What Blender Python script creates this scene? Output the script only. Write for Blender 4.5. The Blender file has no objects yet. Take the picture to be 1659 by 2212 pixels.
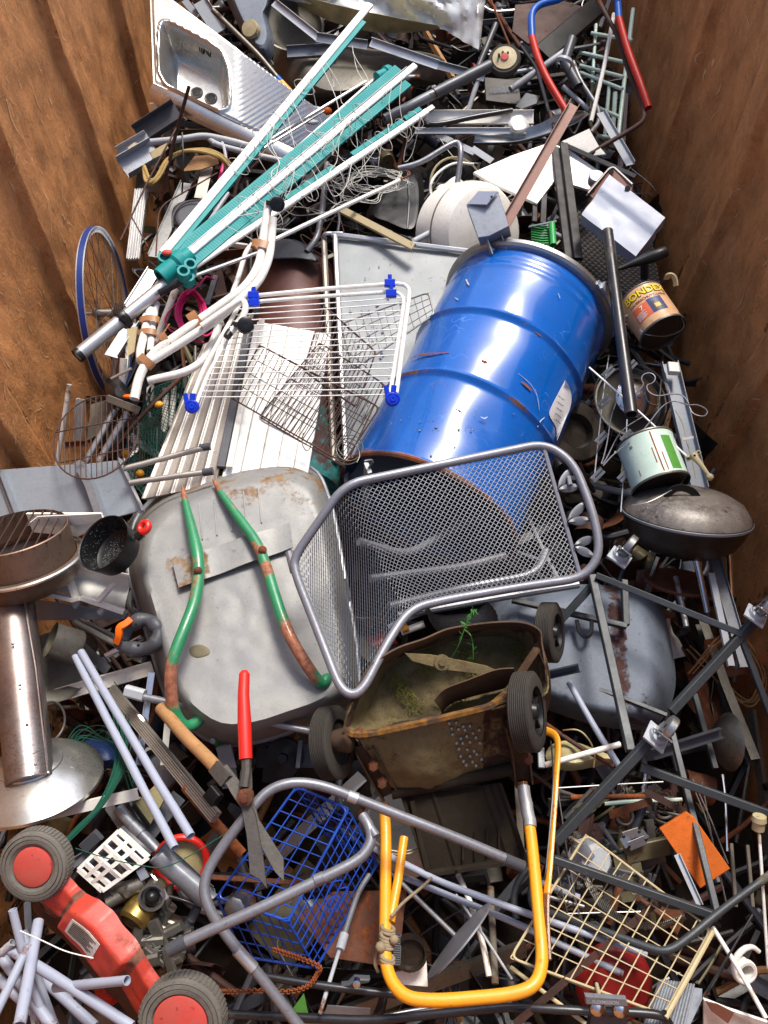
import bpy, math, random
from mathutils import Vector, Matrix, noise
random.seed(7)
sc = bpy.context.scene
# ---------------- camera, sky, sun, exposure ----------------
H = 2.2; TH = math.radians(31.3); F = 1789.5
cd = bpy.data.cameras.new('camera'); cam = bpy.data.objects.new('camera', cd)
sc.collection.objects.link(cam); sc.camera = cam
cam.location = (0, 0, H); cam.rotation_euler = (TH, 0, 0)
cd.sensor_fit = 'VERTICAL'; cd.sensor_height = 36; cd.lens = F / 2212 * 36
cd.clip_start = .05; cd.clip_end = 500
SUN_EL, SUN_AZ = math.radians(58), math.radians(20)      # azimuth from +Y towards +X
world = bpy.data.worlds.new("World"); sc.world = world; world.use_nodes = True
nt = world.node_tree; bg = nt.nodes['Background']
sky = nt.nodes.new('ShaderNodeTexSky'); sky.sky_type = 'NISHITA'; sky.sun_disc = False
sky.sun_elevation = SUN_EL; sky.sun_rotation = SUN_AZ; sky.dust_density = 3.0; sky.air_density = 1.0
nt.links.new(sky.outputs[0], bg.inputs[0]); bg.inputs[1].default_value = .15
sd = bpy.data.lights.new('sun', 'SUN'); sun = bpy.data.objects.new('sun', sd); sc.collection.objects.link(sun)
sd.energy = 3.0; sd.angle = math.radians(16); sd.color = (1, .94, .86)
sdir = Vector((math.sin(SUN_AZ)*math.cos(SUN_EL), math.cos(SUN_AZ)*math.cos(SUN_EL), math.sin(SUN_EL)))
sun.rotation_euler = sdir.to_track_quat('Z', 'Y').to_euler(); sun.location = (2, 3, 6)
vs = sc.view_settings; vs.view_transform = 'Standard'; vs.look = 'None'; vs.gamma = 1; vs.exposure = .62; vs.use_curve_mapping = False

# ---------------- measuring helpers ----------------
CR = Vector((1,0,0)); CU = Vector((0, math.cos(TH), math.sin(TH))); CB = Vector((0, -math.sin(TH), math.cos(TH)))
CAM = Vector((0,0,H))
def W(x, y, z=0.0):
    "reading of the survey picture (1659 x 2212) at a known height -> metres in the container"
    d = CR*(x-829.5) + CU*(1106-y) - CB*F
    return CAM + d * ((z-H)/d.z)
def A(a, b, c): return (CR*a + CU*b + CB*c).normalized()
def sz(n, p): return n * ((CAM-p).dot(CB)) / F
def V2(k, x, y):
    if k == 0: return x, y
    return 553*((k-1) % 3) + x/3, 553*((k-1)//3) + y/3
def L(k, pts): return [W(*V2(k, p[0], p[1]), p[2]) for p in pts]
def Q(k, pts): return [(*V2(k, p[0], p[1]), p[2]) for p in pts]
def hx(s):
    s = s.lstrip('#'); o = []
    for i in (0,2,4):
        c = int(s[i:i+2],16)/255; o.append(c/12.92 if c < .04045 else ((c+.055)/1.055)**2.4)
    return (*o, 1)
def rounded(pts, r=.03, n=5, closed=False):
    "polyline with filleted corners"
    N = len(pts); out = []
    rng = range(N)
    for i in rng:
        if not closed and i in (0, N-1): out.append(pts[i].copy()); continue
        a, b, c = pts[i-1], pts[i], pts[(i+1) % N]
        da, dc = (a-b), (c-b); ra = min(r, da.length*.48); rc = min(r, dc.length*.48)
        p0 = b + da.normalized()*ra; p2 = b + dc.normalized()*rc
        for j in range(n+1):
            t = j/n; out.append(p0*(1-t)**2 + b*2*t*(1-t) + p2*t*t)
    return out
def spline(pts, n=6, closed=False):
    N = len(pts); out = []
    for i in range(N if closed else N-1):
        if closed: p = [pts[(i+j-1) % N] for j in range(4)]
        else: p = [pts[max(0,i-1)], pts[i], pts[i+1], pts[min(N-1,i+2)]]
        for j in range(n):
            t = j/n
            out.append(.5*((2*p[1]) + (p[2]-p[0])*t + (2*p[0]-5*p[1]+4*p[2]-p[3])*t*t + (3*p[1]-p[0]-3*p[2]+p[3])*t**3))
    if not closed: out.append(pts[-1].copy())
    return out
def spl2(poly, n=5):
    return [tuple(v) for v in spline([Vector(p) for p in poly], n, True)]

# ---------------- mesh builder ----------------
class B:
    def __init__(s): s.v = []; s.f = []; s.w = []
    def add(s, vs, fs, w=0.0):
        o = len(s.v); s.v += [Vector(v) for v in vs]; s.f += [tuple(i+o for i in f) for f in fs]
        s.w += (list(w) if isinstance(w, (list,tuple)) else [w]*len(vs)); return s
    def sweep(s, pts, prof, up=None, cap=True, closed=False, scale=None, wear=None, inner=None):
        "prof: list of (side, up) in metres"
        n = len(pts); m = len(prof)
        T = []
        for i in range(n):
            if closed: t = pts[(i+1) % n]-pts[i-1]
            else: t = pts[min(i+1,n-1)]-pts[max(i-1,0)]
            T.append(t.normalized() if t.length > 1e-9 else Vector((0,0,1)))
        u = Vector(up) if up is not None else Vector((0,0,1))
        if abs(u.normalized().dot(T[0])) > .97: u = Vector((.9,.3,.1))
        u = (u - T[0]*u.dot(T[0])).normalized()
        vs = []; w = []
        for i in range(n):
            t = T[i]; u = (u - t*u.dot(t)).normalized(); r = t.cross(u)
            k = scale[i] if scale else 1
            for (a, b) in prof: vs.append(pts[i] + r*a*k + u*b*k)
            w += [wear[i] if wear else 0.0]*m
        fs = []
        for i in range(n if closed else n-1):
            j = (i+1) % n
            for q in range(m):
                p = (q+1) % m
                fs.append((i*m+q, i*m+p, j*m+p, j*m+q))
        if cap and not closed:
            fs.append(tuple(range(m-1,-1,-1))); fs.append(tuple((n-1)*m+q for q in range(m)))
        return s.add(vs, fs, w)
    def tube(s, pts, r, n=10, hollow=False, scale=None, closed=False, wear=None):
        circ = [(r*math.cos(2*math.pi*q/n), r*math.sin(2*math.pi*q/n)) for q in range(n)]
        if not hollow or len(pts) < 2: return s.sweep(pts, circ, None, True, closed, scale, wear)
        s.sweep(pts, circ, None, False, closed, scale, wear)
        for end in (0, -1):     # open mouth with a wall thickness
            p = pts[end]; d = (pts[1]-pts[0]).normalized() if end == 0 else (pts[-2]-pts[-1]).normalized()
            k = (scale[end] if scale else 1)
            s.lathe(p, d, [(r*k,0),(r*k*.86,-.0002),(r*k*.84,.001),(r*k*.82,r*5),(0,r*5.01)], n)
        return s
    def bar(s, a, b, w, h, up=(0,0,1), ch=.12, wear=None):
        c = min(w,h)*ch; x, y = w/2, h/2
        pr = [(x-c,-y),(x,-y+c),(x,y-c),(x-c,y),(-x+c,y),(-x,y-c),(-x,-y+c),(-x+c,-y)]
        n = max(2, int((b-a).length/.08)); pts = [a.lerp(b, i/(n-1)) for i in range(n)]
        return s.sweep(pts, pr, up, wear=wear)
    def prof(s, pts, kind, w, h, t=.002, up=(0,0,1)):
        x, y = w/2, h/2
        if kind == 'C': pr = [(-x,y),(-x,-y),(x,-y),(x,y),(x-t,y),(x-t,-y+t),(-x+t,-y+t),(-x+t,y)]
        elif kind == 'U': pr = [(-x,-y),(-x,y),(x,y),(x,-y),(x-t,-y),(x-t,y-t),(-x+t,y-t),(-x+t,-y)][::-1]
        elif kind == 'L': pr = [(-x,-y),(x,-y),(x,-y+t),(-x+t,-y+t),(-x+t,y),(-x,y)]
        elif kind == 'F': pr = [(-x,-t/2),(x,-t/2),(x,t/2),(-x,t/2)]
        elif kind == 'R':   # ribbed strip
            pr = [(-x,-y),(x,-y)]; k = 5
            for i in range(k):
                a = x - 2*x*i/k; b = x - 2*x*(i+1)/k; m = (a-b)
                pr += [(a,y),(a-m*.55,y),(a-m*.65,y*.2),(b+m*.08,y*.2)]
            pr += [(-x,y)]
        return s.sweep(pts, pr, up)
    def poly(s, pts, th=.004, bulge=None):
        n = len(pts); N = Vector((0,0,0))
        for i in range(n): N += (pts[i]-pts[0]).cross(pts[(i+1)%n]-pts[0])
        N.normalize()
        if N.dot(CAM-pts[0]) < 0: pts = pts[::-1]; N = -N
        c = sum(pts, Vector())/n; e = min(th*.4, .002)
        top = [p + (c-p).normalized()*e for p in pts]
        vs = top + [p - N*e for p in pts] + [p - N*th for p in pts]
        fs = [tuple(range(n)), tuple(range(3*n-1, 2*n-1, -1))]
        for r in (0, n):
            for i in range(n):
                j = (i+1) % n; fs.append((r+i, r+n+i, r+n+j, r+j))
        return s.add(vs, fs)
    def surf(s, P, nu, nv, th=.002, wear=None, cu=False, cv=False):
        "P: nu x nv list of world points; a sheet of thickness th"
        nrm = []
        for i in range(nu):
            for j in range(nv):
                a = P[((i+1)%nu if cu else min(i+1,nu-1))*nv+j] - P[((i-1)%nu if cu else max(i-1,0))*nv+j]
                b = P[i*nv+((j+1)%nv if cv else min(j+1,nv-1))] - P[i*nv+((j-1)%nv if cv else max(j-1,0))]
                n = a.cross(b); nrm.append(n.normalized() if n.length > 1e-12 else Vector((0,0,1)))
        if nrm[len(nrm)//2].dot(CAM-P[len(P)//2]) < 0: nrm = [-n for n in nrm]
        vs = list(P) + [p-n*th for p, n in zip(P, nrm)]; N = nu*nv; fs = []
        for i in range(nu if cu else nu-1):
            for j in range(nv if cv else nv-1):
                a = i*nv+j; b = ((i+1)%nu)*nv+j; c = ((i+1)%nu)*nv+(j+1)%nv; d = i*nv+(j+1)%nv
                fs += [(a,b,c,d), (a+N,d+N,c+N,b+N)]
        if not cv:
            for i in range(nu if cu else nu-1):
                k = (i+1)%nu
                fs += [(i*nv, i*nv+N, k*nv+N, k*nv), (i*nv+nv-1, k*nv+nv-1, k*nv+nv-1+N, i*nv+nv-1+N)]
        if not cu:
            for j in range(nv-1 if not cv else nv):
                k = (j+1)%nv; e = (nu-1)*nv
                fs += [(j, k, k+N, j+N), (e+j, e+j+N, e+k+N, e+k)]
        return s.add(vs, fs, (wear+wear) if wear else 0.0)
    def patch(s, c, nu=20, nv=14, disp=None, th=.002, wearf=None, hole=None):
        "c: four corners (x, y, z) in survey pixels; disp(x, y) in metres along the sheet's normal"
        cw = [W(*p) for p in c]; N = (cw[1]-cw[0]).cross(cw[3]-cw[0]).normalized()
        if N.dot(CAM-cw[0]) < 0: N = -N
        P = []; w = []
        for i in range(nu):
            for j in range(nv):
                u, v = i/(nu-1), j/(nv-1)
                p = [(1-u)*(1-v)*c[0][k] + u*(1-v)*c[1][k] + u*v*c[2][k] + (1-u)*v*c[3][k] for k in range(3)]
                q = cw[0]*(1-u)*(1-v) + cw[1]*u*(1-v) + cw[2]*u*v + cw[3]*(1-u)*v
                if disp: q = q + N*disp(p[0], p[1], u, v)
                P.append(q); w.append(wearf(p[0], p[1]) if wearf else 0.0)
        return s.surf(P, nu, nv, th, w)
    def dome(s, poly, z0, z1, flat=.8, rings=14, th=.003, wearf=None, pw=2.2, cen=None, nz=0, dispf=None):
        "raised (or sunk) pan over a closed outline; flat = share of the radius that stays level"
        n = len(poly); cx = sum(p[0] for p in poly)/n; cy = sum(p[1] for p in poly)/n
        if cen: cx, cy = cen
        P = []; w = []
        for i in range(rings):
            t = i/(rings-1); k = 1-t*.97
            e = 0 if k < flat else ((k-flat)/(1-flat))
            for p in poly:
                x, y = cx+(p[0]-cx)*k, cy+(p[1]-cy)*k
                zb = p[2] if len(p) > 2 else z0
                zz = zb + (z1-zb)*(1-e**pw)
                if nz: zz += nz*noise.noise(Vector((x*.012, y*.012, z0*9)))
                if dispf: zz += dispf(x, y)
                P.append(W(x, y, zz)); w.append(wearf(x, y) if wearf else 0.0)
        s.surf(P, rings, n, th, w, cv=True)
        o = len(s.v); s.add([sum(P[-n:], Vector())/n], [])
        m = rings*n; base = o - 2*m
        s.f += [(base+(rings-1)*n+j, base+(rings-1)*n+(j+1)%n, o) for j in range(n)]
        return s
    def lathe(s, c, ax, prof, seg=24, dispf=None, wearf=None, a0=0, a1=None, xdir=None):
        ax = ax.normalized(); x = Vector(xdir) if xdir else (Vector((0,0,1)) if abs(ax.z) < .9 else Vector((1,0,0)))
        x = (x-ax*x.dot(ax)).normalized(); y = ax.cross(x); m = len(prof)
        full = a1 is None; span = 2*math.pi if full else a1-a0; k = seg if full else seg+1
        vs = []; w = []
        for i in range(k):
            a = a0+span*i/seg
            for (r, h) in prof:
                rr, hh = (dispf(r, h, a) if dispf else (r, h))
                vs.append(c + x*rr*math.cos(a) + y*rr*math.sin(a) + ax*hh); w.append(wearf(r,h,a) if wearf else 0.0)
        fs = []
        for i in range(seg):
            j = (i+1) % k
            for q in range(m-1): fs.append((i*m+q, j*m+q, j*m+q+1, i*m+q+1))
        return s.add(vs, fs, w)
    def grid(s, c, nu, nv, r, border=None, rn=5, jit=0):
        a, b, cc, d = c
        def S(u, v): return a*(1-u)*(1-v)+b*u*(1-v)+cc*u*v+d*(1-u)*v
        def jj(): return Vector((random.uniform(-jit,jit), random.uniform(-jit,jit), random.uniform(-jit,jit)))
        for i in range(nu+1):
            u = i/nu; s.tube([S(u,0), S(u,.5)+jj(), S(u,1)], r, rn)
        off = (b-a).cross(d-a).normalized()*r*1.6
        for j in range(nv+1):
            v = j/nv; s.tube([S(0,v)+off, S(.5,v)+off+jj(), S(1,v)+off], r, rn)
        if border: s.tube(rounded([a,b,cc,d], .02, 4, True), border, 8, closed=True)
        return s
    def ribbon(s, P0, P1, nv=8, bulge=.02, th=.003, n=6, wear=None, nz=0, shape=None):
        p0, p1 = spline(P0, n), spline(P1, n); N = []; m = len(p0)
        for i in range(m):
            t = p0[min(i+1,m-1)]-p0[max(i-1,0)]; q = t.cross(p1[i]-p0[i]).normalized()
            if q.dot(CAM-p0[i]) < 0: q = -q
            for j in range(nv):
                v = j/(nv-1); k = shape(v) if shape else math.sin(math.pi*v)**.6
                pt = p0[i].lerp(p1[i], v) + q*bulge*k
                if nz: pt += q*nz*noise.noise(pt*9)
                N.append(pt)
        return s.surf(N, m, nv, th)
    def ball(s, c, r, seg=12, sq=(1,1,1)):
        pr = [(r*math.sin(math.pi*i/8), -r*math.cos(math.pi*i/8)) for i in range(9)]
        b = B().lathe(Vector((0,0,0)), Vector((0,0,1)), pr, seg)
        return s.add([c+Vector((v.x*sq[0], v.y*sq[1], v.z*sq[2])) for v in b.v], b.f)

# ---------------- things and parts ----------------
SUNLIST = []
def mkmesh(name, b, mat, origin, sharp=35):
    me = bpy.data.meshes.new(name)
    me.from_pydata([v-origin for v in b.v], [], b.f); me.validate()
    if any(b.w) and len(me.vertices) == len(b.w):
        at = me.attributes.new('wear', 'FLOAT', 'POINT'); at.data.foreach_set('value', b.w)
    me.polygons.foreach_set('use_smooth', [True]*len(me.polygons))
    me.set_sharp_from_angle(angle=math.radians(sharp))
    me.materials.append(mat); me.update()
    return me
def ctr(b):
    xs = [v.x for v in b.v]; ys = [v.y for v in b.v]; zs = [v.z for v in b.v]
    return Vector(((min(xs)+max(xs))/2, (min(ys)+max(ys))/2, min(zs)))
LAB = set(); OBJ = {}
def tag(o, label, cat, group=None):
    o['label'] = label; o['category'] = cat
    if group: o['group'] = group
    k = len(label.split())
    if not 4 <= k <= 16: print('LABEL LENGTH', k, label)
    if label in LAB and not group: print('DUP LABEL', label)
    LAB.add(label); OBJ[label] = o
class Thing:
    "an Empty at the thing's base, its parts and their sub-parts"
    def __init__(s, name, label, cat, group=None, at=None):
        s.o = bpy.data.objects.new(name, None); s.o.empty_display_size = .05
        sc.collection.objects.link(s.o); s.c = at; tag(s.o, label, cat, group)
        if at is not None: s.o.location = at
    def part(s, name, b, mat, parent=None, label=None, sharp=35):
        c = ctr(b)
        if s.c is None: s.c = c.copy(); s.o.location = c
        o = bpy.data.objects.new(name, mkmesh(name, b, M(mat), c, sharp)); sc.collection.objects.link(o)
        if parent is None: o.parent = s.o; o.location = c - s.c
        else: o.parent = parent[0]; o.location = c - parent[1]
        if label: o['label'] = label
        return (o, c)
def solo(name, label, cat, b, mat, group=None, sharp=35):
    c = ctr(b); o = bpy.data.objects.new(name, mkmesh(name, b, M(mat), c, sharp)); o.location = c
    sc.collection.objects.link(o); tag(o, label, cat, group); return o
def merge(parent, kids):
    "make things that are parts of another thing its children"
    po = OBJ[parent]
    for lab, nm in kids:
        o = OBJ[lab]; o.parent = po; o.location = o.location - po.location; o.name = nm
        for k in ('category', 'group'):
            if k in o: del o[k]
def struct(name, b, mat, kind='structure', label=None, sharp=35):
    c = ctr(b); o = bpy.data.objects.new(name, mkmesh(name, b, M(mat), c, sharp)); o.location = c
    sc.collection.objects.link(o); o['kind'] = kind
    if label: o['label'] = label
    return o
def T(name, label, cat, k, pts, w, mat, rnd=.03, hollow=True, group=None, n=10):
    "a (bent) tube; w in survey pixels"
    p = L(k, pts); r = sz(w, p[len(p)//2])/2
    bw = CU*random.uniform(-.006,.006)*min(1,(p[1]-p[0]).length)
    pp = rounded(p, rnd) if len(p) > 2 else [p[0].lerp(p[1], i/8)+bw*math.sin(math.pi*i/8)+Vector((noise.noise(p[0]*7+Vector((i,0,0)))*.0015, 0, noise.noise(p[1]*5+Vector((0,i,0)))*.0015)) for i in range(9)]
    we = [max(0, .22-min((q-pp[0]).length, (q-pp[-1]).length)*2)+.10*noise.noise(q*14) for q in pp]
    sc2 = [1+.07*noise.noise(q*18) for q in pp]
    return solo(name, label, cat, B().tube(pp, r, n, hollow, sc2, wear=we), mat, group)
def BAR(name, label, cat, k, a, b, w, h, mat, kind='box', group=None, up=(0,0,1), t=.002):
    p = L(k, [a, b]); ww = sz(w, p[0]); hh = sz(h, p[0])
    bb = B().bar(p[0], p[1], ww, hh, up) if kind == 'box' else B().prof([p[0].lerp(p[1], i/6) for i in range(7)], kind, ww, hh, t, up)
    return solo(name, label, cat, bb, mat, group)
def PL(name, label, cat, k, pts, mat, th=.004, group=None):
    return solo(name, label, cat, B().poly(L(k, pts), th), mat, group)
def wig(pts, amp, n=10, fr=6):
    p = spline(pts, n); o = random.uniform(0,99)
    return [q + Vector((noise.noise(q*fr+Vector((o,0,0))), noise.noise(q*fr+Vector((0,o,0))), noise.noise(q*fr+Vector((0,0,o)))*.6))*amp for q in p]
def sdist(x, y, poly):
    "signed distance to a polygon, positive inside"
    best = 1e9; inside = False; n = len(poly)
    for i in range(n):
        ax, ay = poly[i][:2]; bx, by = poly[(i+1)%n][:2]
        dx, dy = bx-ax, by-ay; t = max(0, min(1, ((x-ax)*dx+(y-ay)*dy)/(dx*dx+dy*dy+1e-9)))
        best = min(best, math.hypot(x-ax-t*dx, y-ay-t*dy))
        if (ay > y) != (by > y) and x < (bx-ax)*(y-ay)/(by-ay)+ax: inside = not inside
    return best if inside else -best
def sst(x): x = max(0, min(1, x)); return x*x*(3-2*x)

# ---------------- materials ----------------
MS = {}
MD = {}
def mdef(name, col, metal=0, rough=.5, rust=0, dirt=.35, bump=.15, sc_=6, rcol='#6b3f22', dcol=None, coat=0, streak=None, scr=0, fine=1):
    MD[name] = (col, metal, rough, rust, dirt, bump, sc_, rcol, dcol, coat, streak, scr, fine)
def M(name):
    if name in MS: return MS[name]
    col, metal, rough, rust, dirt, bump, s_, rcol, dcol, coat, streak, scr, fine = MD[name]
    m = bpy.data.materials.new(name); m.use_nodes = True; t = m.node_tree; N = t.nodes; Lk = t.links.new
    bs = N['Principled BSDF']
    geo = N.new('ShaderNodeTexCoord'); mp = N.new('ShaderNodeMapping'); Lk(geo.outputs['Object'], mp.inputs[0])
    oi = N.new('ShaderNodeObjectInfo')
    if streak: mp.inputs['Scale'].default_value = streak
    vm = N.new('ShaderNodeVectorMath'); vm.operation = 'ADD'; Lk(mp.outputs[0], vm.inputs[0])
    ml = N.new('ShaderNodeMath'); ml.operation = 'MULTIPLY'; ml.inputs[1].default_value = 37; Lk(oi.outputs['Random'], ml.inputs[0]); Lk(ml.outputs[0], vm.inputs[1])
    def nz(scale, det=6, ro=.6, dist=0):
        n = N.new('ShaderNodeTexNoise'); n.inputs['Scale'].default_value = scale; n.inputs['Detail'].default_value = det
        n.inputs['Roughness'].default_value = ro; n.inputs['Distortion'].default_value = dist; Lk(vm.outputs[0], n.inputs['Vector']); return n.outputs[0]
    def ramp(src, a, b):
        r = N.new('ShaderNodeMapRange'); r.inputs[1].default_value = a; r.inputs[2].default_value = b; Lk(src, r.inputs[0]); return r.outputs[0]
    def mul(a, k):
        q = N.new('ShaderNodeMath'); q.operation = 'MULTIPLY'; Lk(a, q.inputs[0])
        if isinstance(k, (int,float)): q.inputs[1].default_value = k
        else: Lk(k, q.inputs[1])
        return q.outputs[0]
    def mix(f, a, b):
        x = N.new('ShaderNodeMix'); x.data_type = 'RGBA'; Lk(f, x.inputs[0])
        for i, c in ((6,a),(7,b)):
            if isinstance(c, tuple): x.inputs[i].default_value = c
            else: Lk(c, x.inputs[i])
        return x.outputs[2]
    c0 = hx(col); c1 = hx(dcol) if dcol else tuple(v*.45 for v in c0[:3])+(1,)
    n1 = nz(s_, 8, .65, .3); n2 = nz(s_*7*fine, 6, .7); n3 = nz(s_*.55, 5, .6)
    c = mix(mul(ramp(n1, .38, .72), dirt), c0, c1)
    c = mix(mul(ramp(n2, .5, .72), dirt*.7), c, c1)
    n4 = nz(150*fine, 3, .7); c = mix(mul(ramp(n4, .5, .75), min(.75, .12+dirt*.75)), c, c1)
    n5 = nz(62, 2, .5); c = mix(mul(ramp(n5, .68, .72), dirt*.9), c, tuple(v*.3 for v in c0[:3])+(1,))
    c = mix(mul(ramp(n3, .42, .62), dirt*.25), c, tuple(min(1, v*1.5+.02) for v in c0[:3])+(1,))
    at = N.new('ShaderNodeAttribute'); at.attribute_name = 'wear'
    ad = N.new('ShaderNodeMath'); ad.operation = 'MULTIPLY_ADD'; Lk(at.outputs['Fac'], ad.inputs[0]); ad.inputs[1].default_value = .9
    ad.inputs[2].default_value = rust*.45
    mx = N.new('ShaderNodeMath'); mx.operation = 'ADD'; Lk(ad.outputs[0], mx.inputs[0]); Lk(mul(nz(s_*2.2, 8, .7), 1), mx.inputs[1])
    rf = ramp(mx.outputs[0], .74, .84)
    rc = mix(ramp(n2, .4, .65), hx(rcol), tuple(v*.4 for v in hx(rcol)[:3])+(1,))
    c = mix(rf, c, rc)
    if scr:
        ns = N.new('ShaderNodeTexNoise'); ns.inputs['Scale'].default_value = 14; ns.inputs['Detail'].default_value = 1; Lk(vm.outputs[0], ns.inputs['Vector'])
        a1 = N.new('ShaderNodeMath'); a1.operation = 'SUBTRACT'; Lk(ns.outputs[0], a1.inputs[0]); a1.inputs[1].default_value = .5
        a2 = N.new('ShaderNodeMath'); a2.operation = 'ABSOLUTE'; Lk(a1.outputs[0], a2.inputs[0])
        sl = ramp(a2.outputs[0], .006, .001)
        c = mix(mul(mul(sl, ramp(nz(9, 2), .56, .62)), scr), c, tuple(min(1, v*2.2+.1) for v in c0[:3])+(1,))
    Lk(c, bs.inputs['Base Color'])
    if rough > .33 and not metal and not coat: bs.inputs['Specular IOR Level'].default_value = .3
    mm = N.new('ShaderNodeMath'); mm.operation = 'MULTIPLY_ADD'; Lk(rf, mm.inputs[0]); mm.inputs[1].default_value = -metal; mm.inputs[2].default_value = metal
    Lk(mm.outputs[0], bs.inputs['Metallic'])
    rr = N.new('ShaderNodeMath'); rr.operation = 'MULTIPLY_ADD'; Lk(n1, rr.inputs[0]); rr.inputs[1].default_value = .35; rr.inputs[2].default_value = rough-.17
    r2 = N.new('ShaderNodeMath'); r2.operation = 'MULTIPLY_ADD'; Lk(rf, r2.inputs[0]); r2.inputs[1].default_value = .4; Lk(rr.outputs[0], r2.inputs[2]); r2.use_clamp = True
    Lk(r2.outputs[0], bs.inputs['Roughness'])
    if coat: bs.inputs['Coat Weight'].default_value = coat; bs.inputs['Coat Roughness'].default_value = .08
    if bump:
        bp = N.new('ShaderNodeBump'); bp.inputs['Strength'].default_value = bump; bp.inputs['Distance'].default_value = .004
        sm = N.new('ShaderNodeMath'); sm.operation = 'MULTIPLY_ADD'; Lk(n1, sm.inputs[0]); sm.inputs[1].default_value = 2; Lk(n2, sm.inputs[2])
        Lk(sm.outputs[0], bp.inputs['Height']); Lk(bp.outputs[0], bs.inputs['Normal'])
    MS[name] = m; return m
mdef('galv', '#9ea3aa', .55, .45, .05, .5, .15)
mdef('barrow', '#85847f', .15, .5, .07, .55, .08, 5, '#8a6a45', dcol='#5f646c')
mdef('zinc', '#4b535e', .1, .62, .08, 1.0, .1, 9, '#4a302b', dcol='#666f7c')
mdef('steel', '#cfcec9', .9, .28, .04, .45, .04, 5)
mdef('dullsteel', '#a4a4a2', .9, .38, .1, .5, .1)
mdef('alu', '#c4c5c6', .8, .4, 0, .25, .06)
mdef('crumple', '#c3c5c6', .3, .42, .02, .5, .1, 5, dcol='#8a8c88')
mdef('alusheet', '#7c7f81', .15, .55, .04, .6, .2, 5, dcol='#7f8687')
mdef('brushed', '#a8a096', .55, .38, 0, .3, .08, 6)
mdef('chrome', '#d0d0d2', 1, .16, .06, .2, .03)
mdef('white', '#e6e3db', 0, .38, .1, .4, .06, 5, '#9a6b3f', dcol='#b3aa97', coat=.2)
mdef('cleanwhite', '#f2f1ec', 0, .35, .0, .12, .04, 5, dcol='#b9b6ac')
mdef('cream', '#b3a684', 0, .5, .26, .6, .12, 8, '#9a6b3a', dcol='#a58f62')
mdef('conduit', '#959cac', 0, .4, .02, .35, .05, 6, dcol='#8f93a3')
mdef('palegrey', '#a9adb2', 0, .42, .06, .3, .06, 5, dcol='#777b80')
mdef('cabgrey', '#8d949c', .1, .4, .02, .25, .06, 4)
mdef('midgrey', '#7b7e84', .3, .42, .08, .4, .08)
mdef('dgrey', '#4b4d53', .2, .45, .08, .5, .12)
mdef('plastic', '#44464b', 0, .45, 0, .3, .05)
mdef('framegrey', '#85868c', .5, .4, .1, .55, .12)
mdef('chairgrey', '#85868d', .35, .42, .0, .25, .1, 20)
mdef('meshgrey', '#66686d', .35, .42, 0, .2, 0)
mdef('blackbar', '#3b3f42', .3, .5, .22, .5, .2, 9, '#6b6250')
mdef('black', '#141416', 0, .35, .0, .4, .08, 6, dcol='#2e2c2a')
mdef('blackm', '#1d1d20', .1, .32, .08, .4, .06, 8, '#5a4a3c', dcol='#38363a')
mdef('enamel', '#1a1511', 0, .35, .35, .9, .15, 6, '#4a3a2c', dcol='#3a3026')
mdef('kettlelid', '#48423d', .1, .4, .15, 1.0, .25, 6, '#7a6d60', dcol='#8f867c')
mdef('pan', '#0e0e0f', .1, .4, 0, .2, .15, 50, fine=2)
mdef('rubber', '#3a3631', 0, .75, .1, .6, .3, 12, '#5c5040', dcol='#2a2622')
mdef('rubbergrey', '#67635c', 0, .75, .1, .75, .15, 12)
mdef('blue', '#0058ae', 0, .25, .08, .3, .03, 3, '#8a5a35', dcol='#033a78', coat=.6, scr=.5)
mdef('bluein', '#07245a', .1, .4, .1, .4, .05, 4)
mdef('bluewire', '#1746a8', .1, .35, .02, .2, .03, 8)
mdef('blueclip', '#1236c0', 0, .35, 0, .1, .02)
mdef('bluetube', '#1556ae', 0, .4, .05, .3, .06, 8)
mdef('bluerim', '#213a80', .3, .35, .02, .3, .04, 8)
mdef('teal', '#0c8684', 0, .55, 0, .2, .04, 5, dcol='#0e7b7b')
mdef('green', '#2a8356', 0, .4, .2, .45, .1, 10, '#a3674a', dcol='#1c5a3c', coat=.3)
mdef('dgreen', '#174d3d', 0, .4, .05, .3, .05)
mdef('greenwire', '#2c5f55', .1, .45, .1, .3, 0)
mdef('lgreen', '#2f9a4d', 0, .4, 0, .3, .05)
mdef('red', '#d8261c', 0, .35, 0, .2, .04, 5, coat=.3)
mdef('redmower', '#c93526', 0, .5, .36, .75, .2, 7, '#7d5040', dcol='#8a4030', coat=.05)
mdef('redhub', '#b9413a', 0, .6, .08, .6, .06, 9, '#8d6a5c', dcol='#9c5c50')
mdef('dred', '#7d1c1c', 0, .4, .05, .4, .05)
mdef('redtube', '#b52a1e', 0, .45, .1, .4, .1)
mdef('yellow', '#eb9a12', 0, .45, .2, .5, .15, 9, '#7a4a22', dcol='#c4882c', coat=.2)
mdef('orange', '#d4691f', 0, .6, .05, .6, .1, 8)
mdef('orangep', '#ee6a12', 0, .4, 0, .1, .02)
mdef('paleyellow', '#b5aa7c', 0, .5, .08, .6, .05)
mdef('mag', '#d1246f', 0, .4, 0, .15, .02)
mdef('rust', '#6a3d25', .1, .75, .5, .7, .3, 9, '#8a4a22', dcol='#33201a')
mdef('rustdark', '#4a2f26', .1, .7, .3, .7, .3, 9, '#6b3d24', dcol='#251814')
mdef('chain', '#8a4519', .1, .8, .5, .6, .2, 20, '#a85a22')
mdef('brownpaint', '#70402f', .1, .42, .08, .35, .08, 5, '#5c3a2c')
mdef('browntank', '#5d3a33', .1, .45, .12, .4, .08, 4, '#3f9a96', dcol='#3d2420')
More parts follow.
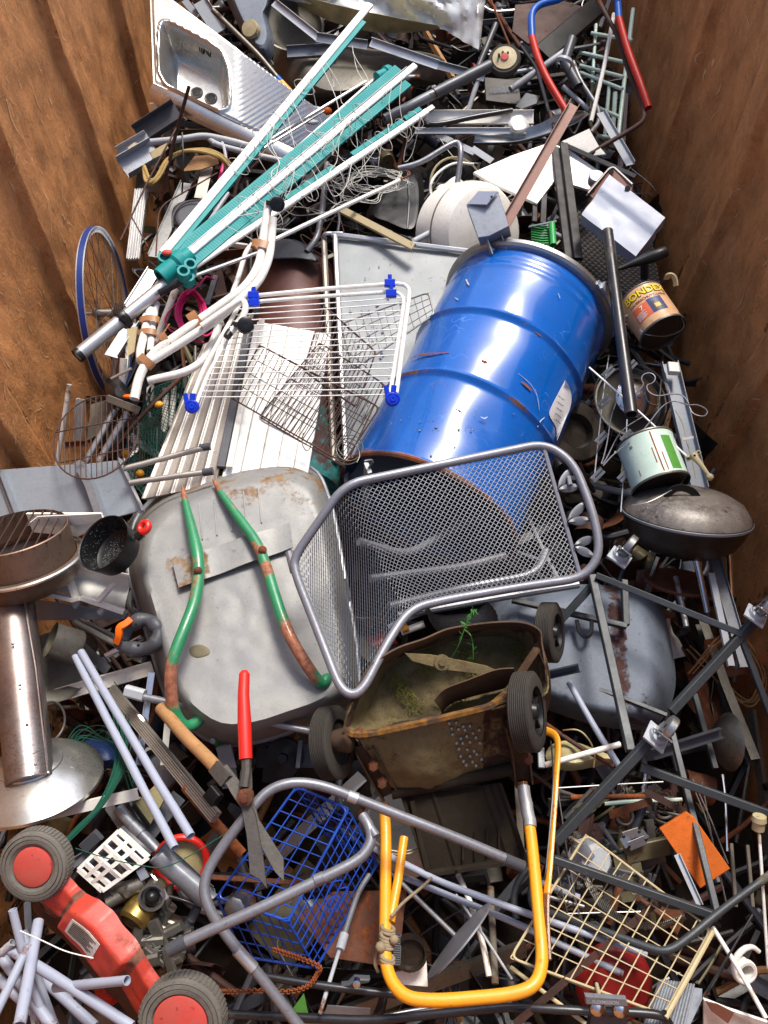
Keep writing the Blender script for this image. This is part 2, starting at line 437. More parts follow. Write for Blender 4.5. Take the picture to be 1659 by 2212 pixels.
mdef('heater', '#a09a97', .85, .32, .12, .75, .08, 5, '#4a2a22', dcol='#6a4a40')
mdef('heaterhead', '#7d6a5c', .6, .45, .3, .7, .1, 5, '#4a2c22', dcol='#5a4030')
mdef('wood', '#a67c50', 0, .65, .1, .5, .15, 9, '#6d4a30', streak=(1,1,1))
mdef('greywood', '#6f685c', 0, .8, .05, .6, .3, 10)
mdef('straw', '#a68b55', 0, .8, .1, .4, .2, 20)
mdef('rope', '#8f7f66', 0, .9, .1, .4, .3, 30)
mdef('cord', '#d8d6cc', 0, .6, 0, .2, 0)
mdef('deck', '#73643f', .05, .8, .25, .8, .5, 7, '#3a2618', dcol='#3d3220')
mdef('deckrust', '#553c25', .1, .75, .3, .8, .3, 7, '#80571f', dcol='#2b1f16')
mdef('flap', '#231a0e', 0, .9, .1, .8, .5, 9, '#4d4224')
mdef('grass', '#6f6d2e', 0, .9, 0, .5, 0, 30, dcol='#3d3b1e')
mdef('leaf', '#3f7a34', 0, .5, 0, .3, 0, 20)
mdef('brass', '#a58a4a', .85, .35, .1, .4, .05)
mdef('tape', '#9a6c46', 0, .35, 0, .3, .1)
mdef('ducttape', '#a9aaad', .4, .45, .05, .4, .3, 20)
mdef('paper', '#cbc8c9', 0, .7, 0, .15, .05)
mdef('ink', '#26262c', 0, .7, 0, 0, 0)
mdef('bondpeach', '#cfa47c', 0, .35, .03, .3, .03, 8, '#8a6a45', dcol='#b08258')
mdef('mint', '#bccfc2', 0, .35, .06, .3, .03, 8, '#a5814f', dcol='#8fa898')
mdef('labelgreen', '#4f8a3a', 0, .4, 0, .3, .03)
mdef('yelltext', '#e8c92a', 0, .5, 0, .1, 0)
mdef('coral', '#d96a45', 0, .4, 0, .2, 0)
mdef('navy', '#2b3f74', 0, .4, 0, .3, 0)
mdef('wicker', '#2a2626', 0, .55, .05, .5, .1, 20)
mdef('iron', '#5b5650', .5, .55, .3, .6, .2, 14, '#5a3c28')
mdef('dirtysteel', '#77736a', .7, .45, .25, .7, .15, 9, '#4f3a28')
mdef('olive', '#5a5238', .2, .5, .2, .5, .1)

# ---------------- container, ground ----------------
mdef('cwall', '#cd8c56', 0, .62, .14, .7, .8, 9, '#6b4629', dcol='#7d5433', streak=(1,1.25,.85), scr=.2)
mdef('scratch', '#dcb283', 0, .6, 0, .3, 0, 9)
mdef('cfloor', '#2d221b', 0, .9, .2, .6, .4, 4)
mdef('ground', '#55534f', 0, .9, 0, .4, .3, 2)
XL, XR, YB, YF, ZB, ZT = -1.146, 1.235, -1.0, 6.2, -1.05, 1.28
def wall(x, s, ribs, fn=False):
    def wd(y, z):
        d = 0
        for r in ribs:
            a = abs(y - r - .012*math.sin(z*3+r*5)); d += .032*sst((.072-a)/.014)
        k = min(abs(y-r) for r in ribs)
        d -= .014*sst(k/.37)*(.6+.8*noise.noise(Vector((y*1.1, z*1.3, s*4))))
        return d + .012*noise.noise(Vector((y*2.3, z*2.1, s*9))) + .006*noise.noise(Vector((y*6, z*5, s))) + .004*noise.noise(Vector((y*17, z*11, s))) - .012*max(0, noise.noise(Vector((y*3.1, z*2.6, s*5)))-.28)*3
    if fn: return wd
    P = []; nu, nv = 800, 110
    for i in range(nu):
        y = YB + (YF-YB)*i/(nu-1)
        for j in range(nv):
            z = ZB + (ZT-ZB)*j/(nv-1); d = wd(y, z)
            P.append(Vector((x + s*d, y, z)))
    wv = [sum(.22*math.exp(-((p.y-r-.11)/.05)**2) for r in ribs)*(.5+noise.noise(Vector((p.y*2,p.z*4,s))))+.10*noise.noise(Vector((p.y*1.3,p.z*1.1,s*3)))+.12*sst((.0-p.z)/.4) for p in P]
    b = B().surf(P, nu, nv, .02, wv); return b
t = Thing('scrap_container', 'large open rust-brown steel scrap container with ribbed side walls', 'container', at=Vector((0, 2.6, ZB)))
RL_ = [-.72,.02,.77,1.52,2.25,2.96,3.73,4.5,5.3]; RR_ = [-.45,.3,1.05,1.78,2.51,3.24,4.0,4.8,5.6]
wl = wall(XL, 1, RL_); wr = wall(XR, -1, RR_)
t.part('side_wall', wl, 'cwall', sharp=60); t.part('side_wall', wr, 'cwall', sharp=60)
for x, s_, rb in ((XL, 1, RL_), (XR, -1, RR_)):
    wd = wall(x, s_, rb, True); b = B(); q_ = random.Random(31+s_)
    for i in range(1500):
        y = q_.uniform(-.2, 5); z = q_.uniform(-.3, 1.25); a = q_.gauss(1.45, .5); l = q_.expovariate(1/.028)+.008; w = q_.choice([.0011,.0014,.002,.003]); P = []
        cv = q_.gauss(0, 9); m_ = 5
        for j in range(m_):
            t_ = j/(m_-1)-.5; aa = a+cv*l*t_; yy = y+l*t_*math.cos(aa); zz = z+l*t_*math.sin(aa); ww = w*(1-abs(t_)*1.6)
            for e in (-1, 1):
                y2, z2 = yy-math.sin(aa)*ww*e, zz+math.cos(aa)*ww*e; P.append(Vector((x+s_*(wd(y2, z2)+.0022), y2, z2)))
        b.add(P, [(2*j, 2*j+1, 2*j+3, 2*j+2) for j in range(m_-1)])
    for i in range(16):   # larger scraped patches
        y = q_.uniform(0, 4.5); z = q_.uniform(-.1, 1.1); r = q_.uniform(.006, .022); n_ = 9
        P = [Vector((x+s_*(wd(y,z)+.003), y, z))]
        for j in range(n_): a = 2*math.pi*j/n_; rr_ = r*q_.uniform(.3,1.1); y2 = y+rr_*.6*math.cos(a); z2 = z+rr_*1.6*math.sin(a); P.append(Vector((x+s_*(wd(y2,z2)+.0024), y2, z2)))
        b.add(P, [(0, 1+j, 1+(j+1)%n_) for j in range(n_)])
    o = t.part('scratches', b, 'scratch')[0]; o['kind'] = 'stuff'
b = B(); b.bar(Vector((XL-.06, YF+.03, .1)), Vector((XR+.06, YF+.03, .1)), .05, 2.3); t.part('end_wall', b, 'cwall')
b = B(); b.bar(Vector((XL-.06, YB-.03, .1)), Vector((XR+.06, YB-.03, .1)), .05, 2.3); t.part('end_wall', b, 'cwall')
b = B(); b.bar(Vector((0, YB-.05, ZB-.03)), Vector((0, YF+.05, ZB-.03)), 2.5, .05); t.part('floor_plate', b, 'cfloor')
for x in (XL-.05, XR+.05):
    b = B(); b.bar(Vector((x, YB-.06, ZT+.04)), Vector((x, YF+.06, ZT+.04)), .1, .08); t.part('top_rail', b, 'cwall')
b = B(); g = 120
b.add([Vector((-g,-g,ZB-.12)),Vector((g,-g,ZB-.12)),Vector((g,g,ZB-.12)),Vector((-g,g,ZB-.12))], [(0,1,2,3)]); struct('ground', b, 'ground')

# ---------------- the indistinct deep scrap ----------------
def stuffobj(name, groups, label):
    vs = []; fs = []; mi = []; mats = []
    for k, (mt, b) in enumerate(groups.items()):
        o = len(vs); vs += b.v; fs += [tuple(i+o for i in f) for f in b.f]; mi += [k]*len(b.f); mats.append(M(mt))
    me = bpy.data.meshes.new(name); me.from_pydata(vs, [], fs)
    for m in mats: me.materials.append(m)
    me.polygons.foreach_set('material_index', mi); me.polygons.foreach_set('use_smooth', [True]*len(fs))
    me.validate(); me.set_sharp_from_angle(angle=.6); me.update()
    o = bpy.data.objects.new(name, me); sc.collection.objects.link(o); o['kind'] = 'stuff'; o['label'] = label; return o
G = {}
def gb(m): return G.setdefault(m, B())
P = []
for i in range(80):
    for j in range(30):
        y = YB+.02+(YF-YB-.04)*i/79; x = XL+.03+(XR-XL-.06)*j/29
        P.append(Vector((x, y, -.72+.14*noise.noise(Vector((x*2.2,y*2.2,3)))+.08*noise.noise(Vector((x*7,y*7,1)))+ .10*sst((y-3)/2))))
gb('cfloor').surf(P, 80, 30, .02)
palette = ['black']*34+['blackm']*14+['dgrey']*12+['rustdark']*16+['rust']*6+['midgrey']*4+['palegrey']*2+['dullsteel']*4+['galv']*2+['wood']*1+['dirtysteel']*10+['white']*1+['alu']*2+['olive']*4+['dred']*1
R = random.Random(21)
def rv(l): 
    a = R.uniform(0, 2*math.pi); e = R.gauss(0, .22); return Vector((math.cos(a)*math.cos(e), math.sin(a)*math.cos(e), math.sin(e)))*l
def scrap(x, y, z, size=1.0):
    c = Vector((x, y, z)); m = R.choice(palette); b = gb(m); k = R.random(); l = R.uniform(.1, .55)*size
    d = rv(l/2); d.z = max(-.12, min(.12, d.z))
    if c.x-abs(d.x) < XL+.04 or c.x+abs(d.x) > XR-.04: d.x *= .2
    up = rv(1)
    if k < .20: b.tube(spline([c-d, c+rv(.02), c+d], 4), R.uniform(.005,.014), 8, R.random() < .5)
    elif k < .36: b.tube(rounded([c-d, c+rv(l*.3), c+d, c+d+rv(l*.3)], .04), R.uniform(.006,.012), 8)
    elif k < .46: b.bar(c-d, c+d, R.uniform(.012,.05), R.uniform(.003,.03), up)
    elif k < .58: b.prof([c-d, c+rv(.006), c+d], R.choice(['L','C','U']), R.uniform(.02,.05), R.uniform(.012,.03), .002, up)
    elif k < .76:
        n = R.randint(4, 7); u = rv(1); v = u.cross(rv(1)).normalized(); s_ = R.uniform(.05, .17)*size
        P = []
        for i in range(6):
            for j in range(6):
                q = c + u*s_*(i/5-.5)*R.uniform(.97,1.03)*1.5 + v*s_*(j/5-.5)
                P.append(q + u.cross(v)*(.05*noise.noise(q*8)+.02*noise.noise(q*22)))
        b.surf(P, 6, 6, .002)
    elif k < .80:
        r = R.uniform(.02,.07); b.lathe(c, rv(1), [(r,0),(r,.012),(r*.8,.014),(r*.5,.004),(r*.2,.004),(r*.2,0),(r,0)], 18)
    elif k < .91:
        r = R.uniform(.02,.045); o_ = R.uniform(0,9); b.lathe(c, rv(1), [(r*.2,0),(r*.95,0),(r,.004)]+[(r, .012*q) for q in range(1,7)]+[(r*1.03,.08),(r*.95,.08),(r*.93,.01)], 22, lambda q, h, a: (q*(1+.3*noise.noise(Vector((math.cos(a)+o_, math.sin(a), h*18)))), h))
    elif k < .94:
        p = [c+rv(.12) for _ in range(5)]
        for e in range(5): o_ = rv(.008); b.tube(wig([q+o_*(1+.5*R.random()) for q in p], .012, 6), .0022, 5)
    elif k < .97:
        p = [c+rv(.13)*1.2 for _ in range(8)]; b.tube(spline(p, 7), R.uniform(.0012,.003), 5)
    else:
        b.bar(c-d*.25, c+d*.25, R.uniform(.03,.08), R.uniform(.02,.06), up); b.lathe(c+Vector((0,0,.02)), rv(1), [(.012,0),(.012,.02),(0,.02)], 8)
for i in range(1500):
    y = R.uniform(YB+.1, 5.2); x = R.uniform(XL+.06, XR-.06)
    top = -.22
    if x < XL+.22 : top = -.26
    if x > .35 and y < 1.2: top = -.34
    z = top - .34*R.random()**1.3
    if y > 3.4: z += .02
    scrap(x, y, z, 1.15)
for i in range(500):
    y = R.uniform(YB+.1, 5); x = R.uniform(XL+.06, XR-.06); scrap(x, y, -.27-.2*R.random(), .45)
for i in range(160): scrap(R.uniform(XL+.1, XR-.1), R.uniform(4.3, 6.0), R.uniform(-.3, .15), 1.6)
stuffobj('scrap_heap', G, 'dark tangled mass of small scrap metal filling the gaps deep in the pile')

# ================= BIG THINGS =================
# --- blue drum
def lerp(a,b,t): return a+(b-a)*t
dn, df = W(922, 1107, .035), W(1139, 671, .091)
ax = (df-dn).normalized(); c0 = dn; LN = (df-dn).length; R0 = .286
t = Thing('oil_drum', 'large glossy blue steel drum lying on its side with open rusty-rimmed end', 'drum')
def drum_r(r, h, a):
    d = .010*math.exp(-((h-.19)**2/.004 + (((a-DA+math.pi)%(2*math.pi)-math.pi))**2/.05))
    d += .006*noise.noise(Vector((h*6, math.cos(a)*2, math.sin(a)*2)))*sst(h*8)*sst((LN-h)*8)
    return r - (d if r > .2 else 0), h
DA = .2
pr = [(R0-.004,.0),(R0+.004,-.006),(R0+.008,.0),(R0+.006,.008),(R0-.002,.014)]
n = 130
for i in range(2, n):
    h = LN*i/n; q = 0
    for hc in (LN*.36, LN*.66): q += .012*math.exp(-((h-hc)/.008)**2)
    for hc in (LN*.90, LN*.94): q += .003*math.exp(-((h-hc)/.01)**2)
    pr.append((R0-.002+q, h))
pr += [(R0-.002, LN),(R0+.004,LN+.004)]
fx = (CAM-c0); fx = (fx-ax*fx.dot(ax)).normalized()
def wf(r, h, a): return max(0, .28-abs(h-0)/.05*.3) + (.13+.14*math.sin(a*5) if abs(h-LN*.36) < .012 or abs(h-LN*.66) < .012 else 0)
b = B().lathe(c0, ax, pr, 96, drum_r, wf, xdir=fx); t.part('shell', b, 'blue', sharp=50)
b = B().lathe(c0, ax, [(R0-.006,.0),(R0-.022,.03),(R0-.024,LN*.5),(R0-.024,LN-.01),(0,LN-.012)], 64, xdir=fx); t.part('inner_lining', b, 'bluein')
b = B().lathe(c0, ax, [(R0-.003,-.007),(R0+.004,-.010),(R0+.009,-.004),(R0+.009,.002)], 64, xdir=fx); t.part('rusty_rim', b, 'rust', label='thin rusty brown lip of the open end')
b = B().lathe(df, ax, [(R0-.01,.012),(R0+.012,.014),(R0+.019,.006),(R0+.019,-.008),(R0+.012,-.016),(R0-.002,-.018)], 80, xdir=fx)
rg = t.part('clamp_ring', b, 'dullsteel')
la = W(1232, 588, .40); lb = W(1312, 700, .24)
def ringpt(a, o=.024, h=0): 
    y = ax.cross(fx); return df + (fx*math.cos(a)+y*math.sin(a))*(R0+o) + ax*h
def pxof(p):
    d = p-CAM; z = -d.dot(CB); return 829.5+F*d.dot(CR)/z, 1106-F*d.dot(CU)/z
sg = 1 if pxof(ringpt(.8))[0] > pxof(ringpt(-.8))[0] else -1
b = B().sweep([ringpt(sg*(.55+.07*i), .022) for i in range(12)], [(-.010,-.003),(.010,-.003),(.010,.003),(-.010,.003)], fx)
b.bar(ringpt(sg*.6,.03), ringpt(sg*.72,.028), .03, .012, fx)
t.part('locking_lever', b, 'galv', rg)
b = B().lathe(df, ax, [(0,-.003),(R0-.02,-.003),(R0-.012,.006),(R0-.012,-.006)], 48); t.part('lid', b, 'bluein')
# label paper stuck on its right flank
def onpts(y0, y1, a0, a1, nu, nv, o=.004, curl=0):
    P = []; yv = ax.cross(fx)
    for i in range(nu):
        for j in range(nv):
            u, v = i/(nu-1), j/(nv-1); h = lerp(y0, y1, u); a = lerp(a0, a1, v)
            rr = R0+o+.003+curl*(v**3)+.006*(noise.noise(Vector((u*2,v*2,4)))+.5)*v
            P.append(c0+ax*h+(fx*math.cos(a)+yv*math.sin(a))*rr)
    return P
def drumhit(x, y, o=.0015, k=0):
    if k: x, y = V2(k, x, y)
    d = (CR*(x-829.5) + CU*(1106-y) - CB*F).normalized(); m = CAM-c0; rr = R0+.001+o
    dp = d-ax*d.dot(ax); mp = m-ax*m.dot(ax); a_, b_, c_ = dp.dot(dp), 2*dp.dot(mp), mp.dot(mp)-rr*rr
    D = max(0, b_*b_-4*a_*c_); return CAM+d*((-b_-math.sqrt(D))/(2*a_))
LE = [(345,805),(300,890),(262,965),(243,1030),(285,1110),(290,1190)]; RE = [(347,806),(378,870),(386,930),(372,1000),(345,1060),(292,1192)]
LE = spline([Vector((*p,0)) for p in LE], 4); RE = spline([Vector((*p,0)) for p in RE], 4)
P = [drumhit(lerp(a_.x,b_.x,j/7), lerp(a_.y,b_.y,j/7), .002+.012*(j/7)**2, 6) for a_, b_ in zip(LE, RE) for j in range(8)]; b = B().surf(P, len(LE), 8, .0008)
pp = t.part('paper_label', b, 'paper', label='torn grey-white paper sheet with faint handwriting stuck on the flank')
b = B(); yv = ax.cross(fx)
for i in range(5):
    q = [drumhit(300+k*5-i*6+3*math.sin(k*1.9+i), 905+i*38+k*4+4*math.sin(k*2.3), .012, 6) for k in range(9)]
    b.tube(q, .0008, 4); continue
    h0 = LN*(.17+.035*i); q = []
    for k in range(12):
        a = sg*(1.02+.011*k); h = h0+.006*math.sin(k*2.1+i); q.append(c0+ax*h+(fx*math.cos(a)+yv*math.sin(a))*(R0+.0135+ .03*max(0,(a*sg-.98)/.2)**3))
    b.tube(q, .0009, 4)
t.part('handwriting', b, 'ink', pp)
b = B()
for i in range(70):
    h = LN*random.gauss(.17,.07); a = random.gauss(0,.35); p = c0+ax*h+(fx*math.cos(a)+yv*math.sin(a))*(R0+.001)
    b.ball(p, random.choice([.0006,.001,.001,.0016,.0026]), 6, (random.uniform(.8,2.4),1,.6))
solo('dirt_crumbs', 'scattered small crumbs of dirt lying on the blue drum', 'debris', b, 'dirtysteel')['kind'] = 'stuff'
b = B(); bb = B()
def streak(pts, w, k=0):
    q = spline([drumhit(*p, .0018, k) for p in pts], 5); n = len(q)
    bb.sweep(q, [(-w,-.0006),(w,-.0006),(w,.0004),(-w,.0004)], fx, scale=[.25+1.0*abs(math.sin(i*1.7))*math.sin(math.pi*(i+.5)/n) for i in range(n)])
streak([(1000,665),(1060,640),(1150,632),(1250,626)], .0035, 5); streak([(1462,676),(1500,690)], .005, 5); streak([(60,815),(95,842),(130,872)], .004, 6); streak([(150,490),(190,520)], .003, 6); streak([(1100,1335),(1180,1370)], .004, 5)
dd_ = solo('x', 'tmp rust streaks on the drum', 'x', bb, 'chain'); merge('large glossy blue steel drum lying on its side with open rusty-rimmed end', [('tmp rust streaks on the drum', 'rust_streaks')]); del dd_['label']
bb = B()
streak([(1360,150),(1380,190)], .003, 5); streak([(1290,270),(1310,285)], .002, 5); streak([(300,240),(312,275)], .0012, 6); streak([(165,1110),(185,1070),(212,1045)], .0014, 6); streak([(150,860),(168,930),(178,1000)], .0008, 6); streak([(40,760),(120,830),(160,900)], .0008, 6); streak([(1455,1042),(1480,1052),(1500,1042)], .002, 5); streak([(1290,975),(1340,1000)], .003, 5)
dd_ = solo('x', 'tmp pale scratches on the drum', 'x', bb, 'palegrey'); merge('large glossy blue steel drum lying on its side with open rusty-rimmed end', [('tmp pale scratches on the drum', 'scratches')]); del dd_['label']
b = B(); q0 = W(795,1010,.33); b.bar(q0, W(790,1085,.12), .035, .012); b.tube(wig([q0, q0+Vector((.01,.01,.02)), q0+Vector((-.01,.0,.03)), q0+Vector((.012,.01,.012))], .01), .003, 5)
solo('grey_strap', 'short grey strap with knotted end hanging in the drum mouth', 'strap', b, 'midgrey')

# --- garden chair of expanded metal
t = Thing('garden_chair', 'grey expanded-metal garden chair with leaf ornament lying against the blue drum', 'chair')
FR = [(634,1205,.40),(745,1046,.50),(1178,957,.46),(1240,1000,.45),(1282,1110,.42),(1298,1195,.39),(1262,1248,.36),(1120,1268,.34),(960,1296,.335),(886,1314,.335),(838,1385,.35),(778,1502,.35),(738,1496,.35),(690,1372,.36),(638,1240,.39)]
p = L(0, FR); b = B().tube(rounded(p, .05, 6, True), .0112, 12, closed=True); t.part('tubular_frame', b, 'chairgrey')
b = B(); e = L(0, [(1173,962,.46),(1256,1255,.355)]); b.tube([e[0].lerp(e[1], i/8) for i in range(9)], .006, 8); t.part('cross_bar', b, 'chairgrey')
def chairS(s, v):
    Fp = W(639,1212,.395).lerp(W(758,1500,.345), v); Bd = W(750,1053,.495).lerp(W(884,1310,.33), v); Tp = W(1174,963,.46).lerp(W(1254,1253,.355), v)
    l1 = .42; 
    if s < l1-.06: return Fp.lerp(Bd, s/l1)
    if s > l1+.06: return Bd.lerp(Tp, (s-l1)/(1-l1))
    a = Fp.lerp(Bd, (l1-.06)/l1); c = Bd.lerp(Tp, .06/(1-l1)); k = (s-l1+.06)/.12
    return a*(1-k)**2 + Bd*2*k*(1-k) + c*k*k
def mesh_sheet(S, ns, nv, r, sag=0):
    b = B(); pr = [(r*1.5,0),(0,r*.8),(-r*1.5,0),(0,-r*.8)]
    for j in range(nv):
        for m_ in (0, 1):
            q = []
            for i in range(2*ns+1):
                v = (j + (.5*(i%2) if m_ == 0 else 1-.5*(i%2)))/nv
                p = S(i/(2*ns), v)
                if sag: p = p + Vector((0,0,-sag*math.sin(math.pi*v)*math.sin(math.pi*i/(2*ns))))
                q.append(p)
            b.sweep(q, pr, None)
    return b
b = mesh_sheet(chairS, 60, 25, .0009, .010); t.part('mesh_seat_and_back', b, 'meshgrey', sharp=80)
def leaf(c, tip, w):
    cw, tw = W(*c), W(*tip); d = tw-cw; s_ = d.cross(CB).normalized()*w; P = []
    for i in range(9):
        k = i/8; e = math.sin(math.pi*k)**.8
        for j in (-1, 0, 1): P.append(cw+d*k+s_*j*e + CB*.003*(1-abs(j)))
    return B().surf(P, 9, 3, .002)
for c, tp in (((1205,1055,.43),(1238,1008,.44)),((1205,1058,.43),(1256,1050,.43)),((1226,1125,.41),(1268,1082,.42)),((1226,1128,.41),(1278,1122,.41)),((1240,1178,.39),(1286,1160,.39)),((1240,1181,.39),(1285,1203,.385))):
    t.part('leaf_ornament', leaf(c, tp, .011), 'meshgrey')
b = B().tube(L(0, [(1228,1030,.44),(1232,1048,.44)]), .006, 8); t.part('stub', b, 'chairgrey')
p = L(0, [(636,1236,.37),(625,1192,.38)]); b = B().tube([p[0], p[0].lerp(p[1], .5), p[1]], .011, 10, True); t.part('leg_stub', b, 'chairgrey')
for k, (x0,y0,x1,y1,w) in enumerate([(640+(-90),0,0,0,0)][:0]): pass
# legs and arms seen through the mesh
for pts, nm in (([(775,1170,.30),(880,1200,.18),(980,1140,.10),(1080,1095,.05)],'arm'), ([(800,1250,.24),(1000,1225,.12),(1090,1200,.08)],'arm'), ([(840,1310,.22),(1000,1270,.14),(1160,1240,.12),(1180,1190,.1)],'leg'), ([(860,1330,.15),(1080,1290,.12),(1250,1262,.14)],'leg')):
    b = B().tube(rounded(L(0, pts), .06), .0115, 10); t.part(nm, b, 'framegrey')

# --- upturned wheelbarrow
t = Thing('wheelbarrow', 'upturned galvanised wheelbarrow with worn green tubular frame', 'wheelbarrow')
out = [(277,1232),(283,1160),(300,1112),(345,1068),(410,1040),(500,1010),(585,998),(640,1000),(685,1022),(708,1070),(722,1120),(745,1250),(770,1400),(770,1500),(720,1545),(640,1575),(553,1602),(470,1605),(400,1560),(358,1500),(325,1390),(295,1290)]
zo = []
for (x, y) in spl2(out, 3): zo.append((x, y, .02 + .1*sst((x-300)/400)*(1 if y < 1300 else .5) - .05*sst((y-1500)/100)))
def barz(x, y): return .0022*noise.noise(Vector((x*.03,y*.03,0)))
rustw = lambda x, y: .24*sst((1200-y)/170)+ (.25 if (abs(x-395)<38 and abs(y-1232)<30) else 0) + .1*math.exp(-((x-(400+.55*(1230-y)+0))/30)**2)*0
b = B().dome(zo, 0, .215, .87, 28, .003, rustw, 1.35, cen=(525,1300), dispf=barz); tr = t.part('tray', b, 'barrow', sharp=60)
rim = [W(x, y, z-.0) for (x, y, z) in zo]; b = B().tube(rim, .008, 8, closed=True); t.part('rolled_rim', b, 'midgrey')
b = B().patch([(371,1210,.236),(625,1128,.236),(632,1182,.234),(386,1270,.234)], 20, 6, lambda x,y,u,v: .003*math.sin(x*.05), .004, lambda x,y: .3 if x < 450 else 0)
t.part('cross_plate', b, 'barrow', label='galvanised strip across the tray with rusty left end')
for x in range(6):
    b = B(); p = L(0, [(430+x*32, 1085-x*8, .2165),(437+x*32, 1165-x*9, .2175)]); b.bar(p[0], p[1], .004, .002); t.part('pressed_groove', b, 'barrow') if x < 5 else None
def handle(pts, wid, wear, nm):
    p = L(0, pts); q = spline(p, 6); m_ = len(pts); r = []
    wr = []
    for i in range(len(q)):
        k = i/6; a = int(min(k, m_-2)); f = min(k-a, 1); r.append(sz(lerp(wid[a], wid[a+1], f), q[i])/2/.015); wr.append(lerp(wear[a], wear[a+1], f))
    return B().tube(q, .015, 14, scale=r, wear=wr)
b = handle([(394,1052,.24),(402,1092,.25),(424,1185,.27),(429,1240,.275),(420,1300,.29),(400,1355,.30),(382,1400,.30),(371,1440,.29),(369,1490,.26),(378,1540,.22),(400,1568,.19),(425,1560,.17),(440,1540,.17),(458,1545,.13),(470,1600,.0)],
           [6,16,27,26,27,27,27,27,27,27,26,26,26,26,26], [1,.1,.05,.2,.1,.05,.05,.35,.5,.1,0,0,0,.1,0], 'f'); t.part('frame_tube', b, 'green')
b = handle([(461,1036,.22),(478,1066,.235),(515,1118,.25),(553,1172,.262),(575,1225,.268),(592,1280,.275),(612,1340,.28),(632,1385,.28),(665,1440,.26),(692,1474,.23),(706,1466,.22),(708,1462,.19)],
           [5,14,22,24,25,25,26,26,26,26,24,20], [1,.1,.05,.1,.3,.05,.1,.5,.5,.05,.05,0], 'f'); t.part('frame_tube', b, 'green')
for c in ((427,1233,.293),(567,1188,.282)):
    b = B().lathe(W(*c), A(0,0,1), [(.011,-.006),(.011,.003),(.006,.007),(0,.008)], 12); t.part('bolt', b, 'rust')
b = B().dome(spl2([(410,1400),(430,1392),(450,1400),(452,1412),(430,1420),(412,1415)],3), .2162, .2170, .6, 5, .0005)
t.part('dirt_stain', b, 'olive')
b = B().poly(L(0, [(467,1612,.02),(500,1606,.03),(516,1700,-.01),(480,1705,-.02)]), .004); t.part('leg_bracket', b, 'midgrey')
b = B().lathe(W(460,1600,.05), A(0,0,1), [(.008,-.02),(.008,.004),(0,.006)], 8); t.part('bolt', b, 'galv')

# --- kitchen sink
pxof2 = pxof
t = Thing('kitchen_sink', 'stainless steel kitchen sink with single bowl and ribbed drainboard', 'sink')
bowl = spl2([(350,66),(362,54),(385,62),(467,108),(486,135),(493,165),(493,222),(481,234),(460,230),(372,186),(355,168),(348,145)], 4)
def sinkd(x, y, u, v):
    d = sdist(x, y, bowl); lo = sst((y-(170+(x-348)*.485)+34)/30); z = -.13*sst(d/lerp(24,5,lo)+.08)*(1 if d > -2 else 0)
    z += .004*(sst((d+9)/3)-sst((d+3)/3))*2
    if u < .02 or u > .98 or v < .02 or v > .98: z -= .004
    if x > 505 and d < -14:
        q = (x*.55 - y*.83)*1; k = sst((x-508)/20)*sst((680-x)/20)*sst(v*8)*sst((1-v)*8)
        z -= .0045*k*(.5+.5*math.sin((y*.86+x*.50)*.62))
    return z
b = B().patch([(322,-40,.36),(331,178,.22),(655,330,.06),(725,262,.16)], 70, 150, sinkd, .0012); b.w = [0]*len(b.v)
sk = t.part('basin_sheet', b, 'steel', sharp=50)
b = B().patch([(331,178,.216),(655,330,.056),(632,362,.02),(316,214,.16)], 40, 8, lambda x,y,u,v: .012*math.sin(v*3)+.004*math.sin(u*9), .0012); t.part('front_skirt', b, 'steel')
Nn = (W(331,178,.22)-W(322,-40,.36)).cross(W(655,330,.06)-W(322,-40,.36)).normalized(); Nn = Nn if Nn.dot(CB) > 0 else -Nn
S0 = W(331,178,.22)
def RP(x, y, P0, N, off=0):
    d = CR*(x-829.5) + CU*(1106-y) - CB*F; return CAM + d*((P0+N*off-CAM).dot(N)/d.dot(N))
SC = [(322,-40,.36),(331,178,.22),(655,330,.06),(725,262,.16)]; SW = [W(*p) for p in SC]; SN = (SW[1]-SW[0]).cross(SW[3]-SW[0]).normalized(); SN = SN if SN.dot(CAM-SW[0]) > 0 else -SN
SG = []
for i in range(5, 96):
    for j in range(5, 96):
        u, v = i/120, j/100; p = [(1-u)*(1-v)*SC[0][k]+u*(1-v)*SC[1][k]+u*v*SC[2][k]+(1-u)*v*SC[3][k] for k in range(2)]
        d = sinkd(p[0], p[1], u, v)
        if d < -.125: q = SW[0]*(1-u)*(1-v)+SW[1]*u*(1-v)+SW[2]*u*v+SW[3]*(1-u)*v+SN*d; SG.append((pxof2(q), q))
def sinkpt(x, y): return min(SG, key=lambda g: (g[0][0]-x)**2+(g[0][1]-y)**2)[1]
for (x, y, r) in ((425,201,.024),(454,213,.024)):
    c = sinkpt(x, y); Nn = SN
    b = B().lathe(c, Nn, [(0,-.012),(r*.75,-.010),(r*.85,.003),(r,.005),(r*1.15,.003),(r*1.15,-.006)], 20); t.part('drain_hole', b, 'dirtysteel')
    t.part('drain_mouth', B().lathe(c, Nn, [(r*.8,.0035),(0,.004)], 20), 'black')
SA = []
for i in range(0, 120):
    for j in range(0, 120):
        u, v = i/119*.75, j/119; p = [(1-u)*(1-v)*SC[0][k]+u*(1-v)*SC[1][k]+u*v*SC[2][k]+(1-u)*v*SC[3][k] for k in range(2)]
        q = SW[0]*(1-u)*(1-v)+SW[1]*u*(1-v)+SW[2]*u*v+SW[3]*(1-u)*v+SN*sinkd(p[0], p[1], u, v); SA.append((pxof(q), q))
def SF(x, y): return min(SA, key=lambda g: (g[0][0]-x)**2+(g[0][1]-y)**2)[1]
b = B()
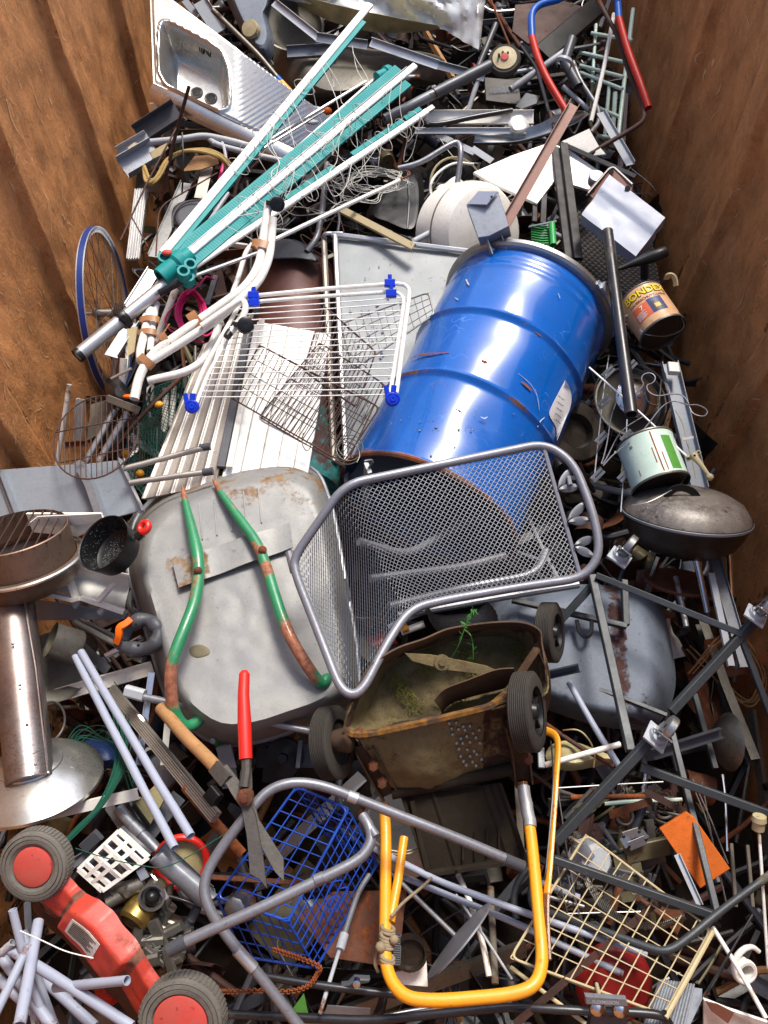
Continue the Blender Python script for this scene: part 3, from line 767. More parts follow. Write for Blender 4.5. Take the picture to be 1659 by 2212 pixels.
for i in range(7):
    p = SF(432+i*3.6, 104+i*1.6); b.bar(p+SN*.002, SF(432+i*3.6, 113+i*1.6)+SN*.002, .004, .006, CB)
t.part('overflow_slots', b, 'black', sk)

# --- collapsed rotary clothes dryer (teal and white)
t = Thing('rotary_dryer', 'collapsed rotary clothes dryer with white and teal arms and tangled white line', 'clothes dryer')
p = L(0, [(168,768,.30),(388,590,.33)]); r = sz(31, p[0])/2
b = B().tube([p[0].lerp(p[1], i/10) for i in range(11)], r, 24, True); t.part('pole', b, 'alu')
d0 = (p[1]-p[0]).normalized(); q = p[0].lerp(p[1], .43)
b = B().lathe(q, d0, [(r,-.012),(r*1.35,-.012),(r*1.4,-.008),(r*1.4,.010),(r*1.3,.014),(r,.014)], 24); b.bar(q+CR*.0+CB*r*1.2, q+d0.cross(CB)*r*1.6, .02, .02, d0); t.part('black_collar', b, 'black')
b = B().lathe(p[0], d0, [(r*.9,-.004),(r*1.04,-.004),(r*1.04,.01),(r,.012)], 24); t.part('end_cap', b, 'black')
h = W(377,577,.35)
b = B().lathe(h-d0*.05, d0, [(r*1.0,-.01),(r*1.5,-.01),(r*1.55,.05),(r*1.9,.06),(r*1.9,.085),(r*1.3,.09),(r*1.2,.12),(0,.12)], 20)
for c in ((353,560,.37),(405,602,.36),(360,585,.36),(410,575,.38),(395,590,.39)):
    w = W(*c); b.lathe(w-CB*.01, A(.2,.3,.9), [(.016,-.02),(.02,-.02),(.02,.02),(.013,.02),(.012,.002),(0,.0)], 14)
for i in range(6): b.bar(h+d0*.02, W(345+i*14, 556+i*9, .36), .012, .03, CB)
t.part('hub', b, 'teal')
b = B().ball(W(361,546,.39), .013, 12, (1.3,1,.7)); t.part('red_cap', b, 'redhub')
def armset(a, c, offs):
    "offs: (cross offset px, width px, height m, mat, name, start, end)"
    pa, pc = W(*a), W(*c); dd = (pc-pa); s_ = dd.cross(CB).normalized()
    for (o, w, hh, m_, nm, u0, u1) in offs:
        q0, q1 = pa.lerp(pc, u0), pa.lerp(pc, u1)
        k0, k1 = sz(o, q0), sz(o, q1); wd = sz(w, pa.lerp(pc, .5))
        A0 = q0 - s_*k0 + CB*hh; A1 = q1 - s_*k1 + CB*hh
        b = B()
        if m_ == 'teal':
            b.prof([A0.lerp(A1, i/8) for i in range(9)], 'U', wd, .012, .002, CB)
            if w > 12:
                n = int((A1-A0).length/.011)
                for i in range(n): g = A0.lerp(A1, (i+.5)/n)+CB*.0065; b.bar(g-s_*wd*.34, g+s_*wd*.34, .0022, .0012, CB)
        else: b.bar(A0, A1, wd, .016, CB, .2)
        t.part(nm, b, m_)
armset((353,549,.36), (799,12,.36), [(0,17,.004,'cleanwhite','arm',0,1),(-13,11,-.002,'teal','arm_clip_rail',0,.93)])
armset((382,572,.34), (896,144,.30), [(0,15,.006,'cleanwhite','arm',0,1),(20,21,0,'teal','arm_clip_rail',0,.95),(-18,19,-.003,'teal','arm_clip_rail',.02,.93),(8,3,.008,'midgrey','seam',.02,.97)])
armset((384,560,.30), (835,160,.27), [(0,10,0,'teal','arm_clip_rail',.05,.93),(9,5,.0,'cleanwhite','arm',.3,.97)])
armset((402,586,.32), (935,232,.24), [(0,14,.0,'cleanwhite','arm',0,.97),(0,14,.0002,'dullsteel','arm_end',.972,1.0)])
armset((402,586,.32), (935,232,.24), [(11,10,.004,'teal','arm_clip_rail',.14,.31),(11,10,.004,'teal','arm_clip_rail',.37,.56),(11,10,.004,'teal','arm_clip_rail',.64,.87),(11,10,.006,'teal','arm_clip_rail',.88,.955)])
b = B().lathe(W(833,158,.29), A(-.5,-.4,.3), [(.0,-.03),(.02,-.03),(.026,-.02),(.026,.0),(.02,.005),(.02,.05),(.0,.05)], 16); t.part('arm_end', b, 'teal')
for a, c, w in (((586,300,.25),(790,176,.28),7),((640,412,.22),(742,300,.26),7),((393,606,.34),(560,545,.35),8),((330,640,.3),(306,690,.3),6),((240,818,.28),(284,796,.3),6),((553,330,.2),(700,240,.2),5)):
    pp_ = L(0, [a, c]); t.part('strut', B().tube([pp_[0], pp_[0].lerp(pp_[1],.5), pp_[1]], sz(w, pp_[0])/2, 8), 'alu')
pp_ = L(0, [(343,634,.34),(394,607,.355)]); t.part('black_grip', B().tube([pp_[0], pp_[0].lerp(pp_[1],.5), pp_[1]], sz(15, pp_[0])/2, 14, True), 'black')
b = B(); r1 = random.Random(5)
def armpt(u, k): 
    s_ = [((353,549,.40),(799,12,.39)),((382,572,.38),(896,144,.335)),((402,586,.345),(935,232,.265))][k]
    return W(lerp(s_[0][0], s_[1][0], u), lerp(s_[0][1], s_[1][1], u), lerp(s_[0][2], s_[1][2], u))
for i in range(30):      # wraps of line hanging between the arms
    k = r1.randrange(3); u = r1.uniform(.3,.93) if k else r1.uniform(.35,.8); p0 = armpt(u, k); j = r1.randrange(3); p1 = armpt(max(.2, min(.95, u+r1.gauss(0,.12))), j)
    m1 = p0.lerp(p1, .5)+Vector((r1.gauss(0,.03), -abs(r1.gauss(0,.06)), -.02-abs(r1.gauss(0,.05))))
    b.tube(wig([p0+CB*.004, p0.lerp(m1,.6)+rv(.02), m1, p1.lerp(m1,.5)+rv(.02), p1+CB*.004], .012, 6), .0013, 5)
for k, us in ((0,(.36,.42,.48,.54,.58,.63,.68)),(1,(.3,.36,.42,.5,.56,.62,.7,.78)),(2,(.35,.5,.6,.75,.8,.88,.93))):
    for u in us:        # loops round each arm
        c = armpt(u, k); dd = (armpt(u+.02,k)-c).normalized(); s_ = dd.cross(CB).normalized(); q = []
        for i in range(13): a = 2*math.pi*i/12; q.append(c - CB*.012 + s_*.042*math.cos(a)*r1.uniform(.85,1.1) + CB*.022*math.sin(a) + dd*(.02*math.sin(a*1)))
        b.tube(spline(q, 3), .0013, 5)
def loopy(c, rad, turns, seed, zr=.02, pxs=1.5):
    rr = random.Random(seed); q = []
    for i in range(turns*9):
        a = i*2*math.pi/9; k = rad*rr.uniform(.5,1.15); q.append(W(c[0]+k*pxs*math.cos(a)+rr.gauss(0,3), c[1]+k*.62*math.sin(a)+rr.gauss(0,2), c[2]+zr*rr.random()))
    return spline(q, 4)
b.tube(loopy((812,390,.14), 42, 8, 3), .0013, 5); b.tube(loopy((795,400,.13), 62, 3, 9), .0013, 5)
b.tube(loopy((690,430,.12), 60, 3, 12, .03), .0013, 5)
for pts in ([(760,100,.33),(770,150,.3),(800,210,.28),(770,280,.25),(785,320,.22),(780,390,.15)],[(765,110,.33),(790,170,.3),(795,240,.25),(782,300,.22),(800,395,.15)],[(700,160,.3),(720,190,.28),(712,150,.3)],[(700,330,.2),(760,350,.18),(800,400,.15)],[(560,340,.25),(600,400,.2),(640,440,.18),(600,480,.15)],[(900,240,.25),(880,300,.2),(870,350,.15),(890,330,.15),(905,255,.25)],[(950,300,.12),(980,340,.1),(1030,350,.1)],[(640,470,.15),(600,500,.15),(585,490,.15),(620,450,.2)],[(690,370,.2),(700,420,.15),(740,440,.14),(790,410,.14)]):
    b.tube(wig(L(0, pts), .015, 7), .0013, 5)
t.part('tangled_line', b, 'cord')

# --- bicycle wheel
t = Thing('bicycle_wheel', 'bicycle rear wheel with blue rim and no tyre leaning on the left wall', 'wheel')
c = W(230,676,.10); wa = A(.985,.05,-.04); Rw = .278
b = B().lathe(c, wa, [(Rw-.004,-.010),(Rw+.006,-.013),(Rw+.007,.013),(Rw-.004,.010),(Rw-.012,.006),(Rw-.012,-.006),(Rw-.004,-.010)], 72); t.part('rim', b, 'alu')
for s_ in (-1, 1):
    b = B().lathe(c, wa, [(Rw-.0055,s_*.0112),(Rw+.003,s_*.0138)], 72); t.part('blue_band', b, 'bluerim')
b = B().lathe(c, wa, [(Rw+.0072,-.009),(Rw+.008,-.009),(Rw+.008,.009),(Rw+.0072,.009)], 72); t.part('rim_tape', b, 'bluerim')
b = B().lathe(c, wa, [(.004,-.07),(.005,-.07),(.006,-.05),(.022,-.035),(.022,-.031),(.014,-.028),(.013,.02),(.022,.025),(.022,.03),(.008,.034),(.006,.07),(0,.07)], 18); t.part('hub', b, 'dullsteel')
b = B()
for i, rr in enumerate((.034,.030,.027,.024,.021)):
    b.lathe(c, wa, [(rr*.6,.034+i*.005),(rr,.034+i*.005),(rr,.0365+i*.005),(rr*.6,.0365+i*.005)], 24, lambda r,h,a: (r*(1+.04*math.sin(a*12)), h))
t.part('cassette', b, 'rustdark')
b = B(); ux = wa.cross(Vector((0,0,1))).normalized(); uy = wa.cross(ux)
for i in range(36):
    a = 2*math.pi*i/36; s_ = 1 if i % 2 else -1; a2 = a + (.9 if (i//2) % 2 else -.9)
    b.tube([c+(ux*math.cos(a2)+uy*math.sin(a2))*.02+wa*.03*s_, c+(ux*math.cos(a)+uy*math.sin(a))*(Rw-.01)], .0011, 4)
t.part('spokes', b, 'dirtysteel')

# --- white clothes airer
t = Thing('clothes_airer', 'white wire clothes airer with blue plastic hinges lying across the racks', 'clothes airer')
z0 = .36
fr = [(410,872,.34),(438,800,.35),(522,650,.37),(540,640,.37),(700,624,.39),(868,612,.42),(884,622,.42),(884,640,.42),(856,850,.44)]
t.part('outer_tube', B().tube(rounded(L(0, fr), .03), .0065, 10), 'white')
fr2 = [(424,872,.33),(448,812,.34),(520,680,.36),(548,652,.36),(700,640,.38),(856,630,.41),(872,642,.41),(872,660,.41),(843,850,.43)]
t.part('inner_tube', B().tube(rounded(L(0, fr2), .03), .006, 10), 'white')
b = B()
for i in range(16):
    k = i/15; ya = lerp(668, 858, k); xa = lerp(512, 428, k); yb = lerp(640, 852, k); xb = lerp(876, 846, k)
    if i % 2 == 0: yb += 2
    p = L(0, [(xa, ya, lerp(.365,.335,k)), ((xa+xb)/2, (ya+yb)/2+1, .37), (xb, yb, lerp(.415,.435,k))]); b.tube([p[0], p[1], p[2]], .0017, 6)
t.part('drying_wires', b, 'cleanwhite')
for c, s_ in (((415,878,.35),1),((848,862,.445),1)):
    w = W(*c); b = B().lathe(w, A(.1,0,1), [(.018,-.014),(.020,-.012),(.020,.008),(.015,.011),(.014,.009),(.009,.009),(.008,.012),(.003,.012),(0,.009)], 22)
    b.bar(w, w+CU*.036-CR*.006+CR*.010*s_, .015, .02, CB); b.bar(w-CR*.012, w+CU*.036-CR*.018, .013, .02, CB); t.part('hinge', b, 'blueclip')
for c in ((842,612,.43),(845,634,.42),(548,638,.38),(549,654,.37)):
    w = W(*c); b = B().bar(w-CR*.016, w+CR*.016, .022, .02, CB); b.bar(w+CU*-.005, w+CU*.025, .012, .014, CB); t.part('clip', b, 'blueclip')

# --- white taped tube stand with castors
t = Thing('tube_stand', 'white bent tube stand bound with brown tape and black castors', 'stand')
TB = [([(290,862,.30),(302,806,.32),(330,764,.33),(365,738,.34),(430,692,.35),(530,622,.37),(560,575,.38),(568,520,.38),(580,440,.42)],20),
      ([(325,668,.30),(314,710,.31),(300,770,.32),(310,790,.32),(345,770,.33),(470,690,.37),(560,610,.385),(582,560,.385),(588,505,.39),(590,470,.42)],18),
      ([(338,655,.29),(330,700,.30),(324,760,.31)],15),
      ([(320,822,.29),(400,805,.30),(440,780,.30),(463,735,.30),(475,690,.31),(470,672,.31)],17),
      ([(435,705,.38),(500,660,.40),(522,646,.405),(532,660,.40),(525,690,.39),(494,722,.38)],14),
      ([(500,640,.28),(518,590,.29),(530,545,.30),(545,528,.30)],12)]
for pts, w in TB: t.part('tube', B().tube(rounded(L(0, pts), .045), sz(w, W(400,700,.34))/2, 14, True), 'white')
for (a, c, w) in (((413,700,.345),(432,688,.352),44),((352,742,.335),(366,734,.34),42),((310,788,.325),(322,776,.33),40),((322,700,.31),(324,688,.31),44),((318,728,.31),(320,716,.31),40),((563,540,.385),(568,524,.39),46)):
    p = L(0, [a, c]); d = (p[1]-p[0]).normalized(); s_ = d.cross(CB).normalized(); wd = sz(w, p[0])/2; b = B()
    b.sweep([p[0], p[0].lerp(p[1],.5), p[1]], [(wd*math.cos(x*math.pi/8)*1.0, .013*math.sin(x*math.pi/8)+.003) for x in range(16)], CB, False); t.part('brown_tape', b, 'tape')
for c in ((598,441,.43),(530,703,.40)):
    w = W(*c); a_ = A(.25,-.35,.9) if c[0] > 560 else A(.2,-.1,.95); b = B()
    for s_ in (-1, 1): b.lathe(w+a_*.012*s_, a_, [(0,-.008),(.020,-.008),(.024,-.005),(.024,.005),(.020,.008),(.006,.009),(0,.008)], 24)
    b.lathe(w, a_, [(.012,-.01),(.012,.01)], 12); b.bar(w, w+A(-1,.1,0)*.034, .012, .022, CB); t.part('castor', b, 'black')
b = B().lathe(W(494,722,.38), A(-.3,-.6,.4), [(.0,.012),(.011,.012),(.012,.004),(.012,-.012)], 14); t.part('end_cap', b, 'black')

# --- brown tank
t = Thing('brown_tank', 'brown painted steel tank with turquoise paint showing at its lower end', 'tank')
b = B()
tw = [(540,566,.02),(700,566,.0),(726,1030,.02),(566,1040,.02)]
ca = W(634,600,-.10); cb = W(640,1060,-.06); da = (cb-ca).normalized()
ln = (cb-ca).length; rt = .155
b.lathe(ca, da, [(0,-.05),(rt*.5,-.045),(rt*.9,-.018),(rt,.0),(rt+.005,.003),(rt+.005,.010),(rt,.013),(rt,ln*.5),(rt,ln-.01),(rt*.9,ln+.02),(0,ln+.04)], 64, None, lambda r,h,a: (.3 if h > ln*.86 else 0))
t.part('shell', b, 'browntank')
b = B().lathe(W(555,770-97,.10), A(0,.2,.95), [(.012,0),(.012,.006),(0,.006)], 12); t.part('plug', b, 'black')
b = B().dome(spl2([(560,560),(575,530),(610,516),(650,522),(678,545),(690,566),(640,560)], 3), .06, .1, .8, 8, .003); solo('dark_pan', 'dark grey curved pan above the brown tank', 'pan', b, 'dgrey')

# --- white ribbed panel, aluminium slat panel, framed table top
t = Thing('ribbed_sheet', 'bright white sheet panel with lengthwise grooves under the rusty racks', 'panel')
gr = [.2,.42,.62,.82]
b = B().patch([(556,695,.15),(714,722,.16),(664,1030,.15),(480,1030,.13)], 60, 24, lambda x,y,u,v: -.004*sum(math.exp(-((u-g)/.008)**2) for g in gr), .008); t.part('sheet', b, 'cleanwhite')
for g in gr:
    b = B(); p = [W(lerp(lerp(556,714,g), lerp(480,664,g), k), lerp(lerp(695,722,g), 1030, k), lerp(lerp(.15,.16,g),lerp(.13,.15,g),k)+.0005) for k in [i/8 for i in range(9)]]; b.sweep(p, [(-.0012,-.002),(.0012,-.002),(.0012,.0008),(-.0012,.0008)], CB); t.part('groove', b, 'dirtysteel')
t = Thing('slatted_shelf', 'brushed aluminium shelf of long slats with bright raised seams', 'shelf')
c4 = [(440,745,.16),(548,675,.18),(466,1046,.13),(306,1078,.11)]
b = B().patch(c4, 50, 24, lambda x,y,u,v: .004*sum(math.exp(-((u-g)/.02)**2) for g in (.01,.2,.4,.6,.8,.99)), .01); t.part('slats', b, 'brushed')
for g in (.2,.4,.6,.8):
    p = [W(*[lerp(lerp(c4[0][m],c4[1][m],g), lerp(c4[3][m],c4[2][m],g), k) for m in (0,1)], lerp(lerp(.16,.18,g),lerp(.11,.13,g),k)+.005) for k in [i/8 for i in range(9)]]
    t.part('seam', B().sweep(p, [(-.003,-.003),(.003,-.003),(.002,.002),(-.002,.002)], CB), 'cleanwhite')
BAR('dark_profile', 'long dark profile between the slatted shelf and the white panel', 'profile', 0, (540,700,.17), (478,1010,.14), 17, 10, 'dgrey')
BAR('white_profile', 'narrow white profile along the left edge of the white panel', 'profile', 0, (556,705,.175), (495,1010,.15), 12, 8, 'white')
t = Thing('table_top', 'grey spattered metal table top with pale aluminium frame beside the blue drum', 'table top')
c4 = [(722,512,.12),(1015,548,.12),(1000,1010,.05),(748,1040,.05)]
b = B().patch(c4, 30, 30, lambda x,y,u,v: .004*noise.noise(Vector((x*.02,y*.02,0))), .006); t.part('sheet', b, 'alusheet')
for k, (a, c) in enumerate((((716,506,.135),(1018,544,.135)),((724,504,.135),(750,1044,.065)))):
    p = L(0, [a, c]); t.part('frame', B().bar(p[0], p[1], .019, .016, CB, .3), 'alu')
p = L(0, [(700,516,.10),(722,1000,.03)]); t.part('lower_frame', B().bar(p[0], p[1], .02, .03, CB, .3), 'brushed')
p = L(0, [(700,514,.11),(740,505,.125)]); t.part('corner', B().tube(rounded([p[0], W(702,505,.13), p[1]], .01), .008, 8), 'alu')
b = B()
for i in range(70):
    x = random.gauss(790,45); y = random.uniform(560,1000); p = W(x, y, lerp(.124,.056,(y-512)/520)+.002); b.lathe(p, Vector((0,0,1)), [(random.uniform(.002,.006),-.002),(.001,.001),(0,.001)], 7, lambda r,h,a: (r*(1+.4*math.sin(3*a)), h))
t.part('splatter', b, 'palegrey')
# --- rusty oven racks
for i, (c, nu, nv, lab, m_) in enumerate((([(560,745,.25),(820,880,.26),(742,1000,.22),(500,860,.22)],4,22,'rusty wire oven rack lying over the white panel','rustdark'),
        ([(736,700,.20),(925,632,.24),(938,680,.24),(762,800,.18)],4,12,'small wire rack with long rods beside the drum','dirtysteel'),
        ([(690,740,.17),(830,830,.19),(745,1010,.15),(560,900,.15)],4,20,'rusty oven rack lying lowest against the framed table top','rustdark'),
        ([(700,660,.19),(812,760,.20),(770,880,.19),(655,800,.18)],3,14,'thin dark wire rack half under the clothes airer','rustdark'))):
    p = L(0, c); b = B().grid(p, nv, nu, .0014, .0026, 5, .003); solo('oven_rack', lab, 'wire rack', b, m_, 'wire racks heaped between the airer and the drum')
b = B(); q = []
for i in range(40): a = i*.5; q.append(W(760+28*math.cos(a)-i*.3, 960+26*math.sin(a)+i*.6, .2+.002*i))
b.tube(spline(q, 3), .0016, 5); solo('wire_coil', 'loose steel wire coil beside the mouth of the blue drum', 'wire', b, 'dirtysteel')
T('wire_hook', 'small bent wire hook hanging on the white panel', 'hook', 0, [(655,935,.2),(652,960,.19),(662,976,.19),(672,966,.19),(670,955,.19)], 2.4, 'dirtysteel', .01, False, n=6)

# --- upturned yellow lawn mower
def wheel(t, c, ax, r, w, mt='rubber', hub='black', name='wheel', tread=True, spokes=5, solid=False):
    b = B()
    n = 9
    pr = [(r*.62,-w/2),(r*.9,-w/2),(r*.97,-w*.42)]
    if tread:
        for i in range(n):
            a = -w*.42 + w*.84*i/n; s_ = w*.84/n
            pr += [(r,a+s_*.15),(r,a+s_*.7),(r*.965,a+s_*.78),(r*.965,a+s_)]
    else: pr += [(r,-w*.3),(r,w*.3)]
    pr += [(r*.97,w*.42),(r*.9,w/2),(r*.62,w/2)]
    b.lathe(c, ax, pr, 48); o = t.part(name, b, mt)
    b = B().lathe(c, ax, [(r*.64,-w*.45),(r*.6,-w*.3),(r*.25,-w*.15),(r*.16,-w*.5),(0,-w*.5)], 30); b.lathe(c, ax, [(r*.64,w*.45),(r*.6,w*.12),(r*.28,w*.1),(r*.18,w*.5),(r*.1,w*.55),(0,w*.5)], 30)
    u = ax.cross(Vector((0,0,1))).normalized(); v = ax.cross(u)
    for i in range(spokes): a = 2*math.pi*i/spokes; d = u*math.cos(a)+v*math.sin(a); b.bar(c+ax*w*.2+d*r*.15, c+ax*w*.2+d*r*.62, r*.09, w*.3, ax)
    if solid: b = B().lathe(c, ax, [(r*.65,w*.40),(r*.62,w*.33),(r*.30,w*.30),(r*.24,w*.55),(r*.10,w*.62),(0,w*.6)], 36); b.lathe(c, ax, [(r*.65,-w*.4),(0,-w*.35)], 30)
    t.part('hub', b, hub, o)
    return o
t = Thing('lawn_mower', 'upturned yellow lawn mower with muddy deck and bent yellow handle', 'lawn mower')
rim = [(748,1572),(760,1525),(784,1476),(806,1440),(860,1404),(920,1384),(986,1360),(1060,1350),(1120,1350),(1155,1362),(1166,1385),(1164,1408),(1180,1450),(1180,1494),(1150,1508),(1063,1530),(960,1552),(880,1568),(800,1590)]
rs = spl2(rim, 3)
def deckz(x, y): return .010*noise.noise(Vector((x*.04,y*.04,1)))
b = B().dome([(x,y,.34-.05*sst((y-1500)/100)) for x,y in rs], .33, .20, .80, 24, .004, lambda x,y: .25 if sdist(x,y,rs) < 14 else 0, 1.0, cen=(975,1470), dispf=deckz)
t.part('deck', b, 'deck', label='mower deck underside caked with khaki grass mud', sharp=60)
P0 = L(0, [(742,1580,.30),(758,1520,.33),(784,1470,.35),(806,1434,.36),(860,1398,.36),(920,1378,.36),(986,1354,.36),(1106,1344,.36),(1160,1360,.36),(1168,1390,.35),(1180,1450,.34),(1182,1496,.32)])
P1 = L(0, [(752,1584,.24),(770,1530,.26),(796,1480,.27),(818,1446,.28),(868,1410,.28),(925,1390,.28),(990,1366,.28),(1102,1357,.28),(1148,1370,.28),(1158,1396,.27),(1172,1452,.25),(1172,1498,.22)])
b = B().ribbon(P0, P1, 5, .006, .004, 5, nz=.006); t.part('rusty_skirt', b, 'deckrust')
b = B().ribbon(L(0,[(1166,1385,.34),(1183,1440,.32),(1190,1500,.26),(1176,1560,.18)]), L(0,[(1172,1410,.2),(1176,1470,.18),(1160,1530,.14),(1140,1590,.10)]), 8, .03, .004, 6); t.part('outer_wall', b, 'deckrust', label='rusty outer deck wall with flaking yellow paint')
b = B().ribbon(L(0,[(700+238,1514,.31),(960,1490,.32),(1010,1470,.33),(1070,1448,.33),(1110,1444,.33)]), L(0,[(955,1540,.22),(975,1520,.21),(1020,1505,.21),(1080,1490,.21),(1120,1478,.22)]), 6, .008, .003, 6); t.part('baffle', b, 'deckrust')
q = L(0, [(874,1411,.345),(890,1428,.34),(960,1447,.325),(1030,1455,.315),(1066,1461,.31),(1082,1452,.315),(1050,1438,.325),(990,1425,.335),(930,1414,.345)])
b = B().poly(q, .004); bl = t.part('cutting_blade', b, 'deck')
b = B().lathe(W(955,1431,.338), A(.05,.1,1), [(.019,-.004),(.019,.001),(.008,.002),(.008,.007),(0,.007)], 18); t.part('blade_washer', b, 'deck', bl)
p = rounded(L(0, [(744,1574,.33),(760,1586,.32),(800,1584,.32),(930,1556,.32),(1062,1524,.33),(1100,1490,.33),(1160,1400,.35)]), .02)
b = B().sweep(p, [(-.003,-.012),(.006,-.012),(.006,.008),(-.003,.008)], CB, wear=[random.uniform(0,.35) for _ in p]); t.part('front_flange', b, 'deckrust', label='bent rusty front flange with orange edge')
b = B().patch([(772,1592,.28),(1158,1500,.28),(1112,1655,.12),(850,1706,.12)], 40, 24, lambda x,y,u,v: .035*math.exp(-((u-.3)/.22)**2)*math.sin(v*2.6)+.004*noise.noise(Vector((x*.05,y*.05,0))), .004, lambda x,y: .25 if x > 1040 or x < 800 else 0); t.part('rear_skirt', b, 'deck', label='rear of deck with rows of small holes')
def skirtpt(x, y):
    C4 = [(772,1592,.28),(1158,1500,.28),(1112,1655,.12),(850,1706,.12)]; cw = [W(*p) for p in C4]; best = None
    N = (cw[1]-cw[0]).cross(cw[3]-cw[0]).normalized(); N = N if N.dot(CAM-cw[0]) > 0 else -N
    for i in range(30, 95):
        for j in range(5, 95, 2):
            u, v = i/100, j/100; q = cw[0]*(1-u)*(1-v)+cw[1]*u*(1-v)+cw[2]*u*v+cw[3]*(1-u)*v + N*(.035*math.exp(-((u-.3)/.22)**2)*math.sin(v*2.6)+.003)
            a_, b_ = pxof(q); d_ = (a_-x)**2+(b_-y)**2
            if best is None or d_ < best[0]: best = (d_, q)
    return best[1]
b = B()
for (x, y) in [(970,1563),(984,1562),(1000,1568),(1014,1568),(975,1575),(990,1574),(1006,1578),(1022,1582),(1034,1578),(978,1586),(995,1594),(1010,1590),(1028,1592),(985,1604),(1000,1606),(1016,1602),(1036,1604),(990,1618),(1010,1620),(1024,1622),(996,1632),(1016,1634),(1030,1630),(1002,1643),(1022,1645),(1040,1640),(1006,1654),(1028,1654)]:
    c_ = skirtpt(x, y); b.lathe(c_, A(0,.25,.97), [(.0035,-.02),(.0045,.003),(.003,.004),(.002,.002),(0,.002)], 8)
t.part('hole_rims', b, 'dullsteel')
b = B().tube(L(0, [(846,1713,.12),(980,1688,.12),(1112,1660,.13)]), .016, 14); t.part('rear_roller', b, 'flap')
for pts in ([(786,1615,.25),(822,1680,.16),(846,1722,.10)],[(1108,1560,.26),(1122,1620,.18),(1130,1690,.10)]): t.part('side_bracket', B().prof(L(0,pts),'C',.045,.03,.004,CB), 'deckrust')
for c_ in ((776,1587,.30),(806,1655,.23),(825,1692,.18),(1118,1600,.25),(1140,1640,.2),(1112,1540,.3)): t.part('bolt', B().lathe(W(*c_), A(0,0,1), [(.013,-.02),(.013,.004),(.009,.012),(0,.013)], 6), 'rust')
b = B().patch([(866,1722,.10),(1082,1690,.10),(1140,1862,.06),(920,1894,.05)], 40, 26, lambda x,y,u,v: .006*(1 if abs(u-.32) < .03 or abs(u-.85) < .03 else 0)+(.01 if v > .93 or u < .04 or u > .96 else 0)+.008*math.sin(v*3), .01); t.part('grass_flap', b, 'flap')
for i in range(4): q = L(0, [(1000+i*26, 1800-i*4, .09),(1000+i*26, 1858-i*4, .075)]); t.part('flap_rib', B().bar(q[0], q[1], .005, .006, CB), 'flap')
p = L(0,[(890,1730,.11),(905,1800,.09),(925,1888,.065)]); t.part('flap_edge', B().bar(p[0], p[2], .012, .02, CB), 'flap')
wheel(t, W(718,1604,.22), A(.90,.18,.34), .086, .046, hub='rubber', solid=True)
wheel(t, W(1139,1537,.36), A(.90,.12,.38), .090, .05)
wheel(t, W(1188,1366,.26), A(.86,.05,.42), .076, .042)
t.part('wheel_hub', B().lathe(W(868-12-600+490,1598,.26), A(.9,.18,.40), [(.024,-.03),(.03,0),(.03,.01),(.012,.02),(0,.02)], 16), 'deckrust')
HD = [(828,1735,.10),(834,1792,.10),(833,1900,.13),(832,2000,.17),(832,2095,.21),(868,2155,.24),(940,2163,.25),(1106,2149,.26),(1158,2130,.26),(1173,2080,.24),(1166,2000,.22),(1156,1892,.18),(1146,1792,.14),(1128,1692,.12)]
p = rounded(L(0, HD), .05, 6); t.part('handle', B().tube(p, .0135, 14, wear=[.55 if (q-p[-1]).length < .05 or (q-p[0]).length < .02 else 0 for q in p]), 'yellow')
p = L(0, [(1130,1700,.122),(1146,1786,.142)]); t.part('silver_tape', B().tube([p[0].lerp(p[1], i/7)+rv(.001) for i in range(8)], .0155, 12), 'ducttape')
p = L(0, [(1179,1578,.10),(1204,1600,.13),(1200,1692,.16),(1188,1859,.19),(1180,1960,.215),(1184,2074,.235)])
t.part('bent_handle_arm', B().sweep(spline(p,6), [(.0105*math.cos(x), .006*math.sin(x)) for x in [i*math.pi/5 for i in range(10)]], CB, wear=[.5 if i > 22 else (.12 if i > 10 else 0) for i in range(len(spline(p,6)))]), 'yellow')
p = L(0, [(873,1809,.12),(860,1900,.14),(843,1992,.165)]); t.part('bent_handle_arm', B().tube(p, .0105, 12), 'yellow')
t.part('throttle_cable', B().tube(wig(L(0, [(1190,1600,.13),(1196,1700,.175),(1182,1860,.20),(1176,1900,.2)]), .004), .0022, 6), 'black')
b = B()
for c_, n_ in (((836,2022,.20),4),((837,2068,.21),2),((838,2005,.19),2)):
    for i in range(n_): b.lathe(W(c_[0], c_[1]+i*7, c_[2]-.004), A(.25,.95,0), [(.0135+.004*math.cos(a), .004*math.sin(a)) for a in [m_*math.pi/4 for m_ in range(9)]], 20)
b.tube(wig(L(0,[(843,1982,.19),(870,1950,.14),(905,1920,.12),(930,1898,.11)]), .006), .0036, 6)
b.tube(wig(L(0,[(826,2030,.20),(815,2055,.19),(810,2080,.18),(818,2100,.17)]), .006), .004, 6)
b.ball(W(822,2046,.21), .012, 8); b.ball(W(851,2030,.21), .011, 8)
t.part('twine', b, 'rope')
b = B(); rg = random.Random(3)
for i in range(1500):
    while True:
        x, y = rg.uniform(840,1150), rg.uniform(1395,1560)
        dd = noise.noise(Vector((x*.02, y*.02, 5)))
        if sdist(x,y,rs) > 22 and dd > -.05+.25*rg.random(): break
    p = W(x, y, .205+.02*dd+.008*rg.random()); d = Vector((rg.gauss(0,1),rg.gauss(0,1),rg.gauss(0,.5))).normalized()*rg.uniform(.004,.012); s_ = d.cross(Vector((0,0,1))).normalized()*.0011
    b.add([p-s_, p+s_, p+d+Vector((0,0,.003))], [(0,1,2)])
o = solo('grass_clippings', 'dried grass clippings stuck inside the upturned mower deck', 'grass', b, 'grass'); o['kind'] = 'stuff'
t = Thing('plant_sprig', 'small green leafy sprig growing over the mower deck', 'plant')
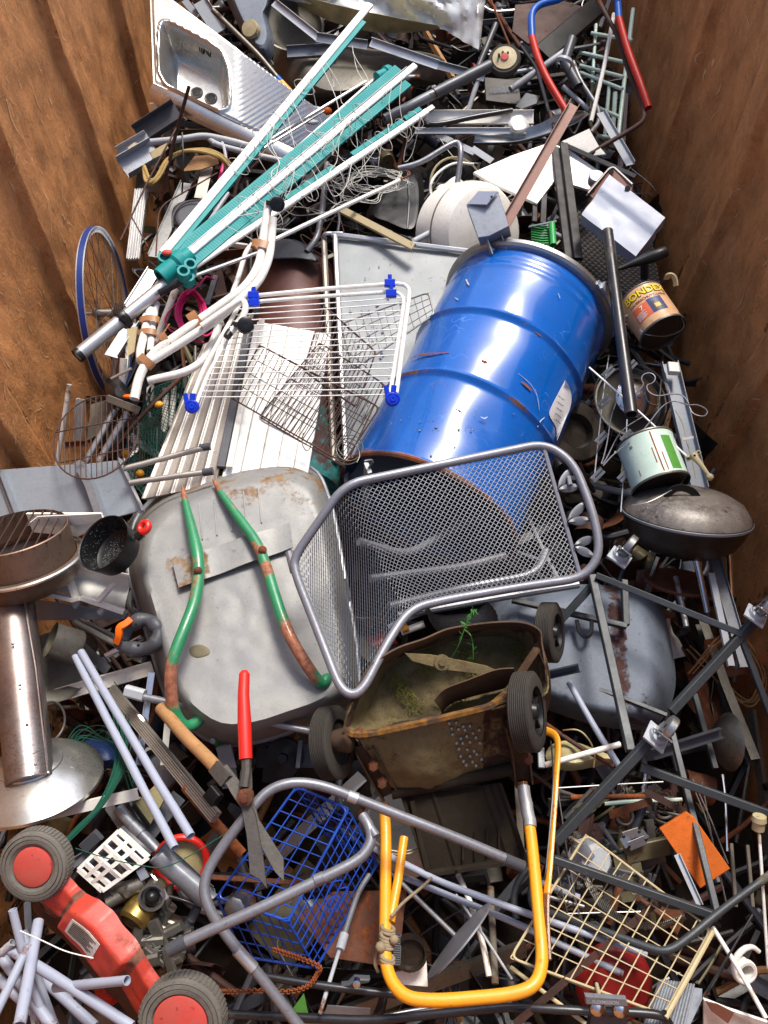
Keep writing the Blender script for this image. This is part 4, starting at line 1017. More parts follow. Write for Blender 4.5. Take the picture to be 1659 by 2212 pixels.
st = [L(0, [(975,1422,.33),(990,1395,.37),(1003,1360,.40),(1015,1330,.42),(1026,1316,.43)]), L(0, [(1003,1360,.40),(1018,1375,.40),(1022,1405,.38),(1022,1425,.36)])]
b = B()
for s_ in st: b.tube(spline(s_, 4), .0014, 5)
t.part('stem', b, 'leaf')
for s_ in st:
    q = spline(s_, 6)
    for i in range(3, len(q)-1):
        for m_ in range(3 if s_ is st[0] and i > 12 else 1):
            d = Vector((rg.gauss(0,1),rg.gauss(0,1),rg.gauss(0,.6))).normalized()*rg.uniform(.012,.02); w = d.cross(rv(1)).normalized()*.0045; p = q[i]
            b = B().add([p, p+d*.3+w*.8, p+d*.7+w*.7, p+d, p+d*.7-w*.7, p+d*.3-w*.8, p+d*.5+Vector((0,0,.002))], [(0,1,6),(1,2,6),(2,3,6),(3,4,6),(4,5,6),(5,0,6)])
            if (i*7+m_) % 2 == 0: t.part('leaf', b, 'leaf')

# --- red lawn mower
t = Thing('lawn_mower', 'red lawn mower tipped on its side with exposed dirty engine', 'lawn mower')
k = 10
HUMPS = 1
A0 = L(k, [(395,700,.24),(440,690,.24),(500,760,.23),(560,815,.24),(640,850,.26),(730,920,.26),(790,1000,.255),(870,1100,.25),(930,1190,.25),(985,1290,.23),(1060,1390,.23)])
A1 = L(k, [(245,855,.17),(290,930,.16),(370,975,.15),(430,995,.15),(500,1075,.14),(570,1170,.14),(640,1250,.14),(720,1350,.13),(780,1420,.12),(840,1520,.11),(900,1610,.10)])
def ms(u, v):   # u along, v across the deck
    n_ = len(A0)-1; f_ = u*n_; a = min(int(f_), n_-1); f_ -= a
    p0 = A0[a].lerp(A0[a+1], f_); p1 = A1[a].lerp(A1[a+1], f_); q = (A0[-1]-A0[0]).cross(p1-p0).normalized(); q = q if q.dot(CB) > 0 else -q
    h_ = .022 + .026*sst((u-.27)/.05)*sst((.80-u)/.05)
    pl = sst(v/.10)*sst((1-v)/.34)
    w_ = (.22 if (abs(u-.27) < .03 or abs(u-.80) < .03) else 0)+.3*sst((v-.55)/.4)
    return p0.lerp(p1, v) + q*(h_*pl + .003*noise.noise(Vector((u*9, v*4, 1))) - .004*math.exp(-((v-.5)/.02)**2)*sst((u-.85)/.03)), w_
P = []; wv = []
for i in range(90):
    for j in range(26): p_, w_ = ms(i/89, j/25); P.append(p_); wv.append(w_*1.0)
b = B().surf(P, 90, 26, .004, wv)
t.part('deck', b, 'redmower', sharp=60)
b = B().ribbon([p+CR*.0 for p in A1], L(k,[(230,900,.05),(290,990,.03),(360,1060,.0),(430,1120,.0),(500,1200,.0),(560,1290,.0),(620,1370,0),(700,1450,0),(760,1500,0),(820,1560,0),(880,1650,0)]), 6, .01, .004, 5); t.part('deck_inside', b, 'rustdark')
pn = (A1[5]-A0[5]).normalized(); 
sp_ = [(568,1040),(640,975),(782,1128),(700,1200)]
zs = .245
def mss(u, v, o):
    p_, _ = ms(u, v); e = (ms(u+.01, v)[0]-p_).cross(ms(u, v+.01)[0]-p_).normalized(); e = e if e.dot(CB) > 0 else -e; return p_+e*o
b = B().surf([mss(lerp(.37,.60,i/13), lerp(.20,.58,j/9), .0015) for i in range(14) for j in range(10)], 14, 10, .0008); stk = t.part('sticker', b, 'white', label='faded cream sticker with worn print')
b = B()
for i in range(8):
    v = .25+.036*i; b.sweep([mss(lerp(.39,.575-.02*(i%3),j/6), v, .0022) for j in range(7)], [(-.0011,-.0003),(.0011,-.0003),(.0011,.0003),(-.0011,.0003)], CB)
t.part('faded_print', b, 'dirtysteel', stk)
for c_, r_, h_ in ((V2(k,215,640)+(.27,), 75, 43), (V2(k,1170,1650)+(.24,), 93, 60)):
    c0_ = W(*c_); ax_ = A(-.05,.04,1); r_ = sz(r_, c0_); hr = sz(h_, c0_); off = A(-.05,.12,0)*.0
    b = B().lathe(c0_, ax_, [(r_*.3,-.045),(r_*.95,-.045),(r_,-.035),(r_,-.004),(r_*.97,.004),(r_*.91,.006),(r_*.895,.0025),(r_*.88,.006),(r_*.80,.007),(r_*.785,.003),(r_*.77,.007),(r_*.68,.006),(hr*1.12,.003),(hr*1.03,.001),(hr*1.0,-.002)], 64)
    ux_ = ax_.cross(Vector((0,0,1))).normalized(); uy_ = ax_.cross(ux_)
    for i in range(56): a = 2*math.pi*i/56; d = ux_*math.cos(a)+uy_*math.sin(a); b.bar(c0_+d*(r_*1.0)-ax_*.034, c0_+d*(r_*1.0)-ax_*.003, .006, .004, d)
    w_ = t.part('wheel', b, 'rubbergrey')
    t.part('hub_cap', B().lathe(c0_, ax_, [(hr*1.01,-.002),(hr*.98,.004),(hr*.9,.0055),(hr*.4,.007),(0,.0075)], 48), 'redhub', w_)
def gridcover():
    b = B(); C4 = [V2(k,508,655),V2(k,770,405),V2(k,962,580),V2(k,665,795)]; zz = [.22,.24,.24,.22]
    def S(u, v): return W(*[lerp(lerp(C4[0][m],C4[1][m],u), lerp(C4[3][m],C4[2][m],u), v) for m in (0,1)], lerp(lerp(zz[0],zz[1],u),lerp(zz[3],zz[2],u),v)+.02*math.sin(math.pi*v)*math.sin(math.pi*u))
    for u in (0,.16,.38,.62,.84,1): b.sweep([S(u, v/6) for v in range(7)], [(-.005,-.004),(.005,-.004),(.005,.003),(-.005,.003)], CB)
    for v in (0,.34,.60,1): b.sweep([S(u/6, v)+CB*.001 for u in range(7)], [(-.004,-.004),(.004,-.004),(.004,.003),(-.004,.003)], CB)
    return b, S
b, S_ = gridcover(); t.part('grille_cover', b, 'white')
b = B(); P = [S_(i/6, j/6)-CB*.03 for i in range(7) for j in range(7)]; b.surf(P, 7, 7, .03); t.part('engine_cowl', b, 'dgrey')
b = B().lathe(W(*V2(k,900,935),.18), A(-.45,-.6,.75), [(0,-.03),(.022,-.03),(.031,-.02),(.034,.0),(.034,.02),(.028,.028),(.01,.030),(0,.028)], 28); t.part('carburettor_bowl', b, 'brass')
b = B().lathe(W(*V2(k,985,835),.22), A(.1,.1,1), [(.024,-.06),(.026,-.01),(.029,0),(.029,.006),(.024,.006),(.022,-.01),(0,-.012)], 24); t.part('air_intake', b, 'dirtysteel')
t.part('plug', B().ball(W(*V2(k,985,838),.215), .016, 12), 'black')
for nm, pts, r_, m_ in (('exhaust_pipe', [(660,770,.16),(780,790,.19),(880,770,.19),(930,740,.19)], .017, 'dirtysteel'),('intake_pipe', [(700,620,.16),(760,640,.19),(830,640,.19)], .014,'dirtysteel'),('fuel_hose', [(1090,830,.19),(1200,860,.18),(1300,900,.18)], .004,'black'),('hose', [(1280,900,.14),(1230,1000,.13),(1180,1080,.1)], .011,'dgrey')):
    t.part(nm, B().tube(rounded(L(k, pts), .03), r_, 12, True), m_)
b = B()
rr = random.Random(11)
for i in range(46):
    x, y = rr.uniform(820,1120), rr.uniform(900,1290)
    if y < 1100 and x < 860: continue
    p = W(*V2(k, x + (y-1000)*.25, y), .12+.05*rr.random()); q = rr.random()
    if q < .4: b.lathe(p, A(rr.gauss(0,.5),rr.gauss(0,.5),1), [(.0,-.02),(.011,-.02),(.011,.004),(.006,.006),(.006,.012),(0,.012)], 6)
    else: d = A(rr.gauss(0,1),rr.gauss(0,1),.1)*rr.uniform(.02,.05); b.bar(p-d, p+d, rr.uniform(.01,.03), rr.uniform(.01,.03), CB, .2)
b.bar(W(*V2(k,880,1120),.10), W(*V2(k,1130,1210),.08), .14, .09, CB, .15)
t.part('engine_block', b, 'dirtysteel', label='oily engine block with fins and bolts')
b = B()
for i in range(7): p = L(k, [(930+i*18,1110+i*22,.17-.003*i),(990+i*18,1080+i*22,.17-.003*i)]); b.bar(p[0], p[1], .006, .02, CB)
t.part('cooling_fins', b, 'dullsteel')
b = B().lathe(W(*V2(k,705,825),.20), A(0,0,1), [(.012,-.01),(.012,.004),(.007,.004),(.006,0),(0,0)], 16); b.bar(W(*V2(k,640,830),.19), W(*V2(k,760,800),.19), .02, .008, CB); t.part('bracket', b, 'dirtysteel')
b = B().bar(W(*V2(k,900,700),.21), W(*V2(k,950,670),.21), .025, .01, CB); b.bar(W(*V2(k,1050,830),.21), W(*V2(k,1080,810),.21), .022, .012, CB)
for i in range(2): b.tube(L(k, [(980+i*16,690+i*10,.2),(1060+i*14,800+i*8,.2)]), .002, 5)
t.part('linkage', b, 'alu')
t.part('air_filter_box', B().patch([(*V2(k,970,600),.20),(*V2(k,1075,528),.22),(*V2(k,1410,820),.20),(*V2(k,1290,890),.17)], 16, 8, lambda x,y,u,v: .02*math.sin(math.pi*u)**.4, .05), 'midgrey')
b = B().lathe(W(*V2(k,1520,910),.14), A(-.2,.1,.9), [(0,-.03),(.024,-.03),(.024,.002),(.018,.006),(0,.006)], 24, lambda r,h,a: (r*(1+.05*math.sin(a*16)), h)); t.part('fuel_cap', b, 'dullsteel')

# --- grey folding chair frame
t = Thing('folding_chair_frame', 'bare grey tubular folding chair frame with rounded loops', 'chair frame')
p = [(1128,1870,.20),(1000,1815,.24),(770,1725,.30),(700,1697,.32),(635,1688,.33),(580,1705,.33),(540,1750,.33),(467,1846,.30),(438,1905,.29),(447,1960,.28),(500,2036,.25),(553,2097,.22),(660,2235,.16)]
t.part('frame_tube', B().tube(rounded(L(0,p), .07, 6), .0115, 14, True), 'framegrey')
p = [(365,2052,.34),(440,2015,.35),(553,1966,.36),(720,1886,.37),(780,1855,.37),(803,1820,.37),(800,1788,.37),(783,1762,.36)]
t.part('frame_tube', B().tube(rounded(L(0,p), .06, 6), .0115, 14, True), 'framegrey')
for a, c, w, m_ in (((752,1718,.306),(772,1726,.302),26,'alu'),((364,2053,.34),(402,2034,.345),30,'plastic'),((512,2052,.246),(548,2092,.226),27,'alu'),((680,1902,.372),(700,1894,.373),25,'framegrey'),((1090,1855,.215),(1130,1872,.198),25,'plastic')):
    p = L(0, [a, c]); t.part('sleeve', B().tube([p[0], p[0].lerp(p[1],.5), p[1]], sz(w,p[0])/2, 14), m_)
# --- garden shears
t = Thing('garden_shears', 'large garden shears with one red handle and rusty open blades', 'shears')
q = L(0, [(528,1449,.40),(528,1456,.40),(526,1500,.395),(528,1560,.39),(531,1640,.38)]); t.part('red_handle', B().tube(q, .0155, 16, scale=[.45,.8,.85,1.0,.95]), 'red')
q = L(0, [(532,1640,.38),(532,1665,.375),(527,1700,.37)]); t.part('tang', B().tube(q, .011, 8), 'iron')
q = L(0, [(347,1529,.22),(400,1590,.26),(450,1640,.30),(478,1672,.33)]); t.part('worn_handle', B().tube(spline(q,4), .0155, 14), 'wood', label='bare wooden handle worn pale brown')
t.part('blade', B().poly(L(0, [(519,1664,.365),(543,1660,.365),(545,1700,.36),(537,1728,.355),(552,1760,.35),(568,1850,.335),(577,1921,.32),(560,1900,.32),(540,1890,.325),(533,1810,.34),(522,1750,.35),(516,1700,.36)]), .005), 'iron', label='pale pitted straight blade')
t.part('blade', B().poly(L(0, [(470,1660,.345),(490,1650,.345),(520,1690,.35),(545,1715,.345),(560,1770,.335),(613,1855,.31),(614,1905,.305),(595,1885,.31),(548,1800,.33),(520,1745,.345),(500,1715,.345)]), .005), 'iron', label='dark wide blade')
t.part('pivot_bolt', B().lathe(W(528,1724,.372), A(0,0,1), [(.018,-.02),(.018,.0),(.012,.002),(.008,.002),(.008,.007),(0,.008)], 12), 'rust')
t.part('ferrule', B().prof(L(0,[(463,1655,.335),(490,1688,.345)]), 'U', .03, .014, .003, CB), 'iron')
# --- blue wire basket
t = Thing('wire_basket', 'bright blue wire basket with wide bars under the grey chair frame', 'basket')
P4 = {'a':(640,1700,.10),'b':(752,1748,.12),'c':(622,1990,.10),'d':(468,1938,.08),'e':(815,1866,.0),'f':(682,2092,-.04),'g':(525,2066,-.05),'h':(630,1760,-.06)}
Pw = {n: W(*v) for n, v in P4.items()}
for (q, nu, nv) in (('abcd',9,5),('befc',13,7),('dcfg',7,4)):
    t.part('wire_side', B().grid([Pw[x] for x in q], nu if q != 'dcfg' else nu, nv, .0017, .003, 6) if False else (lambda c_: B().grid([c_[0],c_[3],c_[2],c_[1]] if q != 'dcfg' else c_, nu, nv, .0017, .0032, 6))([Pw[x] for x in q]), 'bluewire')
b = B().grid([Pw['a'], Pw['b'], Pw['e'], W(700,1800,-.08)], 6, 4, .0017, .003, 6); t.part('wire_side', b, 'bluewire')
b = B()
for c_ in ((722,1925,.07),(715,1960,.06),(735,1940,.06)): b.tube(rounded(L(0,[(c_[0]-25,c_[1]+30,c_[2]),(c_[0]-5,c_[1]-20,c_[2]+.01),(c_[0]+20,c_[1]-25,c_[2]+.01),(c_[0]-8,c_[1]+30,c_[2])]), .01), .002, 6)
t.part('handle_clip', b, 'bluewire')

# --- kettle barbecue
t = Thing('kettle_barbecue', 'round black kettle barbecue with dusty domed lid by the right wall', 'barbecue')
c = W(1482,1112,.10); ax_ = A(.06,.955,.29); r_ = sz(133, c)
b = B().lathe(c, ax_, [(r_,-.004),(r_*1.01,.0),(r_*1.0,.006),(r_*.97,.018),(r_*.86,.044),(r_*.65,.064),(r_*.4,.075),(r_*.15,.079),(0,.08)], 56); t.part('lid', b, 'kettlelid')
b = B().lathe(c, ax_, [(r_*1.02,.004),(r_*1.02,-.012),(r_*.985,-.02),(r_*.94,-.045),(r_*.82,-.08),(r_*.6,-.105),(r_*.3,-.118),(0,-.12)], 56); t.part('bowl', b, 'enamel')
b = B().lathe(c, ax_, [(r_*1.015,.002),(r_*1.035,.0),(r_*1.035,-.006),(r_*1.015,-.008)], 56); t.part('rim_band', b, 'midgrey')
hb = c+ax_*.10
q = [W(1437,1088,.17), W(1444,1066,.20), W(1462,1054,.215), W(1485,1056,.215), W(1502,1068,.20), W(1511,1088,.17)]
b = B().sweep(spline(q, 5), [(-.010,-.003),(.010,-.003),(.010,.004),(-.010,.004)], CB); t.part('lid_handle', b, 'black')
c2 = c-ax_*.215+CR*.02
t.part('ash_plate', B().lathe(c2, ax_, [(0,.0),(r_*.55,.0),(r_*.60,.006),(r_*.62,.004),(r_*.6,-.004),(0,-.004)], 40), 'rust')
for a, d in (((1423,1200,.02),(1395,1290,-.12)),((1502,1200,.08),(1528,1322,.0)),((1575,1190,.0),(1582,1290,-.12))):
    p = L(0, [a, d]); lg = t.part('leg', B().tube([p[0], p[0].lerp(p[1],.5), p[1]], .010, 12), 'chrome')
    t.part('foot', B().tube([p[1], p[1]+(p[1]-p[0]).normalized()*.012], .0115, 12), 'black', lg)
b = B().bar(W(1523,1140,.20), W(1527,1178,.17), .014, .004, CB); b.tube(rounded(L(0,[(1520,1140,.21),(1522,1166,.19),(1530,1166,.19),(1530,1138,.21)]), .005), .0012, 5); t.part('latch', b, 'dirtysteel')
# --- zinc tub
t = Thing('zinc_tub', 'big grey zinc tub with brown stained stripe under the black tubing', 'tub')
o_ = [(1060,1290),(1150,1268),(1260,1262),(1360,1270),(1405,1285),(1432,1320),(1446,1370),(1458,1440),(1458,1490),(1440,1540),(1400,1575),(1300,1570),(1200,1540),(1130,1510),(1060,1480),(1030,1400)]
b = B().dome(spl2(o_, 4), -.12, .02, .72, 20, .003, lambda x,y: (.34*sst((26-abs(x-1338-(y-1400)*.10))/14))+(.3 if (x < 1400 and x > 1385 and y > 1500) else 0), 1.8, cen=(1270,1410)); t.part('body', b, 'zinc', sharp=60)
b = B().tube(rounded(L(0,[(1246,1340,.06),(1252,1368,.06),(1266,1378,.06),(1278,1368,.06),(1278,1335,.06)]), .02), .006, 8); t.part('loop_handle', b, 'blackm')
# --- black square tube frame with castors
t = Thing('castor_frame', 'frame of black square tubing lying on its side with four white castors', 'frame')
for a, c_, w in (((1279,1245,.15),(1362,1622,.20),18),((1288,1243,.17),(1603,1370,.22),14),((1640,1330,.23),(1450,1537,.14),19),((1403,1600,.24),(1200,1818,.16),21),((1385,1657,.20),(1665,1760,.20),18),((1196,1856,.18),(1550,1980,.18),17),((1446,1560,.12),(1552,1985,.17),13),((1598,1370,.21),(1670,1560,.14),13),((1106,1296,.06),(1353,1353,.06),12),((1348,1255,.05),(1352,1350,.055),14),((1288,1255,.14),(1213,1338,.08),15),((1180,1452,.0),(1340,1505,.02),9),((1340,1505,.02),(1440,1545,.03),9),((1500,1500,-.05),(1545,1660,-.05),12)):
    p = L(0, [a, c_]); w_ = sz(w, p[0].lerp(p[1],.5)); t.part('square_tube', B().bar(p[0], p[1], w_, w_, CB if w > 12 else (0,0,1), .1), 'blackbar')
def castor(t, c_, px, rot):
    c0_ = W(*c_); s_ = sz(px, c0_)/.078; a_ = A(*rot[0]); pl = A(*rot[1]); sd_ = a_.cross(pl).normalized()
    b = B().bar(c0_-sd_*.03*s_*1.0, c0_+sd_*.03*s_*1.0, .055*s_, .005, pl, .2); b.lathe(c0_, pl, [(.022*s_,0),(.022*s_,.012*s_),(.016*s_,.016*s_),(0,.016*s_)], 20); cs = t.part('castor', b, 'palegrey', label='white castor with plate and swivel wheel')
    wc = c0_+pl*.045*s_+sd_*.01*s_*0
    b = B().lathe(wc, a_, [(.006*s_,-.009*s_),(.028*s_,-.009*s_),(.030*s_,-.007*s_),(.030*s_,.007*s_),(.028*s_,.009*s_),(.006*s_,.009*s_)], 28); t.part('castor_wheel', b, 'dullsteel', cs)
    b = B()
    for e in (-1, 1): b.bar(c0_+pl*.012*s_+a_*.014*s_*e, wc+a_*.0145*s_*e, .022*s_, .002*s_, a_)
    b.tube([c0_+pl*.016*s_+a_*.02*s_, wc+a_*.019*s_+sd_*.03*s_, wc+a_*-.019*s_+sd_*.03*s_, c0_+pl*.016*s_-a_*.02*s_], .002*s_, 6); t.part('castor_fork', b, 'chrome', cs)
castor(t, (1338,1204,.17), 66, ((.75,-.62,.2),(.35,.70,.62)))
castor(t, (1632,1330,.26), 66, ((.75,-.62,.2),(.35,.70,.62)))
castor(t, (1418,1592,.26), 74, ((.78,-.58,.2),(.40,.62,.66)))
# --- patio heater
t = Thing('patio_heater', 'stained steel patio heater with round silver base and rusty burner head', 'patio heater')
p = L(0, [(22,1262,.16),(40,1440,.17),(66,1690,.16)]); q = spline(p, 8)
t.part('column', B().tube(q, sz(48, p[1])/1, 28, scale=[1-.0*i for i in range(len(q))], wear=[.25*sst((8-i)/6) for i in range(len(q))]), 'heater')
for (x, y) in ((13,1302),(28,1391),(43,1480),(58,1566),(77,1651)): t.part('rivet', B().ball(W(x,y,.235), .004, 8), 'rust' if y in (1302,1566) else 'dullsteel')
s1 = L(0, [(52,1290,.22),(78,1440,.235),(104,1668,.22)]); t.part('seam', B().tube(s1, .0025, 6), 'chrome')
ah = A(-.08,.92,.36); c_ = W(72,1672,.12); rb = sz(143, c_)
b = B().lathe(c_, ah, [(0,.085),(rb*.30,.085),(rb*.33,.06),(rb*.38,.042),(rb*.46,.034),(rb*.47,.030),(rb*.60,.022),(rb*.8,.006),(rb*.93,-.012),(rb,-.022),(rb*1.0,-.03),(rb*.9,-.028),(0,-.02)], 64, lambda r,h,a: (r*(1+.012*math.sin(a*3)), h+.006*math.sin(a*2+1)*(r/rb))); t.part('base_plate', b, 'steel')
ch_ = W(48,1212,.20); rh = sz(118, ch_); ax_ = A(-.10,.90,.42)
b = B().lathe(ch_, ax_, [(rh*.96,0),(rh*.96,.088),(rh*.94,.090),(rh*.94,.01)], 56); hd = t.part('burner_ring', b, 'heaterhead')
b = B().lathe(ch_, ax_, [(rh*.98,.004),(rh*1.09,.002),(rh*1.10,-.003),(rh*1.08,-.006),(rh*1.02,-.03),(rh*.9,-.06),(rh*.6,-.085),(0,-.09)], 56); t.part('burner_bowl', b, 'heaterhead')
b = B().lathe(ch_, ax_, [(rh*1.07,.004),(rh*1.11,.001),(rh*1.11,-.004)], 56); t.part('bright_lip', b, 'steel')
b = B(); u_ = ax_.cross(CR).normalized()
for i in range(11): x = (i/10*2-1)*.9; d = math.sqrt(1-x*x)*rh*.97; o1 = ch_+ax_*.086+ (A(.75,.3,0)-ax_*A(.75,.3,0).dot(ax_)).normalized()*x*rh; dv = ax_.cross((A(.75,.3,0)-ax_*A(.75,.3,0).dot(ax_)).normalized()); b.bar(o1-dv*d, o1+dv*d, .003, .004, ax_)
t.part('guard_bars', b, 'rustdark', hd)
# --- frying pan
t = Thing('frying_pan', 'deep black speckled pan with red loop handle beside the heater', 'pan')
c_ = W(223,1172,.30); ax_ = A(-.40,.45,.80); r_ = sz(64, c_)
b = B().lathe(c_, ax_, [(0,-.062),(r_*.70,-.062),(r_*.84,-.055),(r_*.96,-.01),(r_*.98,0),(r_*1.02,.002),(r_*1.02,-.003),(r_*.88,-.062),(r_*.76,-.07),(0,-.07)], 48); t.part('bowl', b, 'pan')
b = B(); rr = random.Random(8); yv_ = ax_.cross(CR).normalized(); xv_ = yv_.cross(ax_)
for i in range(420):
    a = rr.uniform(0,6.28); q = rr.random()**.5*r_*.7; b.lathe(c_-ax_*.0615+(xv_*math.cos(a)+yv_*math.sin(a))*q, ax_, [(rr.uniform(.0004,.0011),0),(0,.0005)], 4)
for i in range(300):
    a = rr.uniform(0,6.28); k_ = rr.random(); q = r_*lerp(.85,.965,k_); b.lathe(c_-ax_*lerp(.053,.006,k_)+(xv_*math.cos(a)+yv_*math.sin(a))*(q-.0015), ax_, [(rr.uniform(.0004,.001),0),(0,.0008)], 4)
t.part('speckles', b, 'palegrey')
p = L(0, [(282,1170,.29),(300,1158,.31)]); t.part('handle_stem', B().tube([p[0],p[0].lerp(p[1],.5),p[1]], .008, 10), 'dullsteel')
p = L(0, [(296,1162,.31),(306,1152,.32)]); t.part('handle_socket', B().tube([p[0],p[1]], .012, 10), 'black')
b = B().lathe(W(312,1139,.33), A(-.45,.35,.8), [(.014+.0085*math.cos(a), .009*math.sin(a)) for a in [i*math.pi/5 for i in range(11)]], 24); t.part('red_loop', b, 'red')
# --- paint cans
def can(name, lab, ctr_, top, rpx, mt, hgt, end='enamel'):
    c_ = W(*ctr_); ax_ = A(*top); r_ = sz(rpx, c_)
    t = Thing(name, lab, 'paint can')
    b = B().lathe(c_, ax_, [(r_,0),(r_*1.0,.004)]+[(r_*.985, hgt*i/10) for i in range(1,10)]+[(r_*1.0,hgt-.003),(r_*1.0,hgt)], 64); t.part('body', b, mt)
    b = B().lathe(c_, ax_, [(r_*1.015,-.003),(r_*1.03,.0),(r_*1.03,.004),(r_*1.0,.005)], 64); t.part('rim', b, 'dirtysteel'); b = B().lathe(c_, ax_, [(r_*1.0,hgt-.004),(r_*1.025,hgt-.001),(r_*1.02,hgt+.003),(r_*.98,hgt+.002)], 64); t.part('rim', b, 'dirtysteel')
    b = B().lathe(c_, ax_, [(r_*1.01,-.002),(r_*.96,.002),(r_*.95,.008),(0,.007)], 48); t.part('base', b, end)
    b = B().lathe(c_, ax_, [(r_*.99,hgt),(r_*.9,hgt-.006),(r_*.7,hgt-.02),(0,hgt-.02)], 48); t.part('inside', b, 'enamel')
    return t, c_, ax_, r_
t, c_, ax_, r_ = can('paint_can', 'peach wood-stain tin with yellow lettering lying by the right wall', (1432,719,.20), (-.30,.80,-.50), 51, 'bondpeach', .158)
fx_ = CAM-c_; fx_ = (fx_-ax_*fx_.dot(ax_)).normalized(); fy_ = ax_.cross(fx_)
sgn = 1 if pxof(c_+fy_*.1)[0] > pxof(c_-fy_*.1)[0] else -1
def wrap(x, y, o, rad=None):    # x metres round the can from the middle of the seen side, y metres up from its base
    rad = rad or r_; a = sgn*x/rad; return c_+ax_*y+(fx_*math.cos(a)+fy_*math.sin(a))*(rad*.985+o)
def textb(s, size, mapf, bold=0):
    cu = bpy.data.curves.new('lettering', 'FONT'); cu.body = s; cu.size = size; cu.extrude = 0; cu.offset = bold; cu.resolution_u = 3
    o = bpy.data.objects.new('lettering', cu); sc.collection.objects.link(o); bpy.context.view_layer.update()
    me = bpy.data.meshes.new_from_object(o.evaluated_get(bpy.context.evaluated_depsgraph_get()))
    b = B().add([mapf(v.co.x, v.co.y) for v in me.vertices], [tuple(p.vertices) for p in me.polygons])
    bpy.data.objects.remove(o); bpy.data.curves.remove(cu); bpy.data.meshes.remove(me); return b
t.part('lettering', textb('BONDEX', .036, lambda x,y: wrap(x-.050, y+.118, .0012), .0024), 'enamel', label='dark outline of the big lettering')
t.part('lettering', textb('BONDEX', .036, lambda x,y: wrap(x-.050, y+.118, .0026), .0009), 'yelltext', label='big yellow lettering')
t.part('lettering', textb('DAUERSCHUTZ-LASUR', .0135, lambda x,y: wrap(x-.046, y+.098, .001), .0002), 'dred')
def wpatch(x0,x1,y0,y1,o): 
    P = [wrap(lerp(x0,x1,i/9), lerp(y0,y1,j/3), o) for i in range(10) for j in range(4)]; return B().surf(P,10,4,.0006)
lb_ = t.part('label_panel', wpatch(-.046,.012,.035,.090,.0008), 'coral'); t.part('label_panel', wpatch(.012,.062,.035,.094,.0010), 'navy')
t.part('label_panel', wpatch(.020,.050,.040,.078,.0016), 'enamel'); t.part('label_panel', wpatch(.028,.046,.050,.066,.0022), 'yellow'); t.part('label_panel', wpatch(-.066,-.054,.008,.026,.0008), 'white')
t.part('lettering', textb('7', .024, lambda x,y: wrap(x-.018, y+.068, .0016), .0006), 'white')
b = B()
for i in range(6): b.surf([wrap(lerp(-.042,-.004-.006*(i%2),a/5), .062-.0045*i+q, .0014) for a in range(6) for q in (0,.0018)], 6, 2, .0003)
t.part('small_print', b, 'white')
b = B().lathe(wrap(-.075,.105,0), (wrap(-.075,.105,.01)-wrap(-.075,.105,0)).normalized(), [(.007,0),(.007,.004),(.004,.008),(0,.009)], 12); t.part('handle_lug', b, 'dullsteel')
q = [c_+fy_*sgn*-r_*1.0+ax_*.03, c_-ax_*.012-fy_*sgn*r_*.6+fx_*.055, c_-ax_*.018+fx_*.06+fy_*sgn*r_*.3, c_+fy_*sgn*r_*1.02-ax_*.0]
t.part('wire_handle', B().tube(spline([wrap(-.06,.02,.003), c_-ax_*.012+fx_*r_*.72-fy_*sgn*r_*.5, c_-ax_*.02+fx_*r_*.3+fy_*sgn*r_*.1-fx_*r_*.3, c_-ax_*.012-fx_*r_*.3+fy_*sgn*r_*.8, wrap(.095,.02,.004)], 6), .0016, 6), 'dullsteel')
solo('paint_scraper', 'cream plastic hook sticking up behind the peach tin', 'hook', B().sweep(rounded(L(6,[(1000,150,.25),(1010,120,.27),(1045,125,.27),(1060,160,.26),(1062,195,.25)]), .01), [(-.009,-.003),(.009,-.003),(.009,.003),(-.009,.003)], CB), 'cream')
t, c_, ax_, r_ = can('paint_can', 'mint green paint tin with rust streaks above the barbecue', (1428,1050,.16), (-.18,.86,-.42), 62, 'mint', .15)
fx_ = CAM-c_; fx_ = (fx_-ax_*fx_.dot(ax_)).normalized(); fy_ = ax_.cross(fx_); sgn = 1 if pxof(c_+fy_*.1)[0] > pxof(c_-fy_*.1)[0] else -1
t.part('label_panel', wpatch(.052,.085,.012,.125,.0008), 'labelgreen')
for x0, w0, y0, y1 in ((.022,.004,.0,.148),(.012,.003,.04,.09),(.036,.003,.0,.07),(-.045,.002,.02,.04)): t.part('rust_streak', wpatch(x0,x0+w0,y0,y1,.0007), 'chain')
t.part('lettering', textb('30', .012, lambda x,y: wrap(x-.05, y+.112, .001), .0003), 'ink')
t.part('rust_ring', B().lathe(c_, ax_, [(0,.009),(.024,.009),(.025,.0075)], 20), 'chain')
t.part('wire_handle', B().tube(spline(L(0,[(1486,1020,.17),(1470,1045,.19),(1440,1065,.22),(1400,1085,.22),(1365,1092,.2)]),6), .0018, 6), 'dullsteel')

